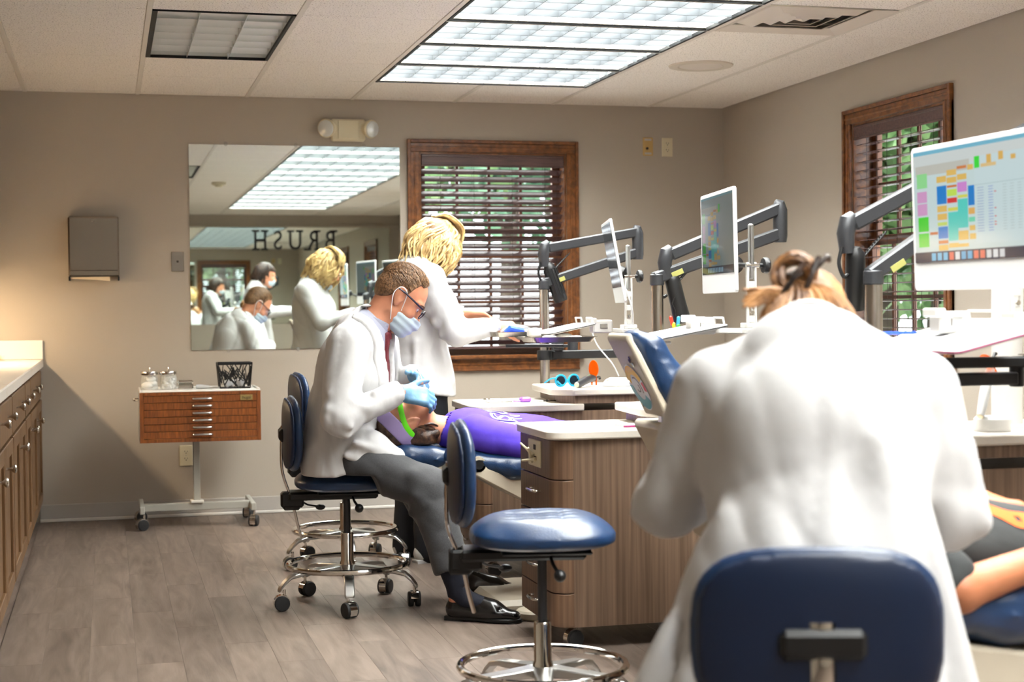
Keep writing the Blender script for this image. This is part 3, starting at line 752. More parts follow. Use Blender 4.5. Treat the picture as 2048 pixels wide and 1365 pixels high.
base_cabinet(7.80, D-.005, [-1, -1], [8.02, 8.35], 'brown cabinet of the left row against the back wall')
base_cabinet(7.31, 7.80, [1], [7.47], 'narrow brown cabinet, second from the back wall')
base_cabinet(6.33, 7.31, [1, -1], [6.62, 7.02], 'brown two-door cabinet, third from the back wall')
base_cabinet(5.35, 6.33, [-1, -1], [5.62, 6.03], 'brown cabinet of the left row, nearest the camera')
t = thing('worktop', 'white marbled stone worktop with a splashback on left cabinets', 'worktop', (FX, 7.2, .865))
obj('slab', MB().b2((XL+.002, 5.3, .868), (FX+.03, D-.002, .912), .005), 'quartz', t, world=True)
obj('splashback', MB().b2((XL+.02, D-.022, .9125), (FX+.03, D-.002, 1.02), .004).b2((XL+.002, 5.3, .9125), (XL+.02, D-.023, 1.02), .004), 'quartz', t, world=True)
t = thing('wall_cabinet', 'brown wall cabinet above the worktop outside the frame', 'cabinet', (XL, 7.3, 1.40))
obj('body', MB().b2((XL+.002, 5.6, 1.40), (XL+.33, D-.01, 2.2), .002), 'cab', t, world=True, smooth=0)
for k in range(7):
    a = 5.62+k*.485; obj('door', MB().b2((XL+.33, a, 1.42), (XL+.35, a+.475, 2.18), .004), 'cab', t, world=True)
t = thing('under_cabinet_lamp', 'warm strip lamp under the wall cabinet outside the frame', 'lamp', (XL+.19, 8.2, 1.378))
obj('housing', MB().b2((-.035, -.55, .004), (.035, .55, .022), .003), 'white_paint', t)
obj('strip', MB().b2((-.025, -.53, -.002), (.025, .53, .004), .001), 'warm_lamp', t)
# ================================================================ casters
def caster_mesh(r=.030, w=.022, gap=.006):
    """twin wheel; hub at the origin, axle along y"""
    m = MB()
    for s_ in (-1, 1): m.lathe([(r*.5, 0), (r*.93, .001), (r, .004), (r, w-.004), (r*.9, w), (r*.45, w+.001)], (0, s_*gap/2 if s_ > 0 else -gap/2-w, 0), 20, Matrix.Rotation(R_(-90), 3, 'X'))
    return m
def hood_mesh(r=.030, w=.030):
    m = MB(); n = 9; vs = []; fs = []
    for k in range(n+1):
        a = R_(-25+205*k/n-10)
        for rr in (r*1.02, r*1.12):
            for y in (-w*.5, w*.5): vs.append((rr*math.cos(a), y, rr*math.sin(a)))
    for k in range(n):
        a = 4*k; b = a+4; fs += [(a, b, b+1, a+1), (a+2, a+3, b+3, b+2), (a, a+2, b+2, b), (a+1, b+1, b+3, a+3)]
    fs += [(0, 1, 3, 2), (4*n, 4*n+2, 4*n+3, 4*n+1)]
    m.add(vs, fs); m.cyl((-r*.35, 0, r*.9), (-r*.35, 0, r*1.75), .006, 10); return m
WHEEL = caster_mesh().mesh('wheel', 'rubber'); HOOD = hood_mesh().mesh('caster', 'chrome')
def caster(parent, x, y, rot, z=.031, name='caster'):
    h = link(name, HOOD, parent, (x, y, z), (0, 0, rot)); link('wheel', WHEEL, h); return h
# ================================================================ the rolling drawer cart by the wall
CX0, CX1, CY, CZ0, CZ1 = .158, .795, 8.46, .474, .742
t = thing('drawer_cart', 'rolling rosewood six-drawer instrument cart against the back wall', 'cart', ((CX0+CX1)/2, 8.65, 0))
obj('case', MB().b2((CX0, CY+.004, CZ0), (CX0+.014, CY+.36, CZ1), .002).b2((CX1-.014, CY+.004, CZ0), (CX1, CY+.36, CZ1), .002).b2((CX0+.014, CY+.004, CZ0), (CX1-.014, CY+.36, CZ0+.012), .002).b2((CX0+.014, CY+.35, CZ0), (CX1-.014, CY+.36, CZ1), .001), 'alu', t, world=True, smooth=0)
obj('front_frame', MB().b2((CX0, CY-.004, CZ0), (CX0+.021, CY+.004, CZ1), .001).b2((CX1-.021, CY-.004, CZ0), (CX1, CY+.004, CZ1), .001).b2((CX0+.021, CY-.004, CZ1-.017), (CX1-.021, CY+.004, CZ1), .001).b2((CX0+.021, CY-.004, CZ0), (CX1-.021, CY+.004, CZ0+.020), .001), 'cherry', t, world=True, smooth=0)
hz = (CZ1-.017-CZ0-.020)/6
for k in range(6):
    z0 = CZ0+.020+k*hz
    d = obj('drawer', MB().b2((CX0+.0215, CY-.002, z0+.0012), (CX1-.0215, CY+.3, z0+hz-.0012), .001), 'cherry', t, world=True, smooth=0)
    m = MB(); xc = .485
    m.tube(bez([(xc-.046, CY, z0+hz*.5), (xc-.044, CY-.016, z0+hz*.5), (xc, CY-.019, z0+hz*.5), (xc+.044, CY-.016, z0+hz*.5), (xc+.046, CY, z0+hz*.5)], 5), .0055, 8)
    obj('handle', m, 'alu', d, world=True)
obj('top', MB().b2((CX0, CY-.004, CZ1), (CX1, CY+.36, CZ1+.006), .002).b2((CX0, CY+.02, CZ1+.006), (CX0+.012, CY+.36, CZ1+.014), .002).b2((CX1-.012, CY+.02, CZ1+.006), (CX1, CY+.36, CZ1+.014), .002).b2((CX0+.012, CY+.348, CZ1+.006), (CX1-.012, CY+.36, CZ1+.014), .002), 'white_paint', t, world=True, smooth=0)
np_ = obj('nameplate', MB().b2((.686, CY-.006, .692), (.752, CY-.002, .721), .001), 'plate_brass', t, world=True)
me = text_mesh('hugal', .022, .0006, 'nameplate_lettering'); me.materials.append(MATS['slot']); me.transform(MX((.719, CY-.0066, .7065), (1, 0, 0), (0, 0, 1), (0, -1, 0))); obj('lettering', me, parent=np_, world=True)
obj('side_handle', MB().tube(bez([(CX0, CY+.06, .70), (CX0-.03, CY+.065, .70), (CX0-.03, CY+.22, .70), (CX0, CY+.225, .70)], 5), .004, 8), 'chrome', t, world=True)
obj('column', MB().b2((.442, 8.62, .135), (.478, 8.66, CZ0), .003), 'cart_paint', t, world=True)
obj('collar', MB().b2((.425, 8.60, .128), (.495, 8.68, .142), .003), 'white_paint', t, world=True)
obj('base_bar', MB().b2((.175, 8.615, .088), (.745, 8.665, .128), .003), 'cart_paint', t, world=True)
for x in (.165, .755):
    f = obj('foot', MB().b2((x-.013, 8.50, .088), (x+.013, 8.90, .128), .003), 'cart_paint', t, world=True)
for x in (.165, .755):
    for y in (8.52, 8.88): caster(t, x-(CX0+CX1)/2, y-8.65, R_(200 if x < .4 else 250))
# things on the cart
TZ1 = CZ1+.0065
def jar(x, y, label, fill):
    t = thing('glass_jar', label, 'jar', (x, y, TZ1), 0, 'glass jars on the cart')
    obj('glass', MB().lathe([(.040, 0), (.046, .003), (.0465, .06), (.044, .072), (.038, .080), (.0365, .080), (.042, .070), (.0445, .058), (.044, .005), (.002, .004)], n=32), 'clear', t)
    obj('lid', MB().lathe([(.047, .080), (.048, .083), (.048, .096), (.046, .099), (.006, .101)], n=32), 'chrome', t)
    obj('knob', MB().lathe([(.003, .10), (.0035, .110), (.006, .116), (.004, .121), (.001, .122)], n=14), 'chrome', t)
    rs = random.Random(len(label))
    if fill == 'rolls':
        m = MB()
        for k in range(56):
            a = rs.random()*6.28; r = .033*math.sqrt(rs.random()); z = .008+.06*rs.random(); d = Vector((rs.uniform(-1, 1), rs.uniform(-1, 1), rs.uniform(-1, 1))).normalized()*.014
            c = Vector((r*math.cos(a), r*math.sin(a), z)); m.cyl(c-d*.6, c+d*.6, .0055, 8)
        o = obj('cotton_rolls', m, 'cotton', t); o['kind'] = 'stuff'
    else:
        for c, r in (((-.012, 0, .024), (.032, .034, .019)), ((.016, .004, .034), (.025, .03, .016)), ((.008, -.004, .058), (.026, .028, .017))):
            obj('cotton_ball', MB().sphere(c, r, 16, 10), 'cotton', t)
jar(.217, 8.665, 'glass jar with cotton balls and metal lid, leftmost on the cart', 'balls')
jar(.316, 8.665, 'glass jar packed with cotton rolls on the cart', 'rolls')
t = thing('instrument_box', 'small shiny steel box beside the glass jars', 'box', (.406, 8.655, TZ1))
obj('body', MB().b2((-.042, -.03, 0), (.042, .03, .028), .006), 'chrome', t); obj('lid', MB().b2((-.044, -.032, .029), (.044, .032, .05), .009), 'chrome', t)
t = thing('paste_tube', 'white squeezed tube lying on the cart', 'tube', (.51, 8.66, TZ1), 0)
obj('body', MB().tube([(-.045, 0, .012), (-.02, 0, .012), (.02, 0, .009), (.045, .002, .004)], [.011, .012, .009, .004], 14, flat=(1, 1.15)), 'white', t)
obj('cap', MB().cyl((.045, .002, .005), (.085, .004, .0045), .004, 10), 'white', t)
# openwork basket
t = thing('basket', 'black openwork plastic basket on the cart', 'basket', (.672, 8.66, TZ1))
m = MB(); rs = random.Random(5)
def wallpt(s, u, z):   # s side 0..3, u -1..1
    k = .080+.012*z/.14; d = .055+.010*z/.14
    return [(u*k, -d, z), (k, u*d, z), (-u*k, d, z), (-k, -u*d, z)][s]
for s_ in range(4):
    for k in range(26 if s_ in (0, 2) else 18):
        u0 = rs.uniform(-1, 1); u1 = max(-1, min(1, u0+rs.uniform(-.9, .9))); z0 = rs.uniform(0.004, .05); z1 = rs.uniform(.08, .132)
        m.tube([wallpt(s_, u0, z0), wallpt(s_, (u0+u1)/2, (z0+z1)/2), wallpt(s_, u1, z1)], .0024+.0012*rs.random(), 5)
obj('lattice', m, 'black', t)
for k, (dx, dy, rz_) in enumerate(((-.035, -.02, .3), (.02, -.025, -.4), (.045, .01, 1.0), (-.02, .02, .1), (.015, .015, 2.0))):
    tag(obj('wrapped_sachet', MB().box((0, 0, .022), (.038, .012, .042), .005, Matrix.Rotation(rz_, 3, 'Z') @ Matrix.Rotation(.2*k-.4, 3, 'Y')), 'paper', loc=(.672+dx, 8.66+dy, TZ1+.006)), ['white sachet at the front left inside the black basket', 'white sachet at the front middle inside the black basket', 'white sachet at the right end inside the black basket', 'white sachet at the back left inside the black basket', 'white sachet at the back middle inside the black basket'][k], 'sachet', 'white sachets in the basket')
m = MB()
for z, r in ((.002, .003), (.138, .005), (.132, .003)): m.tube([wallpt(0, -1, z), wallpt(0, 1, z), wallpt(2, -1, z), wallpt(2, 1, z)], r, 6, closed=True)
for p in ((0, -1), (0, 1), (2, -1), (2, 1)): m.cyl(wallpt(p[0], p[1], 0.002), wallpt(p[0], p[1], .138), .0035, 6)
m.b2((-.08, -.055, 0), (.08, .055, .004), .001)
obj('rim', m, 'black', t)
# ================================================================ stools (local: faces +x, seat centre over the origin)
def seat_vol():
    ps = [rbox((0, 0, .0), (.20, .195, .048), .046), ]
    v = Vol((-.25, -.25, -.09), (.25, .25, .09), .0075)
    def f(X, Y, Z):
        # rounded super-ellipse plan, domed top dipping in the middle
        q = ((np.abs(X)/.205)**2.8+(np.abs(Y)/.198)**2.8)**(1/2.8)
        top = .048-.055*np.clip(q, 0, 1.2)**4-.010*np.exp(-((X+.03)/.09)**2-(Y/.09)**2); bot = -.050+.02*np.clip(q, 0, 1.2)**6
        d = np.maximum(Z-top, bot-Z); return np.maximum(d, (q-1)*.18)
    v.f[:] = f(v.ax[0][:, None, None], v.ax[1][None, :, None], v.ax[2][None, None, :]).astype(np.float32)
    for y in (-.085, -.028, .028, .085): v.cut(rc((-.10, y, .046), (.08, y*1.05, .048), .0075), .010)
    for x in (-.07, -.01, .05): v.cut(rc((x, -.10, .046), (x, .10, .046), .0065), .010)
    return v.mesh('seat', 'vinyl', 2)
def back_vol():
    # backrest: local y width, z height, curved in plan; front is +x
    v = Vol((-.10, -.25, -.2), (.12, .25, .2), .0075)
    def f(X, Y, Z):
        xs = X-.55*Y**2
        q = ((np.abs(Y)/.208)**3.4+(np.abs(Z-.0)/.147)**3.0)**(1/3.2)
        hw = .030-.022*np.clip(q, 0, 1.3)**5
        return np.maximum(np.abs(xs)-hw, (q-1)*.13)
    v.f[:] = f(v.ax[0][:, None, None], v.ax[1][None, :, None], v.ax[2][None, None, :]).astype(np.float32)
    for z in (-.045, .02, .075): v.cut(rc((.030, -.09, z), (.030, .09, z), .006), .008)
    return v.mesh('backrest', 'vinyl', 2)
def shaded_shell_vol():  # thin dark shell behind the backrest; its tone stands for shade
    v = Vol((-.10, -.25, -.2), (.12, .25, .2), .0075)
    def f(X, Y, Z):
        q = ((np.abs(Y)/.200)**3.4+(np.abs(Z)/.139)**3.0)**(1/3.2); return np.maximum(np.abs(X-.55*Y**2+.020)-.017+.012*np.clip(q, 0, 1.3)**5, (q-1)*.13)
    v.f[:] = f(v.ax[0][:, None, None], v.ax[1][None, :, None], v.ax[2][None, None, :]).astype(np.float32); return v.mesh('back_shell', 'shell_shaded', 2)
SEAT = seat_vol(); BACK = back_vol(); SHADED_SHELL = shaded_shell_vol()
def make_stool(label, loc, rotz, seat_z, back_z, back_mat=None, back_x=-.215, first=[None]):
    t = thing('operator_stool', label, 'stool', loc, rotz, 'blue dental stools')
    ps = seat_z
    link('seat', SEAT, t, (0, 0, seat_z))
    m = MB(); m.b2((-.23, -.06, ps-.085), (.12, .06, ps-.052), .008); m.b2((-.12, -.13, ps-.060), (.13, .13, ps-.050), .004); m.b2((-.26, -.035, ps-.115), (-.17, .035, ps-.055), .008)
    obj('mechanism', m, 'black', t)
    m = MB(); m.tube([(.02, -.05, ps-.075), (.02, -.13, ps-.085), (.03, -.19, ps-.10)], .005, 8); m.sphere((.032, -.2, ps-.103), (.017, .026, .017), 12, 8)
    obj('lever', m, 'black', t)
    m = MB(); m.tube([(-.20, .05, ps-.085), (-.15, .10, ps-.12), (-.10, .14, ps-.135)], .004, 8); m.sphere((-.095, .145, ps-.137), (.02, .012, .012), 12, 8)
    obj('lever', m, 'gunmetal', t)
    # back support: flat chrome bar bent behind the backrest
    bx = back_x
    bar = bez([(bx-.035, 0, back_z+.03), (bx-.04, 0, back_z-.07), (bx-.035, 0, back_z-.16), (bx-.0, 0, ps-.09), (bx+.02, 0, ps-.18), (bx+.035, 0, ps-.235)], 6)
    obj('back_bar', MB().tube(bar, .013, 10, flat=(.45, 1.6)), 'chrome', t)
    link('backrest', BACK, t, (bx, 0, back_z)); link('back_shell', SHADED_SHELL, t, (bx, 0, back_z))
    m = MB(); m.b2((bx-.05, -.07, back_z-.03), (bx-.024, .07, back_z+.02), .010); obj('bracket', m, 'black', t)
    m = MB(); m.b2((bx-.035, -.030, ps-.125), (bx+.03, .030, ps-.055), .006); obj('clamp', m, 'black', t)
    obj('gas_column', MB().cyl((0, 0, .27), (0, 0, ps-.07), .0135, 16), 'gunmetal', t)
    obj('column', MB().lathe([(.030, .115), (.030, .17), (.025, .18), (.025, .285), (.022, .29)], n=24), 'chrome', t)
    obj('foot_ring', MB().torus((0, 0, .165), .234, .0115, 64, 10), 'chrome', t)
    for k in range(5):
        a = R_(-93+72*k); c, s = math.cos(a), math.sin(a); n = 7; vs = []; fs = []
        pr = [(.024, .150, .030, .030), (.10, .146, .024, .022), (.19, .140, .020, .018), (.235, .130, .019, .016), (.262, .108, .019, .014), (.279, .086, .019, .014), (.285, .078, .015, .010)]
        for r, z, w_, h_ in pr:
            for sy, sz in ((-1, -1), (1, -1), (1, 1), (-1, 1)): vs.append((r*c-sy*w_*s, r*s+sy*w_*c, z+sz*h_/2))
        for i in range(n-1):
            for q in range(4): l = (q+1) % 4; fs.append((4*i+q, 4*i+l, 4*i+4+l, 4*i+4+q))
        fs += [(3, 2, 1, 0), (4*n-4, 4*n-3, 4*n-2, 4*n-1)]
        lg = obj('base_leg', MB().add(vs, fs), 'alu', t, bev=.004)
        ca = link('caster', HOOD, lg, (.272*c, .272*s, .031), (0, 0, a+R_(30+80*k)))
        link('wheel', WHEEL, lg, (.272*c, .272*s, .031), (0, 0, a+R_(30+80*k)))
    return t
def round_base(t, n=5): pass
STOOL_M = make_stool('blue stool the masked man in the white coat sits on', (.909, 6.12, 0), R_(-4), .512, .69)
make_stool('blue stool standing behind the blonde woman, half hidden by the seated man', (1.045, 7.08, 0), R_(0), .54, .745)
STOOL_F = make_stool('empty blue stool with quilted seat in front of the drawer unit', (1.175, 4.20, 0), R_(-11), .555, .715, back_x=-.228)
make_stool('shaded blue stool seen from behind, under the woman with her back to the camera', (1.170, 2.515, 0), R_(74), .50, .637, back_x=-.225)
# ================================================================ mobile drawer units
def drawer_unit(x, y, w_, rz, label, tall=True, outlet_label=True, ln=1.0):
    """x, y: corner of the drawer face nearest the camera; drawers face -x"""
    t = thing('drawer_unit', label, 'cabinet', (x, y, 0), rz, 'walnut drawer units between the chairs')
    zt = .722
    m = MB(); M = Matrix.Identity(4)
    # plan with rounded near-left corner
    body = [(.06, 0), (ln, 0), (ln, w_), (.03, w_), (.0, w_-.03), (.0, .07)]
    pl = [(ln, 0), (ln, w_), (.04, w_), (.006, w_-.03), (.006, .06)]+[(.006+.05*(1-math.cos(R_(a))), .06-.055*math.sin(R_(a))) for a in range(15, 91, 15)]
    if tall: pl = [(p[0], p[1]) for p in pl]
    obj('carcass', MB().prism(pl, MX((0, 0, .075), (1, 0, 0), (0, 1, 0), (0, 0, 1)), zt-.075), 'laminate', t)
    # drawer fronts stand a little proud of the left face and wrap the near corner
    zs = [(.585, zt-.004), (.455, .581), (.325, .451), (.195, .321), (.078, .191)]
    for i, (a, b) in enumerate(zs):
        pf = [(-.012, .06)]+[(-.012+.052*(1-math.cos(R_(q))), .06-.062*math.sin(R_(q))) for q in range(15, 91, 15)]+[(.06, .002), (.06, .008), (.008, .06), (.008, w_-.006), (-.012, w_-.006)]
        d = obj('panel' if i == 0 else 'drawer', MB().prism(pf, MX((0, 0, a), (1, 0, 0), (0, 1, 0), (0, 0, 1)), b-a), 'laminate_front', t, bev=.002)
        if i:
            zc = (a+b)/2+.012; yc = w_*.5
            obj('handle', MB().tube(bez([(-.012, yc-.05, zc), (-.034, yc-.046, zc), (-.040, yc, zc), (-.034, yc+.046, zc), (-.012, yc+.05, zc)], 5), .005, 8), 'nickel', d)
    yp = w_*.52
    pl_ = obj('outlet_plate', MB().b2((-.017, yp-.08, .612), (-.011, yp+.08, .706), .004), 'ivory', t)
    obj('sockets', MB().b2((-.019, yp-.022, .672), (-.0165, yp+.004, .690), .001).b2((-.019, yp-.03, .635), (-.0165, yp-.006, .650), .001).b2((-.019, yp+.008, .632), (-.0165, yp+.03, .648), .001), 'slot', pl_)
    if outlet_label:
        for (y0, z0, y1, z1) in ((yp+.06, .690, yp-.005, .650), (yp-.042, .682, yp+.02, .628), (yp+.04, .63, yp-.03, .640)):
            obj('plug_lead', MB().tube([(-.05, y0, z0), (-.034, (y0+y1)/2, (z0+z1)/2), (-.02, y1, z1)], [.004, .005, .008], 8), 'ivory', pl_)
    # tops
    ov = .018; lx = .47 if tall else ln+ov
    top = [(lx, -ov), (lx, w_+ov), (.02, w_+ov), (-.03, w_-.02), (-.03, .05)]+[(-.03+.07*(1-math.cos(R_(q))), .05-.068*math.sin(R_(q))) for q in range(15, 91, 15)]
    obj('countertop', MB().prism(top, MX((0, 0, zt), (1, 0, 0), (0, 1, 0), (0, 0, 1)), .031), 'solid_top', t, bev=.006)
    if tall:
        obj('riser', MB().prism([(.43, -.006), (ln, -.006), (ln, w_), (.40, w_), (.385, .09)], MX((0, 0, zt+.031), (1, 0, 0), (0, 1, 0), (0, 0, 1)), .035), 'laminate', t)
        obj('shelf_top', MB().prism([(.42, -ov-.006), (ln+ov, -ov-.006), (ln+ov, w_+ov), (.36, w_+ov), (.335, .10), (.345, .06)], MX((0, 0, zt+.066), (1, 0, 0), (0, 1, 0), (0, 0, 1)), .030), 'solid_top', t, bev=.006)
    for i, (cx, cy) in enumerate(((.07, .05), (.07, w_-.05), (ln-.35, .06), (ln-.06, .05), (ln-.06, w_-.05))):
        caster(t, cx, cy, R_([190, 230, 10, 200, 170][i]))
    return t
U1 = drawer_unit(1.475, 5.075, .44, 0, 'walnut drawer unit with white top standing beside the empty stool', True)
U2 = drawer_unit(1.545, 6.52, .50, R_(-2), 'walnut drawer unit with stepped white top behind the lying patient', True, False)
U3 = drawer_unit(1.70, 3.76, .44, 0, 'walnut drawer unit behind the woman in the foreground at right', True, False, 1.2)
# ================================================================ dental chairs
def cushion(name, prof, y0, hw, mat, parent, res=.009, groove=None):
    """upholstery: side profile chain of (x, z, r) swept across the width with rounded sides"""
    ps = []
    for (a, b) in zip(prof[:-1], prof[1:]):
        ps.append((a, b))
    lo = np.array([min(p[0]-p[2] for p in prof)-.03, y0-hw-.03, min(p[1]-p[2] for p in prof)-.03]); hi = np.array([max(p[0]+p[2] for p in prof)+.03, y0+hw+.03, max(p[1]+p[2] for p in prof)+.03])
    v = Vol(lo, hi, res)
    X, Y, Z = v.ax[0][:, None, None], v.ax[1][None, :, None], v.ax[2][None, None, :]
    for a, b in ps:
        ax, az, ar = a[:3]; bx, bz, br = b[:3]; L2 = (bx-ax)**2+(bz-az)**2
        t = np.clip(((X-ax)*(bx-ax)+(Z-az)*(bz-az))/L2, 0, 1)
        d2 = np.sqrt((X-ax-t*(bx-ax))**2+(Z-az-t*(bz-az))**2); r = ar+(br-ar)*t
        wa = a[3] if len(a) > 3 else 1; wb = b[3] if len(b) > 3 else 1
        q = np.abs(Y-y0)/(hw*(wa+(wb-wa)*t))
        rr = r*np.sqrt(np.clip(1-np.clip((q-.55)/.45, 0, 1)**2.6, .0, 1))
        d = np.maximum(d2-rr-(.0 if True else 0), (q-1)*.5*hw)
        g = v.f; h = np.clip(.5+.5*(g-d)/.02, 0, 1); v.f = (g+(d-g)*h-.02*h*(1-h)).astype(np.float32)
    if parent is not None:
        me = v.mesh(name, mat, 1); return obj(name, me, parent=parent, world=True)
    return v.mesh(name, mat, 1)
# --- chair under the lying patient
YC = 6.0
t = CH1 = thing('dental_chair', 'reclined blue dental chair with the patient in the purple shirt lying on it', 'dental chair', (1.75, YC, 0), 0, 'blue dental chairs')
cushion('headrest', [(1.03, .620, .022, .62), (1.12, .605, .040, .78), (1.22, .592, .042, .9), (1.275, .598, .030, .95)], YC, .15, 'vinyl', t)
cushion('backrest', [(1.275, .600, .030, .62), (1.36, .588, .042, .9), (1.50, .560, .062, 1), (1.66, .555, .075, 1), (1.80, .53, .07, 1)], YC, .27, 'vinyl', t)
cushion('seat', [(1.82, .50, .06, 1), (2.05, .455, .065, 1), (2.25, .48, .06, 1), (2.55, .45, .05, .9), (2.85, .40, .04, .8), (3.05, .38, .03, .7)], YC, .26, 'vinyl', t)
m = MB()
m.add(*(lambda P_: ([(x, y, z) for x, z in P_ for y in (YC-.12, YC+.12)], [tuple(range(0, 2*len(P_), 2)), tuple(reversed(range(1, 2*len(P_), 2)))]+[(2*i, 2*((i+1) % len(P_)), 2*((i+1) % len(P_))+1, 2*i+1) for i in range(len(P_))]))([(1.05, .598), (1.26, .568), (1.29, .556), (1.28, .545), (1.20, .55), (1.08, .575)]))
obj('headrest_shell', m, 'beige', t, world=True, bev=.004)
m = MB(); P_ = [(1.30, .575), (1.345, .60), (1.385, .60), (1.40, .56), (1.62, .50), (1.95, .44), (2.3, .44), (2.3, .36), (1.9, .37), (1.55, .425), (1.36, .53), (1.31, .555)]
m.add([(x, y, z) for x, z in P_ for y in (YC-.245, YC+.245)], [tuple(range(0, 2*len(P_), 2)), tuple(reversed(range(1, 2*len(P_), 2)))]+[(2*i, 2*((i+1) % len(P_)), 2*((i+1) % len(P_))+1, 2*i+1) for i in range(len(P_))])
obj('back_shell', m, 'beige', t, world=True, bev=.006)
pv = obj('pivot', MB().lathe([(.03, 0), (.031, -.008), (.026, -.012), (.026, -.006)], (1.362, YC-.245, .578), 24, Matrix.Rotation(R_(-90), 3, 'X') @ Matrix.Scale(-1, 3, Vector((0, 0, 1)))), 'beige', t, world=True)
obj('pivot_hole', MB().cyl((1.362, YC-.252, .578), (1.362, YC-.2585, .578), .018, 20), 'black', t, world=True)
m = MB()
for k in range(9): m.b2((1.13+.03*k, YC-.055, .46-.004*k), (1.148+.03*k, YC+.055, .565-.006*k), .004)
m.b2((1.12, YC-.045, .44), (1.40, YC+.045, .545), .01)
obj('bellows', m, 'black', t, world=True)
obj('lift_column', MB().b2((1.85, YC-.14, .05), (2.25, YC+.14, .40), .03), 'beige', t, world=True)
obj('base_plate', MB().b2((1.42, YC-.26, .0), (2.6, YC+.26, .05), .02).cyl((1.55, YC-.36, 0), (1.55, YC-.36, .035), .075, 28, .008), 'beige', t, world=True)
# --- upright chair with the sticker on its back
YC2 = 4.58
t = thing('dental_chair', 'upright empty blue dental chair with a colourful sticker on its headrest back', 'dental chair', (1.95, YC2, 0), 0, 'blue dental chairs')
sl = Vector((.118, 0, -.262)).normalized(); nb = Vector((-sl.z, 0, sl.x)) # front normal (+x, up)
nb = Vector((.912, 0, .41)).normalized()
cushion('headrest', [(1.585, 1.078, .024, .6), (1.622, 1.045, .042, .8), (1.676, .945, .052, 1), (1.722, .862, .046, .95), (1.742, .828, .030, .8)], YC2, .12, 'vinyl', t)
bk = [(1.531, 1.092), (1.545, 1.095), (1.553, 1.07), (1.578, 1.03), (1.672, .85), (1.672, .836), (1.655, .832), (1.648, .845), (1.545, 1.04), (1.526, 1.075)]
m = MB(); n_ = len(bk); hw = .095
m.add([(x, y, z) for x, z in bk for y in (YC2-hw, YC2+hw)], [tuple(range(0, 2*n_, 2)), tuple(reversed(range(1, 2*n_, 2)))]+[(2*i, 2*((i+1) % n_), 2*((i+1) % n_)+1, 2*i+1) for i in range(n_)])
sh = obj('headrest_shell', m, 'beige', t, world=True, bev=.008)
# frame of the back face of the shell: runs down from (1.545,1.04) to (1.648,.845)
dn = Vector((1.648-1.545, 0, .845-1.04)).normalized(); out = Vector((dn.z, 0, -dn.x)); c0 = Vector((1.5965, YC2, .9425))+out*.0012
def on_shell(u, v, w_=0): return c0+dn*u+Vector((0, -1, 0))*v+out*w_
stk = obj('sticker', MB().prism([(.082*math.cos(2*PI*k/36), .072*math.sin(2*PI*k/36)) for k in range(36)], MX(on_shell(.022, -.02), dn, (0, -1, 0), out), .0012), 'sticker_white', t, world=True)
def arcpoly(r0, r1, a0, a1, n=14):
    return [(r1*math.cos(R_(a0+(a1-a0)*k/n))*1.1, r1*math.sin(R_(a0+(a1-a0)*k/n))) for k in range(n+1)]+[(r0*math.cos(R_(a1-(a1-a0)*k/n))*1.1, r0*math.sin(R_(a1-(a1-a0)*k/n))) for k in range(n+1)]
for nm, r0, r1, a0, a1, mt in (('print', .042, .071, 115, 255, 'sticker_yellow'), ('print', .040, .071, -95, 55, 'sticker_teal'), ('print', .05, .068, 80, 108, 'sticker_red'), ('print', .030, .034, 60, 200, 'sticker_line'), ('print', .012, .016, -60, 130, 'sticker_line')):
    obj(nm, MB().prism(arcpoly(r0, r1, a0, a1), MX(on_shell(.022, -.02, .0012), dn, (0, -1, 0), out), .0006), mt, stk, world=True)
for u, v in ((-.075, .035), (-.062, .05), (-.085, .05), (.0, -.07), (.09, -.06)): obj('screw', MB().cyl(on_shell(u, v, 0), on_shell(u, v, .004), .005 if u > -.05 else .008, 12), 'chrome', t, world=True)
obj('headrest_post', MB().b2((1.668, YC2-.018, .77), (1.690, YC2+.018, .84), .004), 'alu', t, world=True)
cushion('backrest', [(1.76, .80, .035, .5), (1.80, .74, .055, .8), (1.86, .60, .07, 1), (1.93, .47, .07, 1)], YC2, .26, 'vinyl', t)
m = MB(); P_ = [(1.645, .80), (1.66, .812), (1.78, .812), (1.80, .79), (1.95, .44), (1.86, .42), (1.70, .70)]
m.add([(x, y, z) for x, z in P_ for y in (YC2-.20, YC2+.20)], [tuple(range(0, 2*len(P_), 2)), tuple(reversed(range(1, 2*len(P_), 2)))]+[(2*i, 2*((i+1) % len(P_)), 2*((i+1) % len(P_))+1, 2*i+1) for i in range(len(P_))])
obj('back_shell', m, 'beige', t, world=True, bev=.012)
cushion('seat', [(1.96, .45, .06, 1), (2.3, .45, .06, 1), (2.5, .46, .055, 1), (2.8, .36, .045, .9), (2.98, .25, .035, .8)], YC2, .26, 'vinyl', t)
obj('lift_column', MB().b2((2.0, YC2-.13, .05), (2.4, YC2+.13, .40), .03), 'beige', t, world=True)
obj('base_plate', MB().b2((1.75, YC2-.24, 0), (2.7, YC2+.24, .05), .02), 'beige', t, world=True)
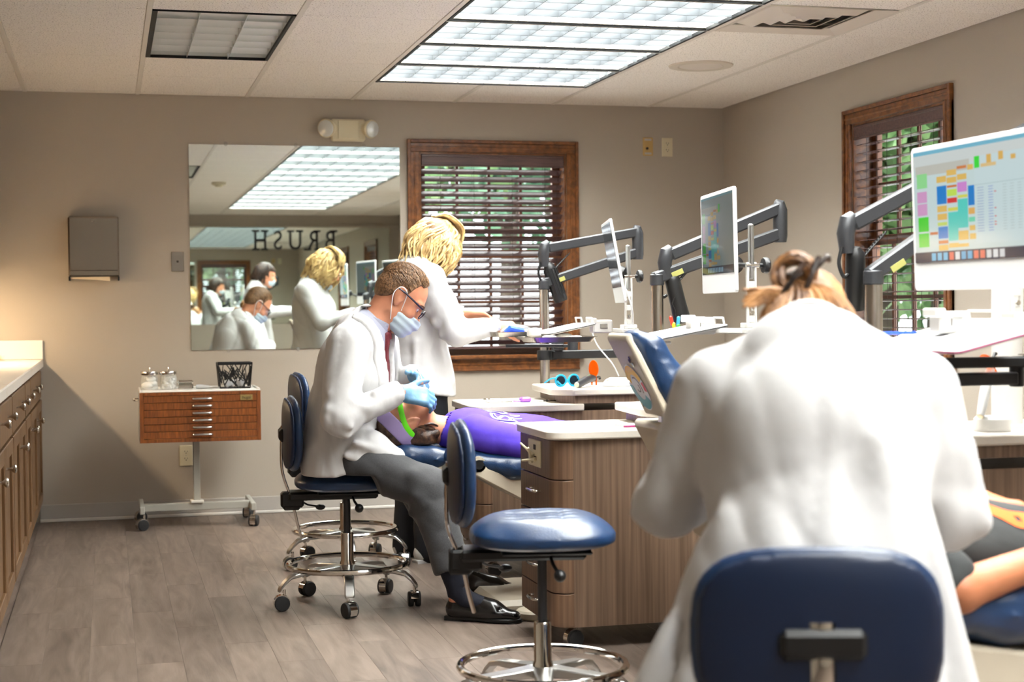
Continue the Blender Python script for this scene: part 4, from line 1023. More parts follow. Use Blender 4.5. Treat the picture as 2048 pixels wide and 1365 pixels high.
# --- chair at the lower right
YC3 = 3.02
t = thing('dental_chair', 'reclined blue dental chair at the lower right edge under the second patient', 'dental chair', (2.0, YC3, 0), 0, 'blue dental chairs')
cushion('headrest', [(1.24, .64, .022, .62), (1.34, .625, .038, .78), (1.44, .61, .036, .95)], YC3, .15, 'vinyl', t)
cushion('backrest', [(1.46, .60, .030, .62), (1.54, .585, .042, .9), (1.64, .560, .060, 1), (1.76, .545, .075, 1), (1.9, .53, .07, 1)], YC3, .27, 'vinyl', t)
cushion('seat', [(1.92, .50, .06, 1), (2.1, .46, .065, 1), (2.35, .48, .06, 1), (2.7, .45, .05, .9), (3.1, .40, .03, .7)], YC3, .26, 'vinyl', t)
m = MB(); P_ = [(1.48, .565), (1.54, .57), (1.68, .485), (1.95, .44), (2.3, .44), (2.3, .34), (1.9, .34), (1.66, .38), (1.54, .50)]
m.add([(x, y, z) for x, z in P_ for y in (YC3-.24, YC3+.24)], [tuple(range(0, 2*len(P_), 2)), tuple(reversed(range(1, 2*len(P_), 2)))]+[(2*i, 2*((i+1) % len(P_)), 2*((i+1) % len(P_))+1, 2*i+1) for i in range(len(P_))])
obj('back_shell', m, 'beige', t, world=True, bev=.01)
obj('lift_column', MB().b2((1.9, YC3-.13, .05), (2.3, YC3+.13, .40), .03), 'beige', t, world=True)
obj('base_plate', MB().b2((1.6, YC3-.24, 0), (2.6, YC3+.24, .05), .02), 'beige', t, world=True)
# ================================================================ poles with folding lamp arms
def bar(m, a, b, w_, h_, r=.006):
    """rectangular bar from a to b, height h_ (in the vertical plane), width w_"""
    a = Vector(a); b = Vector(b); d = (b-a); L = d.length; d.normalize(); up = (Vector((0, 0, 1))-d*d.z).normalized(); s = d.cross(up)
    m.box((a+b)/2, (L, w_, h_), r, Matrix(((d.x, s.x, up.x), (d.y, s.y, up.y), (d.z, s.z, up.z))))
def lamp_pole(x, y, ztop, elbow, knuckle, head_dir, label, ringed=True, pr=.024):
    """elbow, knuckle: offsets of the arm joints from the pole top"""
    t = thing('exam_lamp', label, 'exam lamp', (x, y, 0), 0, 'poles with folding dark lamp arms')
    obj('pole', MB().cyl((0, 0, .0), (0, 0, ztop), pr, 28).cyl((0, 0, 0), (0, 0, .02), .05, 28, .004), 'steel', t)
    obj('collar', MB().lathe([(pr+.001, .925), (pr+.012, .925), (pr+.013, .93), (pr+.013, .965), (pr+.012, .97), (pr+.001, .97)], n=28).b2((pr, -.02, .925), (pr+.035, .02, .97), .004), 'black', t)
    E = Vector(elbow)+Vector((0, 0, ztop)); K = Vector(knuckle)+Vector((0, 0, ztop)); Z = Vector((0, 0, ztop))
    d = (E-Z); dh = Vector((d.x, d.y, 0)).normalized()
    m = MB(); bar(m, Z-dh*.015+Vector((0, 0, .022)), E+Vector((0, 0, -.03)), .044, .046); m.cyl((0, 0, ztop-.004), (0, 0, ztop+.04), pr+.004, 20, .004)
    la = obj('lower_arm', m, 'gunmetal', t)
    m = MB(); bar(m, Z+dh*.025+d.normalized()*.03+Vector((dh.y*.0225, -dh.x*.0225, .022)), Z+dh*.07+d.normalized()*.03+Vector((dh.y*.0225, -dh.x*.0225, .022+.045*d.z/d.length)), .002, .02, .0005); obj('label', m, 'label_yellow', la)
    m = MB(); m.tube([E+Vector((0, 0, -.065)), E+Vector((0, 0, -.04)), E+Vector((0, 0, .0)), E+Vector((0, 0, .06)), E+Vector((-.006, 0, .085)), E+Vector((-.02, 0, .092))], [.024, .028, .028, .028, .024, .012], 14)
    obj('elbow', m, 'gunmetal', t)
    m = MB(); T_ = E+Vector((0, 0, .068)); bar(m, T_, K, .044, .046); obj('upper_arm', m, 'gunmetal', t)
    m = MB(); m.tube([K+Vector((.004, 0, .026)), K+Vector((-.012, 0, .012)), K+Vector((-.022, 0, -.03)), K+Vector((-.018, 0, -.09))], [.018, .028, .028, .022], 12); obj('knuckle', m, 'gunmetal', t)
    hd = Vector(head_dir).normalized(); h0 = K+Vector((.010, 0, -.10)); m = MB()
    Mr = hd.to_track_quat('Z', 'Y').to_matrix()
    h = obj('lamp_head', MB().lathe([(.014, -.03), (.026, -.015), (.030, .0), (.031, .09), (.034, .15), (.030, .165), (.024, .165)], h0, 20, Mr), 'black', t)
    if ringed:
        m = MB()
        for k in range(12): a = 2*PI*k/12; o = Mr @ Vector((.032*math.cos(a), .032*math.sin(a), 0)); m.cyl(h0+o+hd*.0, h0+o+hd*.13, .0032, 6)
        obj('cooling_fin', m, 'black', h)
    # coiled lead between the arms
    c0 = K+Vector((.03, -.01, -.10)); c1 = K+Vector((.10, -.01, -.03)); pts = []
    for k in range(90): u = k/89; a = u*2*PI*9; p = c0.lerp(c1, u); pts.append(p+Vector((.006*math.cos(a), .009*math.sin(a), .007*math.cos(a))))
    obj('coiled_lead', MB().tube(pts, .0022, 5), 'black', t)
    m = MB(); m.tube(bez([K+Vector((-.04, -.01, -.07)), K+Vector((-.05, -.01, -.12)), K+Vector((-.035, -.01, -.16)), K+Vector((-.015, 0, -.155))], 5), .006, 8); obj('grip', m, 'black', t)
    return t
LP1 = lamp_pole(2.023, 7.15, 1.265, (.475, 0, .205), (.02, 0, .195), (.10, 0, -.28), 'steel pole with folding dark lamp arm in front of the back window', pr=.0235)
lamp_pole(2.033, 5.60, 1.259, (.51, 0, .227), (.053, 0, .113), (.07, 0, -.28), 'steel pole with folding dark lamp arm left of the room corner', False, pr=.0235)
LP3 = lamp_pole(2.243, 4.27, 1.238, (.555, 0, .42), (-.039, .06, .183), (.03, .06, -.28), 'steel pole with folding dark lamp arm before the right window', False, pr=.0272)
t = thing('key_charms', 'small bunch of coloured charms hanging from the middle lamp arm', 'charms', (2.086, 5.55, 1.14))
obj('cord', MB().tube([(0, 0, .07), (-.012, 0, .045), (.0, 0, .02), (0, 0, .0)], .0025, 6), 'black', t)
for k, (mt, dx, dz) in enumerate((('toy_red', -.014, -.02), ('toy_yellow', -.006, -.045), ('toy_blue', .010, -.022), ('toy_green', .006, -.05))): obj('charm', MB().box((dx, -.004*k, dz), (.014, .012, .04), .005, Matrix.Rotation(R_(10*k-15), 3, 'Y')), mt, t)
# ================================================================ monitors
def monitor(cx, cy, cz, face, lean, label, content, w_=.547, h_=.388):
    """cx, cy, cz: centre; face: heading of the screen normal (radians from +x); lean: tilt, top towards the viewer"""
    t = thing('monitor', label, 'monitor', (cx, cy, cz), 0, 'white all-in-one monitors')
    n = Vector((math.cos(face), math.sin(face), 0)); s = Vector((0, 0, 1)).cross(n); up = Vector((0, 0, 1))
    n2 = (n*math.cos(lean)-up*math.sin(lean)).normalized(); u2 = n2.cross(s)
    M = MX((0, 0, 0), s, u2, n2)              # u = to the viewer's right, v = up, w = out of the screen
    m = MB(); m.prism(rrect(w_, h_, .014), M @ Matrix.Translation((0, 0, -.010)), .012); obj('case', m, 'white', t, bev=.002)
    sw, shh = w_-.026, .300*h_/.388; v0 = h_/2-.013-shh
    obj('screen', MB().prism([(-sw/2, v0), (sw/2, v0), (sw/2, v0+shh), (-sw/2, v0+shh)], M @ Matrix.Translation((0, 0, .0018)), .0008), 'screen_black', t, smooth=0)
    # picture: flat print of coloured rectangles
    vs = []; fs = []; cols_ = []
    for lay, (a, b, c, d, col) in enumerate(content):
        o = len(vs); z = .0028+.000012*lay
        for (uu, vv) in ((a, b), (c, b), (c, d), (a, d)): vs.append(M @ Vector((-sw/2+uu*sw, v0+shh*(1-vv), z)))
        fs.append((o, o+1, o+2, o+3) if d < b else (o+3, o+2, o+1, o)); cols_.append(lin(col))
    me = bpy.data.meshes.new('screen_picture'); me.from_pydata(vs, [], fs); at = me.attributes.new('Col', 'FLOAT_COLOR', 'CORNER')
    at.data.foreach_set('color', np.repeat(np.array(cols_, dtype=np.float32), 4, 0).ravel()); me.materials.append(SCR); obj('screen_picture', me, parent=t)
    return t
SCR = bpy.data.materials.new('screen_light'); SCR.use_nodes = True
_n = SCR.node_tree.nodes; _a = _n.new('ShaderNodeAttribute'); _a.attribute_name = 'Col'; _p = _n['Principled BSDF']
SCR.node_tree.links.new(_a.outputs['Color'], _p.inputs['Emission Color']); _p.inputs['Base Color'].default_value = (.01, .01, .01, 1); _p.inputs['Roughness'].default_value = .12; _p.inputs['Specular IOR Level'].default_value = .22; _p.inputs['Emission Strength'].default_value = .62
def schedule(seed, full=True):
    r = random.Random(seed); bgc = (206, 226, 226); T = []
    T.append((0, 0, 1, 1, bgc)); T.append((0, 0, 1, .035, (120, 190, 214))); T.append((0, .035, 1, .16, (214, 222, 220))); T.append((.02, .13, .52, .22, (200, 200, 190)))
    blk = [(.03, .20, .13, .33, (150, 226, 150)), (.03, .36, .125, .46, (216, 160, 206)), (.03, .47, .125, .575, (216, 160, 206)), (.035, .59, .135, .72, (60, 216, 40)), (.035, .735, .135, .86, (60, 216, 40)), (.145, .73, .22, .755, (200, 110, 60)),
           (.22, .245, .31, .30, (232, 192, 100)), (.22, .33, .31, .49, (10, 130, 214)), (.22, .505, .31, .56, (232, 192, 100)), (.22, .575, .31, .63, (232, 192, 100)), (.22, .65, .31, .68, (206, 226, 110)), (.225, .69, .315, .795, (10, 130, 214)), (.225, .81, .315, .84, (204, 110, 50)), (.225, .85, .315, .90, (232, 192, 100)),
           (.315, .20, .405, .25, (232, 192, 100)), (.315, .265, .405, .315, (232, 192, 100)), (.315, .335, .405, .355, (214, 120, 60)), (.315, .37, .405, .43, (200, 232, 90)), (.315, .445, .405, .49, (220, 50, 50)), (.32, .53, .41, .56, (220, 220, 90)), (.32, .57, .41, .82, (84, 214, 202)), (.32, .84, .41, .88, (232, 192, 100)),
           (.41, .18, .495, .205, (216, 130, 70)), (.41, .25, .495, .30, (232, 192, 100)), (.41, .32, .495, .405, (214, 140, 216)), (.41, .43, .50, .455, (220, 220, 90)), (.41, .465, .50, .715, (84, 214, 202)), (.41, .74, .50, .82, (232, 192, 100)), (.41, .85, .50, .88, (232, 192, 100)),
           (.505, .18, .555, .225, (232, 192, 100)), (.505, .36, .56, .53, (10, 130, 214)), (.505, .55, .56, .605, (232, 180, 96)), (.505, .63, .56, .67, (110, 220, 180)), (.51, .70, .56, .745, (232, 192, 100)), (.51, .77, .60, .82, (232, 192, 100)), (.61, .80, .70, .85, (232, 192, 100))]
    T += blk
    T.append((.565, .12, 1, .86 if full else .7, (208, 228, 230))); T.append((.565, .12, .61, .22, (60, 226, 60))); T.append((.67, .12, .71, .19, (228, 184, 96))); T.append((.62, .19, .75, .22, (230, 200, 140))); T.append((.77, .11, .81, .18, (228, 184, 96))); T.append((.87, .15, .91, .19, (228, 184, 96)))
    T.append((.565, .36, 1, .365, (180, 200, 204)))
    for k in range(17):
        y = .385+k*.023; T.append((.585, y, .64, y+.008, (170, 186, 214))); T.append((.68, y, .72, y+.008, (160, 176, 220)))
        for q in (.80, .86, .92): T.append((q, y, q+.03, y+.006, (188, 204, 206)))
        if k in (2, 8, 11, 13, 14): T.append((.73, y, .745, y+.009, (220, 60, 60)))
    T.append((0, .905, 1, 1, (12, 36, 70)))
    for k in range(12): T.append((.16+k*.055, .918, .20+k*.055, .985, r.choice([(120, 200, 240), (230, 236, 240), (240, 120, 100), (90, 150, 230), (220, 226, 230), (90, 180, 230)])))
    return T
dark = [(0, 0, 1, 1, (88, 100, 100)), (0, 0, 1, .03, (70, 110, 120))]+[(a, b, c, d, tuple(int(v*.55) for v in e)) for a, b, c, d, e in schedule(3)[3:-14] if c < .62]+[(.0, .9, 1, 1, (18, 22, 34))]+[(.2+.05*k, .92, .235+.05*k, .98, (90, 120, 140)) for k in range(10)]
black = [(0, 0, 1, 1, (16, 20, 20)), (0, 0, 1, .03, (60, 80, 84))]
MON1 = monitor(2.145, 6.473, 1.37, R_(180-14), R_(10), 'white monitor turned nearly edge-on in front of the back window', black, .509, .361)
MON2 = monitor(2.103, 5.162, 1.401, R_(180-9), R_(1), 'white monitor in the middle with window reflections on its screen', dark, .509, .361)
monitor(2.150, 3.575, 1.405, R_(180+1.5), R_(1.7), 'large white monitor at the right edge showing a coloured schedule', schedule(2))
def monitor_stand(x, y, zb, zt, label, arm_to, knob_z, puck_to, r=.013):
    t = thing('monitor_stand', label, 'monitor stand', (x, y, zb), 0, 'slotted white monitor stands')
    h = zt-zb
    m = MB(); m.b2((-.018, -.007, .0), (-.010, .007, h*.62), .002); m.b2((.010, -.007, 0), (.018, .007, h*.62), .002)
    for k in range(4): m.b2((-.010, -.007, h*(.02+.17*k)), (.010, .007, h*(.09+.17*k)), .002)
    obj('slotted_plate', m, 'offwhite', t)
    obj('upright', MB().cyl((0, .0, h*.45), (0, 0, h), .0105, 14, .004), 'alu', t)
    obj('base', MB().b2((-.03, -.03, -.012), (.03, .03, .006), .003).cyl((0, 0, -.03), (0, 0, -.012), .045, 24, .003), 'offwhite', t)
    for k in (.12, .33): obj('bolt', MB().cyl((0, -.012, h*k), (0, -.006, h*k), .007, 10), 'chrome', t)
    kz = knob_z-zb
    kn = obj('knob', MB().lathe([(.008, 0), (.008, .012), (.026, .014), (.028, .018), (.028, .030), (.024, .034)], (.028, -.004, kz), 10, Matrix.Rotation(R_(90), 3, 'Y')), 'black', t)
    obj('knob_shaft', MB().cyl((-.02, -.004, kz), (.03, -.004, kz), .007, 12), 'chrome', kn)
    pk = Vector(puck_to)-Vector((x, y, zb))
    obj('pivot', MB().lathe([(.030, 0), (.031, .004), (.031, .022), (.018, .03), (.010, .04)], pk, 24, (Vector((0, 0, kz))-pk).to_track_quat('Z', 'Y').to_matrix()).cyl(pk, (0, 0, kz), .008, 10), 'black', t)
    a = Vector(arm_to)-Vector((x, y, zb)); m = MB(); bar(m, (0, 0, -.022), a, .035, .018, .003); obj('arm', m, 'offwhite', t)
    m = MB(); m.b2((a.x-.085, a.y-.03, a.z-.012), (a.x+.005, a.y+.03, a.z+.046), .006); m.b2((a.x-.10, a.y-.036, a.z+.03), (a.x-.07, a.y+.036, a.z+.054), .004); obj('bracket', m, 'offwhite', t)
    obj('latch', MB().b2((a.x-.055, a.y-.034, a.z+.008), (a.x-.02, a.y-.029, a.z+.03), .002), 'alu', t)
    return t
monitor_stand(2.206, 6.445, 1.091, 1.445, 'slotted white stand behind the edge-on monitor', (2.111, 6.417, 1.074), 1.308, (2.168, 6.464, 1.328))
monitor_stand(2.130, 4.929, 1.11, 1.454, 'slotted white stand behind the middle monitor', (1.985, 4.929, 1.091), 1.312, (2.13, 5.087, 1.319))
t = monitor_stand(2.34, 3.66, 1.145, 1.40, 'slotted white stand below the large monitor at right', (2.16, 3.62, 1.110), 1.28, (2.19, 3.60, 1.33))
for nm_, pts in (('monitor_cable', [(2.160, 6.417, 1.254), (2.18, 6.40, 1.25), (2.208, 6.40, 1.16), (2.222, 6.42, 1.078), (2.26, 6.42, .95)]), ('monitor_cable', [(2.135, 4.97, 1.19), (2.150, 4.96, 1.15), (2.165, 4.95, 1.07)])):
    obj('cable', MB().tube(bez(pts, 8), .0035, 6), 'white', MON1 if pts[0][1] > 6 else MON2, world=True)
# ================================================================ trays
def paper_tray(c, ux, uy, w_, d_, label, papers=1, rail=True):
    """tilted white tray: ux, uy directions, w_ along ux, d_ along uy"""
    t = thing('writing_tray', label, 'tray', c, 0, 'tilted white writing trays')
    ux = Vector(ux).normalized(); uy = Vector(uy); uy = (uy-ux*uy.dot(ux)).normalized(); n = ux.cross(uy)
    M = MX((0, 0, 0), ux, uy, n)
    obj('board', MB().prism(rrect(w_, d_, .02), M @ Matrix.Translation((0, 0, -.010)), .010), 'offwhite', t, bev=.002)
    obj('edge', MB().prism(rrect(w_+.004, d_+.004, .021), M @ Matrix.Translation((0, 0, -.0065)), .0025), 'magenta' if papers > 1 else 'black', t)
    for k in range(papers):
        sh_ = obj('paper_sheet', MB().prism([(-w_*.40+.01*k, -d_*.40), (w_*.36+.02*k, -d_*.42), (w_*.38+.02*k, d_*.38), (-w_*.38+.01*k, d_*.40)], M @ Matrix.Translation((0, 0, .0006+.0016*k)) @ Matrix.Rotation(R_(3*k), 4, 'Z'), .0012), 'paper', t)
    if rail: obj('clip_rail', MB().tube([M @ Vector(p) for p in ((w_*.47, -d_*.42, 0), (w_*.47, -d_*.42, .022), (w_*.47, -d_*.15, .022), (w_*.47, -d_*.15, 0))], .004, 8).tube([M @ Vector(p) for p in ((w_*.47, d_*.12, 0), (w_*.47, d_*.12, .022), (w_*.47, d_*.42, .022), (w_*.47, d_*.42, 0))], .004, 8), 'offwhite', t)
    return t
paper_tray((1.874, 6.343, 1.088), (.96, .0, .19), (0, 1, 0), .215, .28, 'white writing tray with papers below the edge-on monitor')
paper_tray((1.869, 4.957, 1.092), (.96, 0, .17), (0, 1, 0), .26, .30, 'white writing tray with papers below the middle monitor')
paper_tray((2.13, 3.58, 1.098), (.95, .0, .22), (0, 1, 0), .33, .50, 'white writing tray with papers and a violet edge below the large monitor', 2)
for x, y, lb in ((1.747, 6.324, 'cream pivot knob at the left end of the far writing tray'), (1.716, 4.938, 'cream pivot arm at the left end of the middle writing tray')):
    t = thing('tray_pivot', lb, 'pivot', (x, y, 1.054)); obj('body', MB().lathe([(.03, 0), (.034, .004), (.034, .02), (.028, .034), (.002, .037)], n=24), 'offwhite', t)
    obj('arm', MB().b2((-.02, -.02, -.008), (.12, .02, .004), .004), 'offwhite', t)
def metal_tray(c, w_, d_, rz, label):
    t = thing('instrument_tray', label, 'tray', c, rz, 'metal instrument trays')
    m = MB(); vs = []; fs = []
    lv = [(w_*.90, d_*.88, .0), (w_, d_, .020), (w_*1.03, d_*1.04, .021), (w_*1.03, d_*1.04, .019), (w_*.995, d_*.99, .0185), (w_*.895, d_*.87, -.0015)]
    pls = [[(x, y, z) for x, y in rrect(a, b, .03, 4)] for a, b, z in lv]; k_ = len(pls[0])
    for p in pls: vs += p
    for i in range(len(lv)):
        j = (i+1) % len(lv)
        if i < len(lv)-1:
            for q in range(k_): l = (q+1) % k_; fs.append((i*k_+q, i*k_+l, j*k_+l, j*k_+q))
    fs.append(tuple(range(k_))); fs.append(tuple(range((len(lv)-1)*k_, len(lv)*k_)))
    obj('pan', m.add(vs, fs), 'steel', t)
    return t
metal_tray((1.818, 6.231, 1.033), .28, .22, R_(4), 'shallow steel instrument tray under the far writing tray')
t = metal_tray((1.80, 6.93, 1.045), .20, .26, 0, 'dark-sided steel tray under the hand of the blonde woman')
for i, (dx, dy, r) in enumerate(((-.05, -.02, .02), (.03, .03, .024), (.06, -.04, .018))):
    tag(obj('gauze_wad', MB().sphere((0, 0, 0), (r*1.7, r*1.4, r*.7), 10, 6), 'cotton', loc=(1.828+dx, 6.231+dy, 1.0335+.7*r)), ['small white gauze wad at the left of the steel tray', 'larger white gauze wad in the middle of the steel tray', 'small white gauze wad at the right of the steel tray'][i], 'gauze', 'gauze wads on the steel tray')
t = thing('wrapped_retainer', 'glossy blue wrapped packet on the dark tray at the blonde woman', 'packet', (1.815, 6.93, 1.052))
obj('blue_piece', MB().tube([(-.045, 0, .012), (-.02, 0, .026), (.01, 0, .02), (.045, 0, .014)], [.008, .018, .016, .012], 10, flat=(1, 1.5)), 'blue_pen', t)
obj('wrap', MB().tube([(-.06, .02, .008), (0, .03, .03), (.05, .025, .022), (.10, .02, .012)], [.01, .022, .02, .012], 10), 'clear', t)
t = LP1; BASE[t.name] = Vector((0, 0, 0))
def off(p, q=(0, -.03, .94)): return tuple(a+b for a, b in zip(p, q))
m = MB(); bar(m, off((.03, -.02, .010)), off((.33, -.12, .014)), .045, .04, .004); obj('tray_arm', m, 'black', t)
m = MB(); bar(m, off((-.27, -.28, .062)), off((-.02, -.36, .062)), .06, .014, .002); bar(m, off((-.02, -.36, .06)), off((.05, -.03, .05)), .04, .014, .002); obj('tray_arm', m, 'black', t)
m = MB(); bar(m, (2.02, 7.12, 1.0245), (1.83, 6.25, 1.0245), .04, .014, .002); obj('tray_arm', m, 'black', t)
obj('swivel', MB().cyl(off((.05, -.02, .03)), off((.05, -.02, .075)), .03, 20, .003).cyl(off((.12, -.04, .03)), off((.12, -.04, .075)), .024, 20, .003), 'gunmetal', t)
# station 3 hardware
t = LP3; off = lambda p: (p[0]-.221, p[1]-.42, p[2]+.97)
m = MB(); bar(m, off((-.02, -.1, .045)), off((.36, -.22, .050)), .05, .028, .004); obj('tray_arm', m, 'black', t)
m = MB(); bar(m, off((-.02, -.1, .000)), off((.34, -.15, .003)), .05, .034, .004); bar(m, off((-.01, -.1, 0)), off((.22, .42, 0)), .05, .034, .004); obj('tray_arm', m, 'gunmetal', t)
obj('hinge', MB().cyl(off((.36, -.22, .0)), off((.36, -.22, .07)), .024, 18, .003).cyl(off((.345, -.15, -.02)), off((.345, -.15, .05)), .02, 18, .003), 'black', t)
t = metal_tray((2.47, 3.40, 1.022), .40, .30, R_(-3), 'steel tray at the right edge below the large monitor')
t = thing('mast', 'thick white column standing on the right drawer unit', 'column', (2.495, 3.95, .8185))
obj('column', MB().lathe([(.060, 0), (.060, .006), (.043, .012), (.0425, .52), (.044, .56)], n=32), 'offwhite', t)
t = thing('charging_base', 'round white charging base on the right drawer unit', 'charger', (2.385, 3.85, .8185))
obj('body', MB().lathe([(.050, 0), (.052, .004), (.050, .034), (.044, .041), (.01, .042)], n=32), 'white', t)
def curing_light(loc, M3, label, mat):
    t = thing('curing_light', label, 'curing light', loc, 0, 'curing lights with orange shields')
    m = MB(); m.T = M3.to_4x4(); m.tube([(-.075, 0, .0), (-.05, 0, .0), (0, 0, .006), (.05, 0, .008), (.085, 0, .002)], [.0105, .013, .015, .0145, .010], 14); b = obj('handle', m, mat, t)
    m = MB(); m.T = M3.to_4x4(); m.lathe([(.003, -.003), (.009, -.002), (.0105, .002)], (-.076, 0, 0), 14, Matrix.Rotation(R_(90), 3, 'Y')); obj('end_cap', m, 'ivory', b)
    m = MB(); m.T = M3.to_4x4(); m.tube([(.085, 0, .002), (.115, 0, .004), (.13, 0, .002), (.133, 0, -.006)], [.004, .004, .0045, .005], 10); obj('light_tip', m, 'black', t)
    m = MB(); m.T = M3.to_4x4(); m.b2((.03, -.006, .017), (.045, .006, .0215), .002); obj('button', m, 'toy_green', b)
    m = MB(); m.T = M3.to_4x4(); rr = [(.020*math.sin(R_(a))*1.0, .038-.030*math.cos(R_(a))*(1 if a < 90 or a > 270 else 1.15)) for a in range(0, 360, 24)]
    vs = [(.078+(.004 if k else 0)+.10*u*u, u, v) for k in (0, 1) for u, v in rr]; n = len(rr)
    m.add(vs, [tuple(range(n)), tuple(reversed(range(n, 2*n)))]+[(i, n+i, n+(i+1) % n, (i+1) % n) for i in range(n)])
    m.b2((.076, -.012, -.022), (.081, -.006, .010), .001); m.b2((.076, .006, -.022), (.081, .012, .010), .001)
    obj('shield', m, 'orange_clear', t); return t
# local +x runs along the handle towards the tip
U2Z = .8185
curing_light((2.06, 6.62, U2Z+.022), Matrix.Scale(1.2, 3) @ Matrix.Rotation(R_(48), 3, 'Z') @ Matrix.Rotation(R_(-5), 3, 'Y'), 'grey curing light with orange shield lying by the blue sunglasses', 'gunmetal')
curing_light((2.365, 3.85, .925), Matrix.Rotation(R_(38), 3, 'Z') @ Matrix.Rotation(R_(-56), 3, 'Y'), 'white curing light with orange shield standing in the round charger at right', 'white')
t = thing('sunglasses', 'turquoise children sunglasses with dark lenses on the stepped shelf', 'sunglasses', (1.975, 6.66, U2Z+.001))
for s_ in (-1, 1):
    c = Vector((.034*s_+.01, -.01+.012*s_, .029)); Mr = Matrix.Rotation(R_(22), 3, 'Z') @ Matrix.Rotation(R_(90), 3, 'X') @ Matrix.Diagonal((1.1, .95, 1)).to_3x3()
    l_ = obj('rim', MB().torus(c, .026, .0045, 28, 8, Mr), 'cyan_plastic', t); obj('lens', MB().lathe([(.025, -.001), (.025, .001)], c, 24, Mr), 'lens_dark', l_)
    obj('temple', MB().tube(bez([c+Vector((.02*s_, 0, .01)), c+Vector((.026*s_-.01, .03, .008)), c+Vector((.02*s_-.035, .07, -.012))], 5), .0035, 8), 'cyan_plastic', t)
obj('temple_tip', MB().tube([(-.045, -.03, .028), (-.025, -.02, .012), (-.01, -.015, .006)], [.006, .005, .004], 8), 'cyan_plastic', t)
obj('bridge', MB().cyl((.0, -.012, .03), (.02, -.006, .03), .004, 8), 'cyan_plastic', t)
t = thing('receiver_base', 'white rounded device base with a thin cable on the stepped shelf', 'device', (2.225, 6.64, U2Z))
me = sdf('body', [rc((-.03, 0, .0), (.03, 0, 0), .05, .046)], 'white', .004, keeps=[half((0, 0, 1), .0005)], disp=lambda X, Y, Z: .012*(Z/.05))
obj('body', me, parent=t); obj('button', MB().box((-.06, -.02, .030), (.014, .008, .006), .002, Matrix.Rotation(R_(-40), 3, 'Y')), 'vent', t)
tag(obj('device_cable', MB().tube(bez([(2.225, 6.64, U2Z+.045), (2.20, 6.66, .92), (2.17, 6.78, 1.0), (2.155, 6.82, 1.07), (2.175, 6.9, 1.11)], 8), .003, 6), 'white'), 'thin white cable rising from the white device on the shelf', 'cable')
# on the lower top of the far unit
ZT = .7535
t = thing('bite_mold', 'small purple plastic mold lying on the far white counter', 'dental tool', (1.80, 6.70, ZT))
obj('block', MB().b2((-.02, -.022, 0), (.026, .022, .022), .006), 'plum', t); obj('handle', MB().b2((-.052, -.008, .002), (-.018, .008, .009), .003), 'plum', t); obj('hole', MB().cyl((.0255, 0, .012), (.028, 0, .012), .006, 12), 'black', t)
t = thing('note_pad', 'white paper pad on the far white counter', 'pad', (1.685, 6.72, ZT)); obj('sheets', MB().b2((-.05, -.045, 0), (.05, .045, .007), .001), 'paper', t); obj('pen', MB().cyl((-.05, -.052, .004), (.05, -.05, .004), .003, 8), 'nickel', t)
t = thing('probe', 'small dark tipped tool at the end of the far white counter', 'dental tool', (1.905, 6.66, ZT)); obj('shaft', MB().cyl((-.03, 0, .005), (.03, .004, .005), .0022, 8), 'black', t); obj('collar', MB().sphere((-.012, .001, .006), .0055, 12, 8), 'black', t); obj('sleeve', MB().cyl((-.06, 0, .005), (-.03, 0, .005), .0035, 10), 'white', t)
t = thing('mirror_tool', 'small clear and silver holder on the far white counter edge', 'dental tool', (1.665, 6.86, ZT)); obj('ring', MB().torus((0, 0, .006), .014, .0035, 24, 8), 'chrome', t); obj('stem', MB().cyl((.014, 0, .006), (.06, -.01, .006), .003, 8), 'chrome', t)
t = thing('note_sheet', 'white sheet on the near drawer unit top', 'paper', (1.80, 5.22, ZT)); obj('sheet', MB().b2((-.055, -.05, 0), (.07, .06, .004), .001), 'paper', t)
tag(obj('marker', MB().tube([(-.04, 0, .0045), (.02, .002, .0045), (.03, .002, .0045)], [.004, .004, .002], 8), 'magenta', loc=(1.775, 5.13, ZT)), 'dark magenta pen on the near drawer unit top', 'pen')
tag(obj('marker', MB().tube([(-.05, 0, .0045), (.04, 0, .0045), (.05, 0, .0045)], [.0042, .0042, .002], 8), 'blue_pen', loc=(2.02, 3.70, 1.0945)), 'blue pen on the writing tray at right', 'pen')
t = thing('floor_box', 'flat steel floor plate beside the drawer unit', 'floor plate', (1.50, 5.75, 0)); obj('plate', MB().b2((-.06, -.1, 0), (.14, .12, .006), .002), 'alu', t)
for p in ((-.045, -.085), (-.045, .105), (.12, .105)): obj('screw', MB().cyl((p[0], p[1], .006), (p[0], p[1], .009), .007, 12), 'chrome', t)
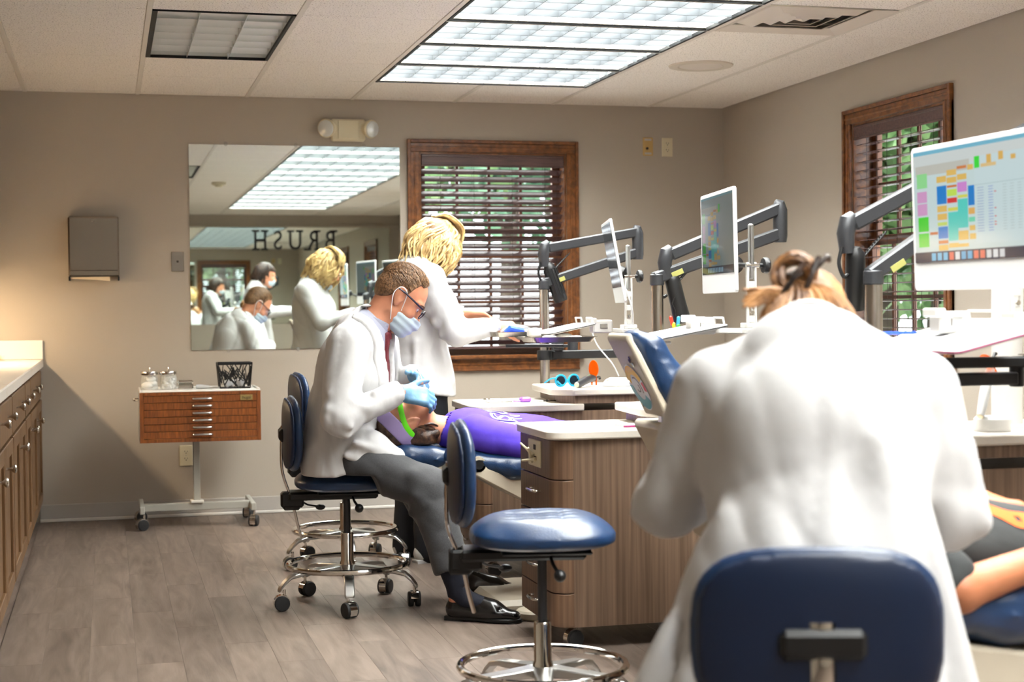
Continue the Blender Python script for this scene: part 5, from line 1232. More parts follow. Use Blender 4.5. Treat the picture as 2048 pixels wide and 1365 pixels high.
# ================================================================ people
def nv(v): v = np.array(v, float); return v/np.linalg.norm(v)
class Head:
    def __init__(s, c, f, u, k=1.):
        s.c = A(c); s.f = nv(f); u = A(u); s.u = nv(u-s.f*(u @ s.f)); s.l = np.cross(s.u, s.f); s.k = k
        s.R = np.array([s.f, s.l, s.u])
    def w(s, x, y, z): return s.c+s.k*(s.f*x+s.l*y+s.u*z)
    def e(s, x, y, z, a, b, c, k=.012, R=None): return ell(s.w(x, y, z), (a*s.k, b*s.k, c*s.k), s.R if R is None else R)+(k,)
    def r(s, p, q, a, b=None, k=.01): return rc(s.w(*p), s.w(*q), a*s.k, None if b is None else b*s.k)+(k,)
    def prims(s, neck, nr=.060, mouth=True):
        P_ = [s.e(-.014, 0, .030, .100, .077, .090, .02), s.e(.022, 0, -.028, .070, .064, .086, .03),
              s.e(.070, 0, -.103, .022, .024, .020, .02)]
        for t in (1, -1):
            P_ += [s.r((.005, t*.052, -.070), (.062, t*.016, -.108), .018, .018, .02), s.r((.084, t*.010, .020), (.068, t*.048, .020), .011, .011, .012),
                   s.e(.062, t*.038, -.036, .026, .026, .024, .02), s.e(.100, t*.011, -.042, .011, .009, .009, .006)]
        P_ += [s.r((.088, 0, .004), (.110, 0, -.036), .008, .012, .010)]
        if mouth: P_ += [s.r((.083, .020, -.070), (.092, 0, -.067), .006, .008, .005), s.r((.083, -.020, -.070), (.092, 0, -.067), .006, .008, .005), s.r((.084, .014, -.081), (.084, -.014, -.081), .008, .008, .006)]
        for t in (1, -1):
            ca, sa = math.cos(.28), math.sin(.28)
            Re = np.array([s.f*ca+s.u*sa, s.l*1.0, -s.f*sa+s.u*ca])
            P_ += [s.e(-.010, t*.078, -.006, .023, .009, .033, .006, Re), s.e(-.002, t*.075, -.034, .010, .007, .012, .006), s.e(-.018, t*.083, .0, .016, .006, .028, .004, Re)]
        P_ += [rc(s.w(-.028, 0, -.055), neck, nr*s.k*.95, nr*s.k)+(.03,)]
        cuts = []
        for t in (1, -1):
            cuts += [s.e(.096, t*.032, .0, .014, .018, .011), s.e(.004, t*.089, -.004, .010, .008, .016)]
        return P_, cuts
    def eyes(s, par):
        for t in (1, -1):
            o = obj('eye', MB().sphere(s.w(.0735, t*.031, -.001), .0120*s.k, 14, 9), 'eye_white', par, world=True)
            obj('iris', MB().sphere(s.w(.0820, t*.031, -.003), .0052*s.k, 10, 7), 'eye', o, world=True)
def hand_prims(wr, d, n, side, curl=(35, 40, 45, 50), sp=.10, thumb=(.55, .75, -.25), tb=25, k=1., g=0., straight=None):
    """d: wrist to fingers, n: out of the back of the hand, side: +1/-1 puts the thumb along side*(d x n)"""
    wr = A(wr); d = nv(d); n = A(n); n = nv(n-d*(n @ d)); s = np.cross(d, n)*side; P_ = []
    P_ += [rbox(wr+d*.052*k, (.050*k, .040*k, .0145*k+g), .0135*k, np.array([d, s, n]))+(.012,), rc(wr-d*.02, wr+d*.03*k, .027*k+g, .026*k+g, n, .72)+(.02,)]
    ln = [(.042, .025, .019), (.046, .029, .021), (.042, .027, .020), (.033, .020, .018)]; off = [.030, .010, -.010, -.029]; rad = [.0095, .0098, .0093, .0082]
    for i in range(4):
        p = wr+d*(.094-.006*abs(i-1.2))*k+s*off[i]*k; dd = nv(d+s*sp*(1.5-i)*.6); a = R_(curl[i])
        for j, L_ in enumerate(ln[i]):
            a_ = a*(.55, 1.35, 1.85)[j]; v = dd*math.cos(a_)-n*math.sin(a_); q = p+v*L_*k
            P_.append(rc(p, q, (rad[i]-.0008*j)*k+g, (rad[i]-.0008*(j+1))*k+g)+(.005 if j else .010,)); p = q
    p = wr+d*.022*k+s*.030*k-n*.006*k; v = nv(d*thumb[0]+s*thumb[1]+n*thumb[2]); q = p+v*.042*k
    P_.append(rc(p, q, .0145*k+g, .0115*k+g)+(.012,)); v2 = nv(v+d*math.tan(R_(tb))); r_ = q+v2*.030*k; P_.append(rc(q, r_, .0115*k+g, .0100*k+g)+(.004,)); v3 = nv(v2+d*.25); P_.append(rc(r_, r_+v3*.022*k, .0100*k+g, .0082*k+g)+(.004,))
    return P_
def person(name, label, ps, cuts, mat, res, fine, base, group=None, keeps=()):
    lo, hi = bounds(ps); v = Vol(lo, hi, res, fine)
    for p in ps: v.add(p[:3], p[3] if len(p) > 3 else .02)
    for c in cuts: v.cut(c[:3], .008)
    for c in keeps: v.keep(c)
    me = v.mesh(name, mat, 1); o = obj(name, me, loc=base, world=True); return tag(o, label, 'person', group)
def part(name, v, mat, par, sm=1): return obj(name, v.mesh(name, mat, sm), parent=par, world=True)
def vol(ps, res, fine=(), m=.03):
    lo, hi = bounds(ps, m); v = Vol(lo, hi, res, fine)
    for p in ps: v.add(p[:3], p[3] if len(p) > 3 else .02)
    return v
def ring_keep(v, a, b):
    """keep the slab between the points a and b (planes at right angles to a-b)"""
    a = A(a); b = A(b); n = nv(b-a); v.keep(half(n, n @ a)); v.keep(half(-n, -(n @ b))); return v
def strands(head, n, seed, gen, r0, r1, name, mat, par, nseg=8, sides=5):
    rs = random.Random(seed); m = MB()
    for _ in range(n):
        pts = gen(rs); k = len(pts); m.tube(pts, [r0*.3 if i == 0 else r0*(1-.25*i/(k-1)) if i < k*.6 else r0*.85+(r1-r0*.85)*((i-k*.6)/(k*.4)) for i in range(k)], sides)
    return obj(name, m, mat, par, world=True, smooth=60)
def shoe(heel, toe, par, mat='leather', w_=.048, sole='black', h=.075):
    heel = A(heel); toe = A(toe); d = nv(toe-heel); L_ = np.linalg.norm(toe-heel); s = np.array([-d[1], d[0], 0]); z = np.array([0, 0, 1.])
    P_ = [rc(heel+d*.045+z*.045, heel+d*.05+z*(h+.02), .040, .036, s, .92)+(.02,), rc(heel+d*.045+z*.040, heel+d*L_*.62+z*.038, .042, .047, z, .9)+(.03,), rc(heel+d*L_*.55+z*.034, toe-d*.034+z*.026, .046, .030, z, .72)+(.02,), rc(heel+d*.07+z*.085, heel+d*L_*.58+z*.052, .032, .030)+(.02,)]
    v = vol(P_, .005); v.keep(half((0, 0, 1), .014)); v.cut(rc(heel+d*.055+z*.10, heel+d*.055+z*.16, .033), .006)
    for q in (.74,): v.cut(rc(heel+d*L_*q+s*.05+z*.05, heel+d*L_*q-s*.05+z*.05, .003), .004)
    o = part('shoe', v, mat, par)
    pl = [( -.002, -.030), (.05, -.036), (L_*.40, -.032), (L_*.68, -.047), (L_*.88, -.036), (L_+.003, -.008), (L_+.003, .008), (L_*.88, .036), (L_*.68, .047), (L_*.40, .032), (.05, .036), (-.002, .030)]
    M = MX(heel, d, s, z); so = obj('sole', MB().prism(pl, M @ Matrix.Translation((0, 0, .004)), .013), sole, o, world=True, bev=.003)
    obj('heel', MB().prism([(0, -.032), (.07, -.034), (.07, .034), (0, .032)], M, .006), sole, o, world=True)
    m = MB()
    for k in range(4): q = heel+d*(L_*.36+.016*k)+z*(.100-.009*k); m.tube([q-s*.020, q+z*.004, q+s*.020], .0022, 6)
    obj('laces', m, mat, o, world=True); return o
# ---------------------------------------------------------------- the seated man
T = np.array([.87, -.5, 0]); Lt = np.array([.5, .87, 0]); Zv = np.array([0, 0, 1.])
hd = Head((1.122, 6.03, 1.222), (.735, -.13, -.665), (.66, -.05, .74), 1.0)
nk = A((1.005, 6.035, 1.10))
p1, p2, p3, p4 = A((.885, 6.07, .60)), A((.895, 6.065, .76)), A((.935, 6.045, .92)), A((.965, 6.035, 1.03))
shR, elR, wrR = A((.888, 5.880, 1.035)), A((.835, 5.80, .775)), A((1.075, 5.862, .852))
shL, elL, wrL = A((1.055, 6.18, 1.03)), A((1.12, 6.33, .80)), A((1.195, 6.185, .905))
def torso(o): return [rc(p1, p2, .184-o, .178-o, T, .80)+(.02,), rc(p2, p3, .178-o, .188-o, T, .76)+(.02,), rc(p3, p4, .188-o, .156-o, T, .70)+(.02,), rc(shR+A((.02, .02, .012)), shL-A((.02, .02, -.012)), .066-o, .066-o)+(.05,), rc(p4+Zv*.03, nk, .095-o, .072-o)+(.05,)]
hpR, knR, anR = A((.93, 5.945, .588)), A((1.172, 5.800, .490)), A((1.262, 5.695, .13)); hpL, knL, anL = A((.985, 6.165, .592)), A((1.20, 6.27, .48)), A((1.37, 6.148, .13))
dR = A((.94, .10, -.20)); nR = A((.05, -.80, .58)); HR = hand_prims(wrR+A((.02, 0, 0)), dR, nR, -1, (46, 50, 48, 44), .05, (.66, .62, .05), 35)
dL = A((.18, -.86, -.22)); nL = A((.75, .1, .62)); HL = hand_prims(wrL+A((.0, -.02, 0)), dL, nL, 1, (52, 58, 60, 62), .05, (.7, .6, -.3), 20)
hp, hc = hd.prims(nk, .060)
body = hp+torso(.03)+[rc(shR, elR, .05, .042), rc(elR, wrR, .042, .030), rc(wrR, wrR+A((.02, 0, 0)), .028), rc(shL, elL, .05, .042), rc(elL, wrL, .042, .030),
       rc(hpR, knR, .075, .058), rc(knR, anR, .055, .038), rc(hpL, knL, .075, .058), rc(knL, anL, .055, .038), rc(anR+A((-.005, 0, -.05)), anR+A((.11, -.072, -.092)), .030, .024), rc(anL+A((0, 0, -.05)), anL+A((.13, -.015, -.092)), .030, .024)]+[(p[0], p[1], p[2], p[3]) for p in hand_prims(wrR+A((.02, 0, 0)), dR, nR, -1, (46, 50, 48, 44), .05, (.66, .62, .05), 35, .94)+hand_prims(wrL+A((.0, -.02, 0)), dL, nL, 1, (52, 58, 60, 62), .05, (.7, .6, -.3), 20, .94)]
SEATK = (None, None, lambda X, Y, Z: .540-6*np.maximum(X-.97, 0)**1.3-Z+0*Y)
SEATB = (None, None, lambda X, Y, Z: .556-6*np.maximum(X-.99, 0)**1.3-Z+0*Y)
MAN = person('person', 'man in white coat, dark red tie, face mask and blue gloves, seated on a stool', body, hc, 'skin', .0075, [(0, .99, 1.30, .0034), (1, 5.90, 6.16, .0034), (2, 1.02, 1.38, .0034)], (.909, 6.08, 0), keeps=[SEATB])
hd.eyes(MAN)
for t_ in (1, -1): obj('eyebrow', MB().tube(bez([hd.w(.097, t_*.014, .020), hd.w(.092, t_*.034, .026), hd.w(.078, t_*.052, .020)], 4), .0042, 6, flat=(.6, 1)), 'hair_brown', MAN, world=True)
# coat
TV = vol(torso(0)+[rc(p1, (.89, 6.06, .545), .186, .190, T, .86)+(.02,), rc((.95, 5.93, .640), (1.055, 5.885, .60), .088, .045)+(.02,), rc((1.03, 6.13, .64), (1.10, 6.16, .60), .09, .05)+(.03,)], .0075, m=.07)
def vee(w0, w1, zlo=.80, ztop=1.16, fwd=.0, side=0):
    def f(X, Y, Z):
        l = (X-p4[0])*Lt[0]+(Y-p4[1])*Lt[1]; t = (X-p4[0])*T[0]+(Y-p4[1])*T[1]
        k = np.clip((Z-zlo)/(ztop-zlo), 0, 1.2); a = w0*k
        d = np.maximum(l-a, -a-l) if w1 is None else np.maximum(np.abs(np.abs(l)-a-w1/2*np.clip(1.5-k, .6, 1))-w1/2*np.clip(1.5-k, .6, 1), -1)
        return np.maximum(np.maximum(np.maximum(d, fwd-t), zlo-Z), Z-ztop-.03)
    return (None, None, f)
shirt = TV.clone(); shirt.f += .013
tie = TV.clone(); tie.f += .004
lap = TV.clone(); lap.f -= .008
coat = TV.clone(); coat.cut(vee(.085, None), .004)
sl = [rc(shR, elR, .083, .070), rc(elR, wrR-A((.0, 0, 0)), .068, .043), rc(shL, elL, .083, .070), rc(elL, wrL, .068, .043)]
fo = [rc((.80, 5.80, .87), (.87, 5.78, .80), .012, .02), rc((.87, 5.77, .84), (.80, 5.76, .76), .014, .02), rc((.90, 5.82, .74), (.97, 5.80, .80), .014, .012), rc((.86, 5.78, .71), (.94, 5.80, .765), .016, .012)]
c2 = vol(torso(0)+sl, .0075, m=.07); c2.ax = coat.ax if False else c2.ax
coat_ps = sl
lo = np.minimum(bounds(torso(0)+sl, .07)[0], bounds(torso(0), .07)[0])
CV = Vol(lo-.08, np.maximum(bounds(sl, .07)[1], bounds(torso(0), .07)[1])+.06, .0075)
for p in torso(0)+[rc(p1, (.89, 6.06, .545), .186, .190, T, .86)+(.02,), rc((.95, 5.93, .640), (1.055, 5.885, .60), .088, .045)+(.02,), rc((1.03, 6.13, .64), (1.10, 6.16, .60), .09, .05)+(.03,)]: CV.add(p[:3], p[3])
CV.cut(vee(.085, None), .004)
for p in sl: CV.add(p, .022)
for p in fo: CV.add(p, .03)
CV.disp(folds(3, .0062, 19, (1, 1, .5), 5))
for a, b in (((.845, 5.865, .72), (.835, 5.87, .55)), ((.86, 5.845, .99), (.815, 5.83, .90)), ((.815, 5.83, .90), (.80, 5.86, .80))): CV.cut(rc(a, b, .006), .012)
for a, b, r in (((.80, 5.75, .80), (.87, 5.735, .735), .012), ((.79, 5.77, .74), (.86, 5.755, .70), .012), ((.88, 5.755, .83), (.95, 5.79, .80), .010), ((.86, 5.78, .93), (.80, 5.77, .86), .012), ((.97, 5.80, .86), (1.0, 5.83, .80), .010), ((.90, 5.84, .67), (1.0, 5.86, .63), .012), ((.87, 5.86, .62), (.95, 5.86, .585), .012)): CV.add(rc(a, b, r, r*.6), .022)
CV.keep((None, None, lambda X, Y, Z: .532+np.maximum(X-.83, 0)*.26-Z)); CV.keep(half(-nv(wrR-elR), -(nv(wrR-elR) @ (wrR+nv(wrR-elR)*.012))) if False else (None, None, lambda X, Y, Z: np.where(Y < 5.93, (X-wrR[0])*nv(wrR-elR)[0]+(Y-wrR[1])*nv(wrR-elR)[1]+(Z-wrR[2])*nv(wrR-elR)[2]-.012, -1.)))
for a, b in (((1.06, 5.845, .70), (1.0, 5.87, .69)), ): CV.cut(rc(a, b, .004), .01)
# hollow under the hem and at the cuffs so the coat reads as cloth
CV.cut(rc(wrR-A((.02, .004, .006)), wrR+A((.03, .006, .01)), .031), .004)
coat = part('coat', CV, 'coat', MAN)
lap.keep(vee(.085, .075, .82), .003); part('lapel', lap, 'coat', coat)
shirt.keep(vee(.12, None, .84), .004); SH = part('shirt', shirt, 'shirt_grey', MAN)
tie.keep((None, None, lambda X, Y, Z: np.maximum(np.maximum(np.abs((X-p4[0])*Lt[0]+(Y-p4[1])*Lt[1]-.004)-(.017+.05*np.clip(1.07-Z, 0, .3)), np.maximum(-((X-p4[0])*T[0]+(Y-p4[1])*T[1]), .84-Z)), Z-1.085)), .003); part('tie', tie, 'tie', MAN)
na = hd.w(-.03, 0, -.085); nd = nv(na-nk)
cv = vol([rc(nk-nd*.06, na, .073, .069)], .005); ring_keep(cv, nk-nd*.012, nk+nd*.040); cv.cut(rc(nk-nd*.1, na+nd*.1, .0635)); cv.cut((None, None, lambda X, Y, Z: np.maximum(np.abs((X-nk[0])*Lt[0]+(Y-nk[1])*Lt[1])-.012, -((X-nk[0])*T[0]+(Y-nk[1])*T[1]))), .003); part('collar', cv, 'shirt_grey', SH)
cv = vol([rc(nk-nd*.06-T*.006, na-T*.004, .090, .083)], .006); ring_keep(cv, nk-nd*.035, nk+nd*.022); cv.cut(rc(nk-nd*.1-T*.004, na+nd*.1, .076)); cv.cut((None, None, lambda X, Y, Z: .030-((X-nk[0])*T[0]+(Y-nk[1])*T[1]) if False else -((X-nk[0])*T[0]+(Y-nk[1])*T[1])+.030), .003); part('coat_collar', cv, 'coat', coat)
obj('knot', MB().tube([nk+T*.062-Zv*.012, nk+T*.070-Zv*.045], [.017, .012], 8, flat=(1, .8)), 'tie', MAN, world=True)
# trousers
sd = nv(anR-knR); sdL = nv(anL-knL)
tv = vol([rc((.885, 6.07, .585), (.92, 6.06, .63), .175, .16, T, .86), rc(hpR, knR, .098, .080)+(.03,), rc(knR, anR+sd*.05, .078, .068)+(.03,), rc(hpL, knL, .098, .080)+(.03,), rc(knL, anL+sdL*.05, .078, .068)+(.03,),
          rc(knR+A((-.06, -.03, .055)), knR+A((.045, -.01, .045)), .018, .014)+(.03,), rc(knR+A((-.03, -.06, -.04)), knR+A((-.06, 0, -.09)), .016)+(.03,), rc(knR+A((.02, -.07, -.07)), knR+A((-.05, -.06, -.02)), .013)+(.03,)], .0075)
hR = knR+sd*.325; hL = knL+sdL*.325
tv.keep((None, None, lambda X, Y, Z: np.where((Z < .4) & (Y < 5.95), (X-hR[0])*sd[0]+(Y-hR[1])*sd[1]+(Z-hR[2])*sd[2], np.where((Z < .4), (X-hL[0])*sdL[0]+(Y-hL[1])*sdL[1]+(Z-hL[2])*sdL[2], -1))))
tv.cut(rc(hR-sd*.03, hR+sd*.1, .058)); tv.cut(rc(hL-sdL*.03, hL+sdL*.1, .058))
tv.disp(folds(9, .0035, 16)); tv.keep(SEATK); part('trousers', tv, 'trousers', MAN)
for a, b in ((anR, hR), (anL, hL)): obj('sock', MB().tube([a+A((.085, -.05 if a is anR else -.01, -.072)), a+A((.03, -.018 if a is anR else 0, -.055)), a+A((0, 0, -.02)), a, b], [.034, .040, .043, .045, .05], 16), 'sock', MAN, world=True)
shoe((1.228, 5.728, 0), (1.475, 5.565, 0), MAN); shoe((1.335, 6.150, 0), (1.628, 6.118, 0), MAN)
# gloves with five fingers
def glove(wr, d, n, side, curl, sp, th, tb, cuff):
    P_ = hand_prims(wr, d, n, side, curl, sp, th, tb, 1., .0006)+[rc(cuff, wr, .037, .031)+(.012,)]
    v = vol(P_, .0026); dd = nv(A(wr)-A(cuff)); v.keep(half(dd, dd @ A(cuff)+.004)); v.disp(folds(5, .0006, 70)); return part('glove', v, 'glove', MAN)
glove(wrR+A((.02, 0, 0)), dR, nR, -1, (46, 50, 48, 44), .05, (.66, .62, .05), 35, wrR+A((.008, 0, 0)))
glove(wrL+A((.0, -.02, 0)), dL, nL, 1, (52, 58, 60, 62), .05, (.7, .6, -.3), 20, wrL)
# hair, mask, glasses
hv = vol([hd.e(-.017, 0, .035, .1035, .0800, .0940, .01), hd.e(-.055, 0, -.003, .060, .072, .068, .02)], .0034)
def hairline(h, pts):
    """keep the part above a line in the side view; pts: (f, u) from front to back"""
    def f(X, Y, Z):
        q = [(X-h.c[0])*h.R[i, 0]+(Y-h.c[1])*h.R[i, 1]+(Z-h.c[2])*h.R[i, 2] for i in range(3)]
        fx = q[0]/h.k; u = q[2]/h.k; lim = np.interp(fx, [p[0] for p in pts], [p[1] for p in pts]); return (lim-u)*.7
    return (None, None, f)
hv.keep(hairline(hd, [(-.12, -.072), (-.07, -.062), (-.038, -.030), (-.024, .030), (.002, .032), (.006, -.004), (.015, -.002), (.019, .050), (.030, .080), (.044, .078), (.056, .104), (.075, .112), (.12, .115)]), .004)
HM = part('hair', hv, 'hair_brown', MAN, 1)
HL_ = [(-.12, -.066), (-.07, -.056), (-.038, -.024), (-.024, .036), (.002, .038), (.006, .0), (.015, .002), (.019, .054), (.030, .084), (.044, .082), (.056, .104), (.075, .106), (.12, .106)]
def short_hair(rs):
    a = rs.uniform(-1.72, 1.72); t = rs.uniform(.45, 2.95); out = []
    for k in range(4):
        th = t+k*.075; a2 = a*(1-.02*k)+rs.uniform(-.015, .015); rr = 1.0+.012*k
        p = (-.017+.1045*rr*math.cos(th), .081*rr*math.sin(th)*math.sin(a2), .035+.095*rr*math.sin(th)*math.cos(a2))
        out.append(p)
    if out[0][2] < np.interp(out[0][0], [q[0] for q in HL_], [q[1] for q in HL_]): return [hd.w(-.02, 0, .10), hd.w(-.03, 0, .10), hd.w(-.04, 0, .10)]
    return [hd.w(*p) for p in out]
strands(hd, 1500, 77, short_hair, .0016, .0006, 'hair_strands', 'hair_brown', HM, sides=3)
mv = vol([hd.e(.050, 0, -.066, .074, .064, .070, .01), hd.r((.085, 0, -.03), (.118, 0, -.048), .012, .012, .03), hd.e(.068, 0, -.100, .040, .045, .038, .02)], .0034)
mv.keep(hairline(hd, [(.0, .0), (.02, -.135), (.055, -.13), (.12, -.13)]), .003)
mv.keep((None, None, lambda X, Y, Z: -(((X-hd.c[0])*hd.R[0, 0]+(Y-hd.c[1])*hd.R[0, 1]+(Z-hd.c[2])*hd.R[0, 2])-.018-.22*np.abs(((X-hd.c[0])*hd.R[2, 0]+(Y-hd.c[1])*hd.R[2, 1]+(Z-hd.c[2])*hd.R[2, 2])+.072))), .003)
mv.keep((None, None, lambda X, Y, Z: ((X-hd.c[0])*hd.R[2, 0]+(Y-hd.c[1])*hd.R[2, 1]+(Z-hd.c[2])*hd.R[2, 2])+.030+.12*np.clip(.11-((X-hd.c[0])*hd.R[0, 0]+(Y-hd.c[1])*hd.R[0, 1]+(Z-hd.c[2])*hd.R[0, 2]), 0, 1)), .003)
mv.disp(lambda X, Y, Z: .0016*np.sin(230*((X-hd.c[0])*hd.R[2, 0]+(Z-hd.c[2])*hd.R[2, 2]))); mk = part('face_mask', mv, 'mask', MAN)
for t_ in (1, -1):
    obj('ear_loop', MB().tube(bez([hd.w(.034, t_*.062, -.046), hd.w(.008, t_*.080, .018), hd.w(-.024, t_*.090, .024), hd.w(-.034, t_*.088, -.010), hd.w(-.012, t_*.086, -.05), hd.w(.024, t_*.060, -.098)], 5), .0018, 6), 'loop', mk, world=True)
gl = obj('glasses', MB().tube([hd.w(-.030, -.086, .012), hd.w(.0, -.086, .016), hd.w(.095, -.070, .012)], .0036, 8).tube([hd.w(-.030, .086, .012), hd.w(.0, .086, .016), hd.w(.095, .070, .012)], .0036, 8).tube([hd.w(.108, -.012, .004), hd.w(.112, 0, .008), hd.w(.108, .012, .004)], .002, 6), 'frame_navy', MAN, world=True)
for t_ in (1, -1):
    c = Vector(hd.w(.107, t_*.036, -.004)); ax = Vector(hd.f+hd.l*.16*t_-hd.u*.1).normalized(); up = Vector(hd.u); up = (up-ax*up.dot(ax)).normalized(); sx = up.cross(ax)
    M3 = Matrix(((sx.x*1.18, up.x, ax.x), (sx.y*1.18, up.y, ax.y), (sx.z*1.18, up.z, ax.z)))
    obj('rim', MB().torus(c, .0205, .0024, 28, 6, M3), 'frame_navy', gl, world=True); obj('lens', MB().lathe([(.0195, -.0006), (.0195, .0006)], c, 24, M3), 'lens', gl, world=True)
t = thing('dental_mirror', 'thin white and steel dental tool held between the blue gloves', 'dental tool', (1.20, 6.02, .86))
obj('shaft', MB().cyl((-.012, .03, .075), (.02, -.02, -.03), .003, 8), 'white', t); obj('tip', MB().cyl((.02, -.02, -.03), (.026, -.03, -.05), .0015, 6), 'chrome', t)
# ---------------------------------------------------------------- the patient in purple
hq = Head((1.128, 6.0, .738), (-.25, -.03, .968), (-.966, 0, -.26), .98); nk2 = A((1.285, 6.0, .690))
hp, hc = hq.prims(nk2, .054)
qsR, qeR, qwR = A((1.375, 5.83, .690)), A((1.56, 5.785, .640)), A((1.80, 5.80, .655)); qsL, qeL, qwL = A((1.375, 6.17, .69)), A((1.57, 6.22, .645)), A((1.80, 6.16, .66))
def ptor(o): return [rc((1.375, 5.90, .680), (1.375, 6.10, .680), .076-o, .076-o, (0, 0, 1), .95)+(.03,), rc((1.45, 6.0, .668), (1.62, 6.0, .640), .150-o, .148-o, (0, 0, 1), .60)+(.03,), rc((1.62, 6.0, .650), (1.92, 6.0, .60), .15-o, .16-o, (0, 0, 1), .58)+(.05,), rc((1.30, 6.0, .690), (1.37, 6.0, .690), .062-o, .08-o)+(.04,)]
P2 = hp+ptor(.015)+[rc(qsR, qeR, .045, .038), rc(qeR, qwR, .038, .027), rc(qsL, qeL, .045, .038), rc(qeL, qwL, .038, .027), rc((1.92, 5.91, .59), (2.38, 5.90, .60), .075, .055), rc((2.38, 5.90, .60), (2.78, 5.90, .48), .052, .036), rc((1.92, 6.09, .59), (2.38, 6.10, .60), .075, .055), rc((2.38, 6.10, .60), (2.78, 6.10, .48), .052, .036)]+hand_prims(qwR, (1, .05, .0), (0, -.2, 1), -1, (20, 22, 24, 26), .1, k=.9)+hand_prims(qwL, (1, -.05, 0), (0, .2, 1), 1, (20, 22, 24, 26), .1, k=.9)
KID = person('person', 'patient in a purple printed shirt lying back in the dental chair under the gloved hands', P2, hc+[hq.e(.093, 0, -.076, .016, .018, .011)], 'skin', .0075, [(0, 1.0, 1.30, .0036), (2, .63, .86, .0036), (1, 5.90, 6.10, .0036)], (1.6, 6.0, .55))
sv = vol([p for p in ptor(-.006)]+[rc(qsR, qsR+(qeR-qsR)*.82, .070, .066)+(.04,), rc(qsL, qsL+(qeL-qsL)*.82, .070, .066)+(.04,), rc((1.48, 5.80, .66), (1.53, 5.82, .615), .03, .02)+(.03,)], .0075)
sv.cut(rc((1.18, 6.0, .70), (1.315, 6.0, .705), .058)); sv.disp(folds(17, .0045, 24)); 
SHIRT = part('shirt', sv, 'purple', KID)
dg = SHIRT.data; bvh = BVHTree.FromPolygons([v.co+BASE[KID.name] for v in dg.vertices], [tuple(p.vertices) for p in dg.polygons])
def decal(txt, size, c, xdir, mat, ydir=None, th=.0015):
    me = text_mesh(txt, size, 0.0, 'print'); bm = bmesh.new(); bm.from_mesh(me)
    bmesh.ops.triangulate(bm, faces=bm.faces); bmesh.ops.subdivide_edges(bm, edges=bm.edges, cuts=2)
    xd = Vector(xdir).normalized(); yd = Vector((0, 0, 1)).cross(xd) if ydir is None else Vector(ydir)
    for v in bm.verts:
        p = Vector(c)+xd*v.co.x+yd*v.co.y; h = bvh.ray_cast(Vector((p.x, p.y, 1.2)), Vector((0, 0, -1)))
        v.co = Vector((p.x, p.y, (h[0].z if h[0] else .74)+th))
    bm.to_mesh(me); bm.free(); me.materials.append(MATS[mat]); return obj('print', me, parent=SHIRT, world=True)
for dx, sz, mt, th in ((0, .125, 'tee_ink', .002), (0.004, .095, 'tee_ink_grey', .003)):
    decal('JSU', sz, (1.50+dx, 5.955, 0), (0, 1, 0), mt, (-1, 0, 0), th)
decal('TU', .055, (1.56, 5.93, 0), (0, 1, 0), 'tee_ink', (-1, 0, 0), .0025)
# shorts, hair, headband, strap
shv = vol([rc((1.86, 6.0, .605), (2.0, 6.0, .59), .168, .165, (0, 0, 1), .62), rc((1.95, 5.91, .59), (2.34, 5.90, .60), .092, .072), rc((1.95, 6.09, .59), (2.34, 6.10, .60), .092, .072)], .009); part('shorts', shv, 'dark_cloth', KID)
hv = vol([hq.e(-.020, 0, .034, .104, .084, .098, .01), hq.e(-.055, 0, -.02, .062, .072, .075, .03), hq.e(-.075, -.01, -.10, .034, .05, .045, .03), hq.e(-.09, -.01, -.05, .04, .06, .05, .02)], .004)
hv.keep(hairline(hq, [(-.14, -.16), (-.06, -.14), (-.045, -.06), (-.02, .01), (.0, .02), (.03, .045), (.06, .062), (.08, .066), (.1, .07)]), .004)
hv.disp(lambda X, Y, Z: .002*np.sin(150*Z+30*X)*np.sin(60*X)+.0015*np.sin(190*Y+50*Z)); hv.keep(half((0, 0, 1), .642)); HK = part('hair', hv, 'hair_kid', KID, 0)
strands(hq, 60, 4, lambda rs: (lambda a, b: bez([hq.w(-.03, b*.07, -.03-.03*a), hq.w(-.055+.02*a, b*.06, -.075-.02*a), hq.w(-.075, b*.045+.01*a, -.115-.02*a), hq.w(-.07+.02*a, b*.03, -.13)], 3))(rs.random(), rs.choice([-1, 1])*(.5+.5*rs.random())), .005, .002, 'hair_strands', 'hair_kid', HK)
bv = vol([hq.e(-.018, 0, .034, .110, .091, .104, .01)], .004)
bv.keep((None, None, lambda X, Y, Z: np.abs(((X-hq.c[0])*hq.R[2, 0]+(Y-hq.c[1])*hq.R[2, 1]+(Z-hq.c[2])*hq.R[2, 2])-.062-.55*((X-hq.c[0])*hq.R[0, 0]+(Y-hq.c[1])*hq.R[0, 1]+(Z-hq.c[2])*hq.R[0, 2]))-.032), .003)
part('headband', bv, 'lilac', KID)
obj('goggle_strap', MB().tube(bez([hq.w(.098, -.058, .012), hq.w(.060, -.082, .022), hq.w(.0, -.090, .022), hq.w(-.045, -.084, .006), hq.w(-.070, -.066, -.012)], 8), .011, 10, flat=(.25, 1)), 'green_strap', KID, world=True)
gg = obj('goggles', MB().tube(bez([hq.w(.098, -.058, .012), hq.w(.112, -.03, .012), hq.w(.116, 0, .012), hq.w(.112, .03, .012), hq.w(.098, .058, .012)], 6), .012, 10, flat=(.4, 1)), 'green_strap', KID, world=True)
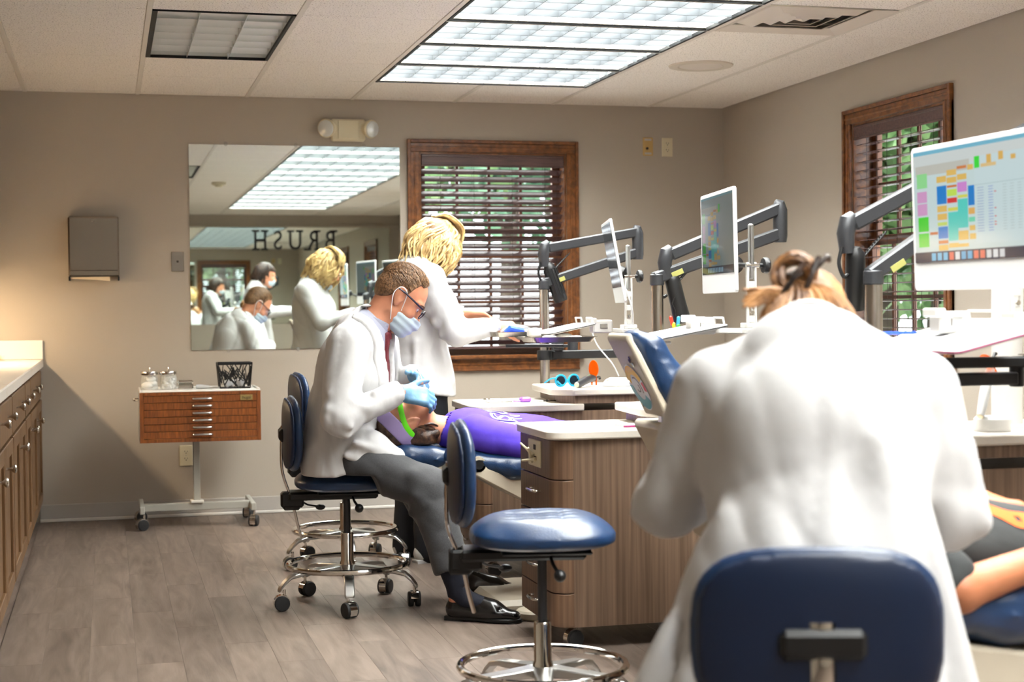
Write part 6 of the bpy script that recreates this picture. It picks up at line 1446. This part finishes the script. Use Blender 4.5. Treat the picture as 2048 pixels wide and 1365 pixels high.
# ---------------------------------------------------------------- standing women
def woman(base, T, label, hair_mat, coat_seed, hy=0., head_f=(.86, .12, -.48), arms=None, pants=True, hairfn='bob', group=None, skin='skin', turn=None):
    base = A(base); T = nv(tuple(T)+(0,)); Ls = np.array([-T[1], T[0], 0]); W = lambda x, y, z: base+T*x+Ls*y+A((0, 0, z)); dv = lambda v: T*v[0]+Ls*v[1]+A((0, 0, v[2]))
    f = dv(head_f); h = Head(W(.105, 0, 1.470+hy), f, dv((.5, 0, .85)), .96); nk = W(.030, 0, 1.352+hy)
    sR, sL = W(-.02, -.165, 1.300+hy), W(-.02, .165, 1.300+hy)
    eR, wR, eL, wL = [W(*q) for q in (arms or ((.075, -.245, 1.06), (.275, -.255, 1.085), (.10, .235, 1.09), (.30, .10, 1.145)))]
    def tors(o): return [rc(W(0, 0, .83), W(.0, 0, 1.0+hy*.5), .180-o, .160-o, T, .86)+(.03,), rc(W(0, 0, 1.0+hy*.5), W(-.008, 0, 1.20+hy), .160-o, .165-o, T, .80)+(.03,), rc(W(-.008, 0, 1.2+hy), W(-.01, 0, 1.29+hy), .165-o, .14-o, T, .66)+(.03,), rc(sR+A((0, 0, .005)), sL+A((0, 0, .005)), .062-o, .062-o)+(.045,), rc(W(-.0, 0, 1.30+hy), nk, .085-o, .062-o)+(.04,), rc(W(.06, -.07, 1.17+hy), W(.06, .07, 1.17+hy), .085-o, .085-o)+(.05,)]
    a1, a2 = nv(wR-eR), nv(wL-eL); hp, hc = h.prims(nk, .052)
    hR = hand_prims(wR+a1*.02, a1*.9+T*.3+A((0, 0, -.12)), A((0, 0, .75))-Ls*.6, 1, (6, 48, 55, 60), .04, (.7, .5, -.35), 20, .92); hL = hand_prims(wL+a2*.02, a2*.8+T*.4+A((0, 0, -.25)), A((0, 0, .9))+Ls*.3, -1, (20, 25, 30, 35), .06, (.7, .5, -.35), 20, .92)
    ps = hp+tors(.03)+[rc(sR, eR, .045, .038), rc(eR, wR+a1*.02, .038, .026), rc(sL, eL, .045, .038), rc(eL, wL+a2*.02, .038, .026)]+hR+hL
    legs = [rc(W(0, s_*.09, .82), W(.015, s_*.095, .46), .085, .06) for s_ in (1, -1)]+[rc(W(.015, s_*.095, .46), W(-.01, s_*.10, .09), .058, .038) for s_ in (1, -1)]+[rc(W(-.01, s_*.10, .07), W(.11, s_*.11, .035), .034, .026) for s_ in (1, -1)]
    o = person('person', label, ps+legs, hc, skin, .0085, [(0, h.c[0]-.11, h.c[0]+.13, .0042), (1, h.c[1]-.11, h.c[1]+.11, .0042), (2, h.c[2]-.14, h.c[2]+.13, .0042)], base, group)
    h.eyes(o)
    cv = vol(tors(-.004)+[rc(W(0, 0, .86), W(-.005, 0, .78), .188, .200, T, .88)+(.03,)], .008, m=.30)
    for p in [rc(sR, eR, .075, .062), rc(eR, wR, .062, .043), rc(sL, eL, .075, .062), rc(eL, wL, .062, .043)]: cv.add(p, .03)
    for q in range(5): cv.add(rc(W(-.10+.05*q, -.15, .84), W(-.08+.04*q, -.14, 1.02), .012, .006), .03)
    for q in range(3): m_ = sR+(eR-sR)*(.35+.25*q); cv.add(rc(m_+T*.05-Ls*.02, m_-T*.055-A((0, 0, .05)), .012, .012), .03)
    cv.disp(folds(coat_seed, .0065, 19, (1, 1, .42), 5)); cv.keep(half((.12, 0, 1), .775+.12*base[0])); cv.cut(rc(wR-a1*.01, wR+a1*.06, .034)); cv.cut(rc(wL-a2*.01, wL+a2*.06, .034)); cv.cut(rc(nk, nk+A((.03, 0, .08)), .056))
    coat = part('coat', cv, 'coat', o)
    nd = nv(h.w(-.03, 0, -.08)-nk); c_ = vol([rc(nk-nd*.06, h.w(-.03, 0, -.08), .074, .064)], .006); ring_keep(c_, nk-nd*.03, nk+nd*.018); c_.cut(rc(nk-nd*.1, h.w(-.03, 0, -.06), .059)); part('coat_collar', c_, 'coat', coat)
    tv = vol([rc(W(0, 0, .86), W(0, 0, .80), .158, .16, T, .85)]+[rc(W(0, s_*.09, .82), W(.015, s_*.095, .46), .100, .076) for s_ in (1, -1)]+[rc(W(.015, s_*.095, .46), W(-.01, s_*.10, .05), .074, .066) for s_ in (1, -1)], .009)
    tv.disp(folds(coat_seed+1, .003, 14)); part('trousers', tv, 'dark_cloth', o)
    for s_ in (1, -1): shoe(W(-.075, s_*.10, 0), W(.165, s_*.115, 0), o, 'offwhite', .045, 'white')
    return o, h, W
# the blonde woman
BL, hb, WB = woman((1.40, 7.15, 0), (.955, .296), 'blonde woman in a white coat standing at the trays before the back window', 'hair_blonde', 21, 0.0, (.86, .10, -.50))
hv = vol([hb.e(-.016, 0, .034, .110, .094, .102, .01), hb.e(-.030, 0, -.05, .082, .094, .092, .02), hb.e(-.01, .062, -.055, .062, .042, .085, .03), hb.e(-.005, -.066, -.055, .066, .040, .085, .03)], .006)
hv.keep((None, None, lambda X, Y, Z: np.minimum(((X-hb.c[0])*hb.R[0, 0]+(Y-hb.c[1])*hb.R[0, 1]+(Z-hb.c[2])*hb.R[0, 2])-.030, .072-((X-hb.c[0])*hb.R[2, 0]+(Y-hb.c[1])*hb.R[2, 1]+(Z-hb.c[2])*hb.R[2, 2]))), .008)
hv.disp(folds(8, .003, 60, (1, 1, .3))); HB = part('hair', hv, 'hair_root_shade', BL)
def lock(rs):
    a = rs.uniform(-2.6, 2.6); ca, sa = math.cos(a+PI), math.sin(a+PI)      # around the head, open at the face
    top = hb.w(-.015+.05*ca*rs.uniform(.2, 1), .045*sa, .132-.02*rs.random()); L_ = rs.uniform(.75, 1.05); ph = rs.random()*6; am = rs.uniform(.008, .022); pts = [top]
    for k in range(1, 9):
        u = k/8; rr = 1.0+.10*math.sin(3*u)
        ex = (-.012+.112*ca*min(1, .5+u)*rr, .102*sa*min(1, .5+u)*rr); z = .125-.265*u*L_-.02*u
        if u > .75: ex = (ex[0]*.93, ex[1]*.93)
        pts.append(hb.w(ex[0]+am*math.sin(ph+7*u), ex[1]+am*math.cos(ph*1.3+8*u), z))
    return bez(pts, 2)
strands(hb, 260, 12, lock, .0072, .0015, 'hair_locks', 'hair_blonde', HB)
def sweep(rs):
    y = rs.uniform(-.065, .065); dz = rs.uniform(0, .012)
    return bez([hb.w(.085, y*1.2, .062), hb.w(.055, y*1.3, .118+dz), hb.w(-.0, y*1.05, .142+dz), hb.w(-.05, y*.6, .142+dz), hb.w(-.085, y*.25, .118)], 3)
strands(hb, 46, 5, sweep, .0055, .003, 'hair_top', 'hair_blonde', HB)
hm = vol([hb.e(.045, 0, -.112, .062, .055, .035, .01)], .005); hm.cut(hb.e(.035, 0, -.10, .060, .052, .040)); part('lowered_mask', hm, 'mask', BL)
gl = obj('glasses', MB().tube([hb.w(.0, -.080, .010), hb.w(.092, -.066, .004)], .0018, 6).tube([hb.w(.0, .080, .010), hb.w(.092, .066, .004)], .0018, 6), 'nickel', BL, world=True)
for s_ in (1, -1):
    c = Vector(hb.w(.102, s_*.034, -.006)); ax = Vector(hb.f+hb.l*.16*s_).normalized(); up = Vector(hb.u); up = (up-ax*up.dot(ax)).normalized(); sx = up.cross(ax)
    obj('rim', MB().torus(c, .020, .0013, 24, 6, Matrix(((sx.x*1.2, up.x, ax.x), (sx.y*1.2, up.y, ax.y), (sx.z*1.2, up.z, ax.z)))), 'nickel', gl, world=True)
# the dark haired woman, seen only in the mirror
DK, hk, WK = woman((1.52, 1.60, 0), (.99, .0), 'dark-haired woman in a white coat seen only in the mirror, behind the seated man', 'hair_dark', 41, .075, (.95, .0, -.25), ((.10, -.24, 1.16), (.36, -.22, 1.16), (.10, .24, 1.16), (.38, .18, 1.17)))
hv = vol([hk.e(-.022, 0, .036, .114, .092, .100, .01), hk.e(-.07, 0, -.02, .07, .085, .09, .03)], .006)
hv.keep((None, None, lambda X, Y, Z: np.minimum(((X-hk.c[0])*hk.R[0, 0]+(Y-hk.c[1])*hk.R[0, 1]+(Z-hk.c[2])*hk.R[0, 2])-.020, .050-((X-hk.c[0])*hk.R[2, 0]+(Y-hk.c[1])*hk.R[2, 1]+(Z-hk.c[2])*hk.R[2, 2]))), .008)
hv.disp(folds(9, .005, 50)); HD_ = part('hair', hv, 'hair_dark', DK)
strands(hk, 120, 3, lambda rs: (lambda a, b: [hk.w(-.03+.06*math.cos(a), .06*math.sin(a), .12), hk.w(-.03+.11*math.cos(a), .10*math.sin(a), .06), hk.w(-.05+.10*math.cos(a), .10*math.sin(a), -.02), hk.w(-.06+.09*math.cos(a)+b, .09*math.sin(a), -.08-b)])(rs.uniform(1.2, 5.1), rs.uniform(-.02, .03)), .007, .002, 'hair_locks', 'hair_dark', HD_)
hm = vol([hk.e(.045, 0, -.060, .070, .060, .062, .01)], .005); hm.keep((None, None, lambda X, Y, Z: .02-((X-hk.c[0])*hk.R[0, 0]+(Y-hk.c[1])*hk.R[0, 1]+(Z-hk.c[2])*hk.R[0, 2]))); hm.keep((None, None, lambda X, Y, Z: ((X-hk.c[0])*hk.R[2, 0]+(Y-hk.c[1])*hk.R[2, 1]+(Z-hk.c[2])*hk.R[2, 2])+.028)); part('face_mask', hm, 'mask', DK)
# ---------------------------------------------------------------- the woman with her back to the camera
T = np.array([.40, .917, 0]); Lf = np.array([-.917, .40, 0]); b0 = A((1.185, 2.475, 0))
W = lambda x, y, z: b0+T*x+Lf*y+A((0, 0, z))
hf = Head(W(.375, .0, 1.115), T*.62+A((0, 0, -.78)), T*.78+A((0, 0, .62)), .98); nk = W(.235, 0, 1.10)
sL, sR = W(.175, .180, 1.018), W(.175, -.185, 1.012)
eL, eR = W(.20, .268, .80), W(.20, -.245, .79); wL, wR = W(.42, .18, .80), W(.42, -.20, .80)
def ft(o): return [rc(W(.03, 0, .56), W(.04, 0, .72), .195-o, .185-o, T, .8)+(.02,), rc(W(.04, 0, .72), W(.10, 0, .90), .185-o, .205-o, T, .70)+(.02,), rc(W(.10, 0, .90), W(.165, 0, .99), .205-o, .185-o, T, .58)+(.02,), rc(sL-Lf*.02, sR+Lf*.02, .068-o, .068-o)+(.045,), rc(W(.165, 0, 1.02), nk, .085-o, .062-o)+(.06,)]
hp, hc = hf.prims(nk, .056)
hl = hand_prims(wL+T*.03, T*.8-Lf*.3+A((0, 0, -.2)), A((0, 0, 1.))+Lf*.3, -1, (40, 45, 48, 50), .05, k=.92); hr = hand_prims(wR+T*.03, T*.8+Lf*.3+A((0, 0, -.2)), A((0, 0, 1.))-Lf*.3, 1, (40, 45, 48, 50), .05, k=.92)
fb = hp+ft(.03)+[rc(sL, eL, .05, .042), rc(eL, wL+T*.02, .04, .028), rc(sR, eR, .05, .042), rc(eR, wR+T*.02, .04, .028), rc(W(.06, .10, .58), W(.46, .17, .50), .085, .062), rc(W(.46, .17, .50), W(.44, .18, .09), .058, .038), rc(W(.06, -.10, .58), W(.46, -.17, .50), .085, .062), rc(W(.46, -.17, .50), W(.44, -.18, .09), .058, .038), rc(W(.44, .18, .06), W(.56, .19, .035), .034, .027), rc(W(.44, -.18, .06), W(.56, -.19, .035), .034, .027)]+hl+hr
FG = person('person', 'woman with pinned-up light brown hair, seated with her back to the camera', fb, hc, 'skin', .0085, [(2, 1.0, 1.28, .005), (0, 1.15, 1.45, .005), (1, 2.65, 2.95, .005)], b0)
hf.eyes(FG)
cv = vol(ft(0)+[rc(W(.02, 0, .64), W(-.0, 0, .36), .20, .335, T, .80)+(.03,)], .009, m=.25)
for p in [rc(sL, eL, .074, .062), rc(eL, wL, .062, .046), rc(sR, eR, .074, .062), rc(eR, wR, .062, .046)]: cv.add(p, .022)
# long soft folds running down the back and the sleeves
for y, x0, z0, x1, y1, z1, r in ((-.02, .005, .86, -.10, -.05, .50, .018), (-.11, .02, .94, -.07, -.17, .52, .016), (-.165, .03, .88, -.04, -.25, .50, .018), (.06, .0, .84, -.11, .09, .50, .014), (.15, .01, .80, -.06, .22, .50, .018), (.19, .03, .76, -.02, .29, .5, .016), (-.05, -.01, .76, -.12, -.12, .52, .016)):
    cv.add(rc(W(x0-.03, y, z0), W(x1-.02, y1, z1), r*.7, r*1.5), .05)
for S_, E_, q in ((sL, eL, 1), (sR, eR, -1)):
    for k in range(4): m_ = S_+(E_-S_)*(.25+.20*k); cv.add(rc(m_-T*.06-Lf*.03*q, m_-T*.02+Lf*.07*q-A((0, 0, .05)), .014, .010), .035)
    cv.add(rc(S_-T*.055-Lf*.05*q-A((0, 0, .06)), E_-T*.055-Lf*.06*q+A((0, 0, .04)), .012, .014), .03)
    cv.cut(rc(S_-T*.07-Lf*.075*q-A((0, 0, .10)), E_-T*.06-Lf*.085*q, .010), .03)
cv.keep((None, None, lambda X, Y, Z: .385-Z)); cv.cut(rc(nk+A((0, 0, .0)), nk+T*.05+A((0, 0, .10)), .064))
cv.disp(folds(31, .0085, 15, (1, 1, .22), 5)); coat = part('coat', cv, 'coat', FG, 1)
nd = nv(hf.w(-.03, 0, -.07)-nk); c_ = vol([rc(nk-nd*.06, hf.w(-.03, 0, -.07), .088, .076)], .006); ring_keep(c_, nk-nd*.035, nk+nd*.03); c_.cut(rc(nk-nd*.1, hf.w(-.03, 0, -.06), .066)); part('coat_collar', c_, 'coat', coat)
obj('label_tab', MB().box(W(.112, -.03, 1.105), (.004, .003, .022), .001), 'navy_bar', coat, world=True)
tv = vol([rc(W(.06, .10, .58), W(.46, .17, .50), .10, .08), rc(W(.46, .17, .50), W(.44, .18, .07), .078, .066), rc(W(.06, -.10, .58), W(.46, -.17, .50), .10, .08), rc(W(.46, -.17, .50), W(.44, -.18, .07), .078, .066), rc(W(.03, .05, .58), W(.03, -.05, .58), .14)], .010); part('trousers', tv, 'dark_cloth', FG)
for s_ in (1, -1): shoe(W(.37, s_*.18, 0), W(.63, s_*.20, 0), FG, 'offwhite', .045, 'white')
hv = vol([hf.e(-.018, 0, .034, .108, .088, .098, .01), hf.e(-.06, 0, -.045, .055, .078, .070, .03)], .005)
hv.keep((None, None, lambda X, Y, Z: np.minimum(((X-hf.c[0])*hf.R[0, 0]+(Y-hf.c[1])*hf.R[0, 1]+(Z-hf.c[2])*hf.R[0, 2])-.015, .060-((X-hf.c[0])*hf.R[2, 0]+(Y-hf.c[1])*hf.R[2, 1]+(Z-hf.c[2])*hf.R[2, 2]))), .006)
hv.disp(folds(12, .003, 60)); HF = part('hair', hv, 'hair_light', FG)
bc = A(W(.335, .018, 1.222))
def up_lock(rs):
    a = rs.uniform(0, 2*PI); s0 = W(.30+.075*math.cos(a), .092*math.sin(a), 1.145+.02*math.cos(a)); s1 = W(.32+.05*math.cos(a), .06*math.sin(a), 1.192); return bez([s0, s1, bc+A((0, 0, .0))+Lf*.02*math.sin(a)], 4)
strands(hf, 90, 21, up_lock, .0075, .005, 'hair_locks', 'hair_light', HF)
def bun_lock(rs):
    r = rs.uniform(.024, .042); ph = rs.random()*6; tl = rs.uniform(-.7, .7); dx = rs.uniform(-.018, .018); out = []
    for k in range(11):
        a = ph+k*.42; out.append(bc+Lf*(r*math.cos(a)+.006)+A((0, 0, r*math.sin(a)+.012))+T*(dx+.012*math.sin(a*2+tl)))
    return out
strands(hf, 60, 22, bun_lock, .0075, .003, 'hair_bun', 'hair_light', HF)
strands(hf, 26, 23, lambda rs: (lambda a, b: bez([W(.30, .03, 1.19+.01*a), W(.29, .075, 1.195+.012*a), W(.285+.02*b, .115+.01*a, 1.188+.02*b)], 4))(rs.uniform(-1, 1), rs.uniform(-1, 1)), .006, .002, 'hair_tail', 'hair_light', HF)
cl = obj('hair_clip', MB().tube(bez([bc+Lf*.035-T*.035-A((0, 0, .035)), bc+Lf*.012-T*.052+A((0, 0, .0)), bc-Lf*.012-T*.045+A((0, 0, .035))], 6), .006, 8).tube(bez([bc-Lf*.005-T*.04-A((0, 0, .04)), bc-Lf*.022-T*.05-A((0, 0, .0)), bc-Lf*.04-T*.03+A((0, 0, .045))], 6), .006, 8).tube(bez([bc-Lf*.03-T*.03+A((0, 0, .02)), bc-Lf*.055-T*.02+A((0, 0, .045)), bc-Lf*.06+A((0, 0, .04))], 6), .006, 8), 'hair_dark', FG, world=True)
# ---------------------------------------------------------------- the second patient at the lower right
hz_ = Head((1.345, 3.02, .735), (-.2, 0, .98), (-.98, 0, -.2), .98); nk3 = A((1.485, 3.02, .69)); hp, hc = hz_.prims(nk3, .056)
aS, aE, aW = A((1.575, 2.85, .675)), A((1.635, 2.765, .600)), A((1.90, 2.785, .668)); bS, bE, bW = A((1.58, 3.20, .675)), A((1.70, 3.26, .66)), A((1.86, 3.06, .735))
def zt_(o): return [rc((1.575, 2.93, .68), (1.575, 3.11, .68), .085-o, .085-o)+(.03,), rc((1.62, 3.02, .672), (1.72, 3.02, .655), .155-o, .165-o, (0, 0, 1), .62)+(.05,), rc((1.72, 3.02, .655), (1.98, 3.02, .625), .155-o, .17-o, (0, 0, 1), .58)+(.05,), rc((1.50, 3.02, .69), (1.58, 3.02, .685), .062-o, .08-o)+(.04,)]
pz = hp+zt_(.015)+[rc(aS, aE, .050, .043), rc(aE, aW, .043, .030), rc(bS, bE, .05, .042), rc(bE, bW, .042, .030), rc((1.98, 2.92, .61), (2.45, 2.90, .62), .085, .062), rc((2.45, 2.90, .62), (2.85, 2.90, .48), .06, .04), rc((1.98, 3.12, .61), (2.45, 3.14, .62), .085, .062), rc((2.45, 3.14, .62), (2.85, 3.14, .48), .06, .04)]+hand_prims(aW, (1, .1, .02), (0, -.3, 1), -1, k=.95)+hand_prims(bW, (.9, -.5, -.1), (.1, .1, 1), 1, k=.95)
P2_ = person('person', 'patient in a dark shirt with orange lettering lying at the lower right edge', pz, hc, 'skin_tan', .009, [(0, 1.22, 1.47, .005), (2, .62, .86, .005)], (1.7, 3.02, .55))
sv = vol(zt_(-.006)+[rc(aS, aS+(aE-aS)*.7, .070, .064)+(.03,), rc(bS, bS+(bE-bS)*.8, .072, .066)+(.04,)], .009); sv.cut(rc((1.40, 3.02, .7), (1.51, 3.02, .70), .062)); sv.disp(folds(51, .004, 13)); SHIRT = part('shirt', sv, 'charcoal', P2_)
dg = SHIRT.data; bvh = BVHTree.FromPolygons([v.co+BASE[P2_.name] for v in dg.vertices], [tuple(p.vertices) for p in dg.polygons])
decal('HAWKS', .10, (1.74, 2.955, 0), (0, 1, 0), 'orange_ink', (-1, 0, 0), .003) if False else None
for k, (y, L_) in enumerate(((2.90, .30), )):
    me = bpy.data.meshes.new('print'); n = 24; vs = []
    for i in range(n):
        x = 1.66+.34*i/(n-1)
        for j in range(4):
            yy = 2.935+.018*math.sin(i*.9)*.3+(j-1.5)*.016-.05*(i/(n-1)); h = bvh.ray_cast(Vector((x, yy, 1.2)), Vector((0, 0, -1))); vs.append((x, yy, (h[0].z if h[0] else .74)+.003))
    me.from_pydata(vs, [], [(4*i+j, 4*i+j+1, 4*i+j+5, 4*i+j+4) for i in range(n-1) for j in range(3) if not (j == 1 and i % 5 == 3)]); me.materials.append(MATS['orange_ink']); obj('print', me, parent=SHIRT, world=True)
sv = vol([rc((1.96, 3.02, .62), (2.05, 3.02, .61), .175, .17, (0, 0, 1), .6), rc((2.0, 2.92, .61), (2.42, 2.90, .62), .10, .082), rc((2.0, 3.12, .61), (2.42, 3.14, .62), .10, .082)], .010); part('shorts', sv, 'charcoal', P2_)
hv = vol([hz_.e(-.020, 0, .034, .106, .085, .098, .01), hz_.e(-.055, 0, -.02, .062, .074, .075, .03)], .006); hv.keep(hairline(hz_, [(-.14, -.1), (-.06, -.08), (-.04, -.03), (-.02, .02), (.03, .04), (.08, .07), (.1, .07)])); part('hair', hv, 'hair_dark', P2_)
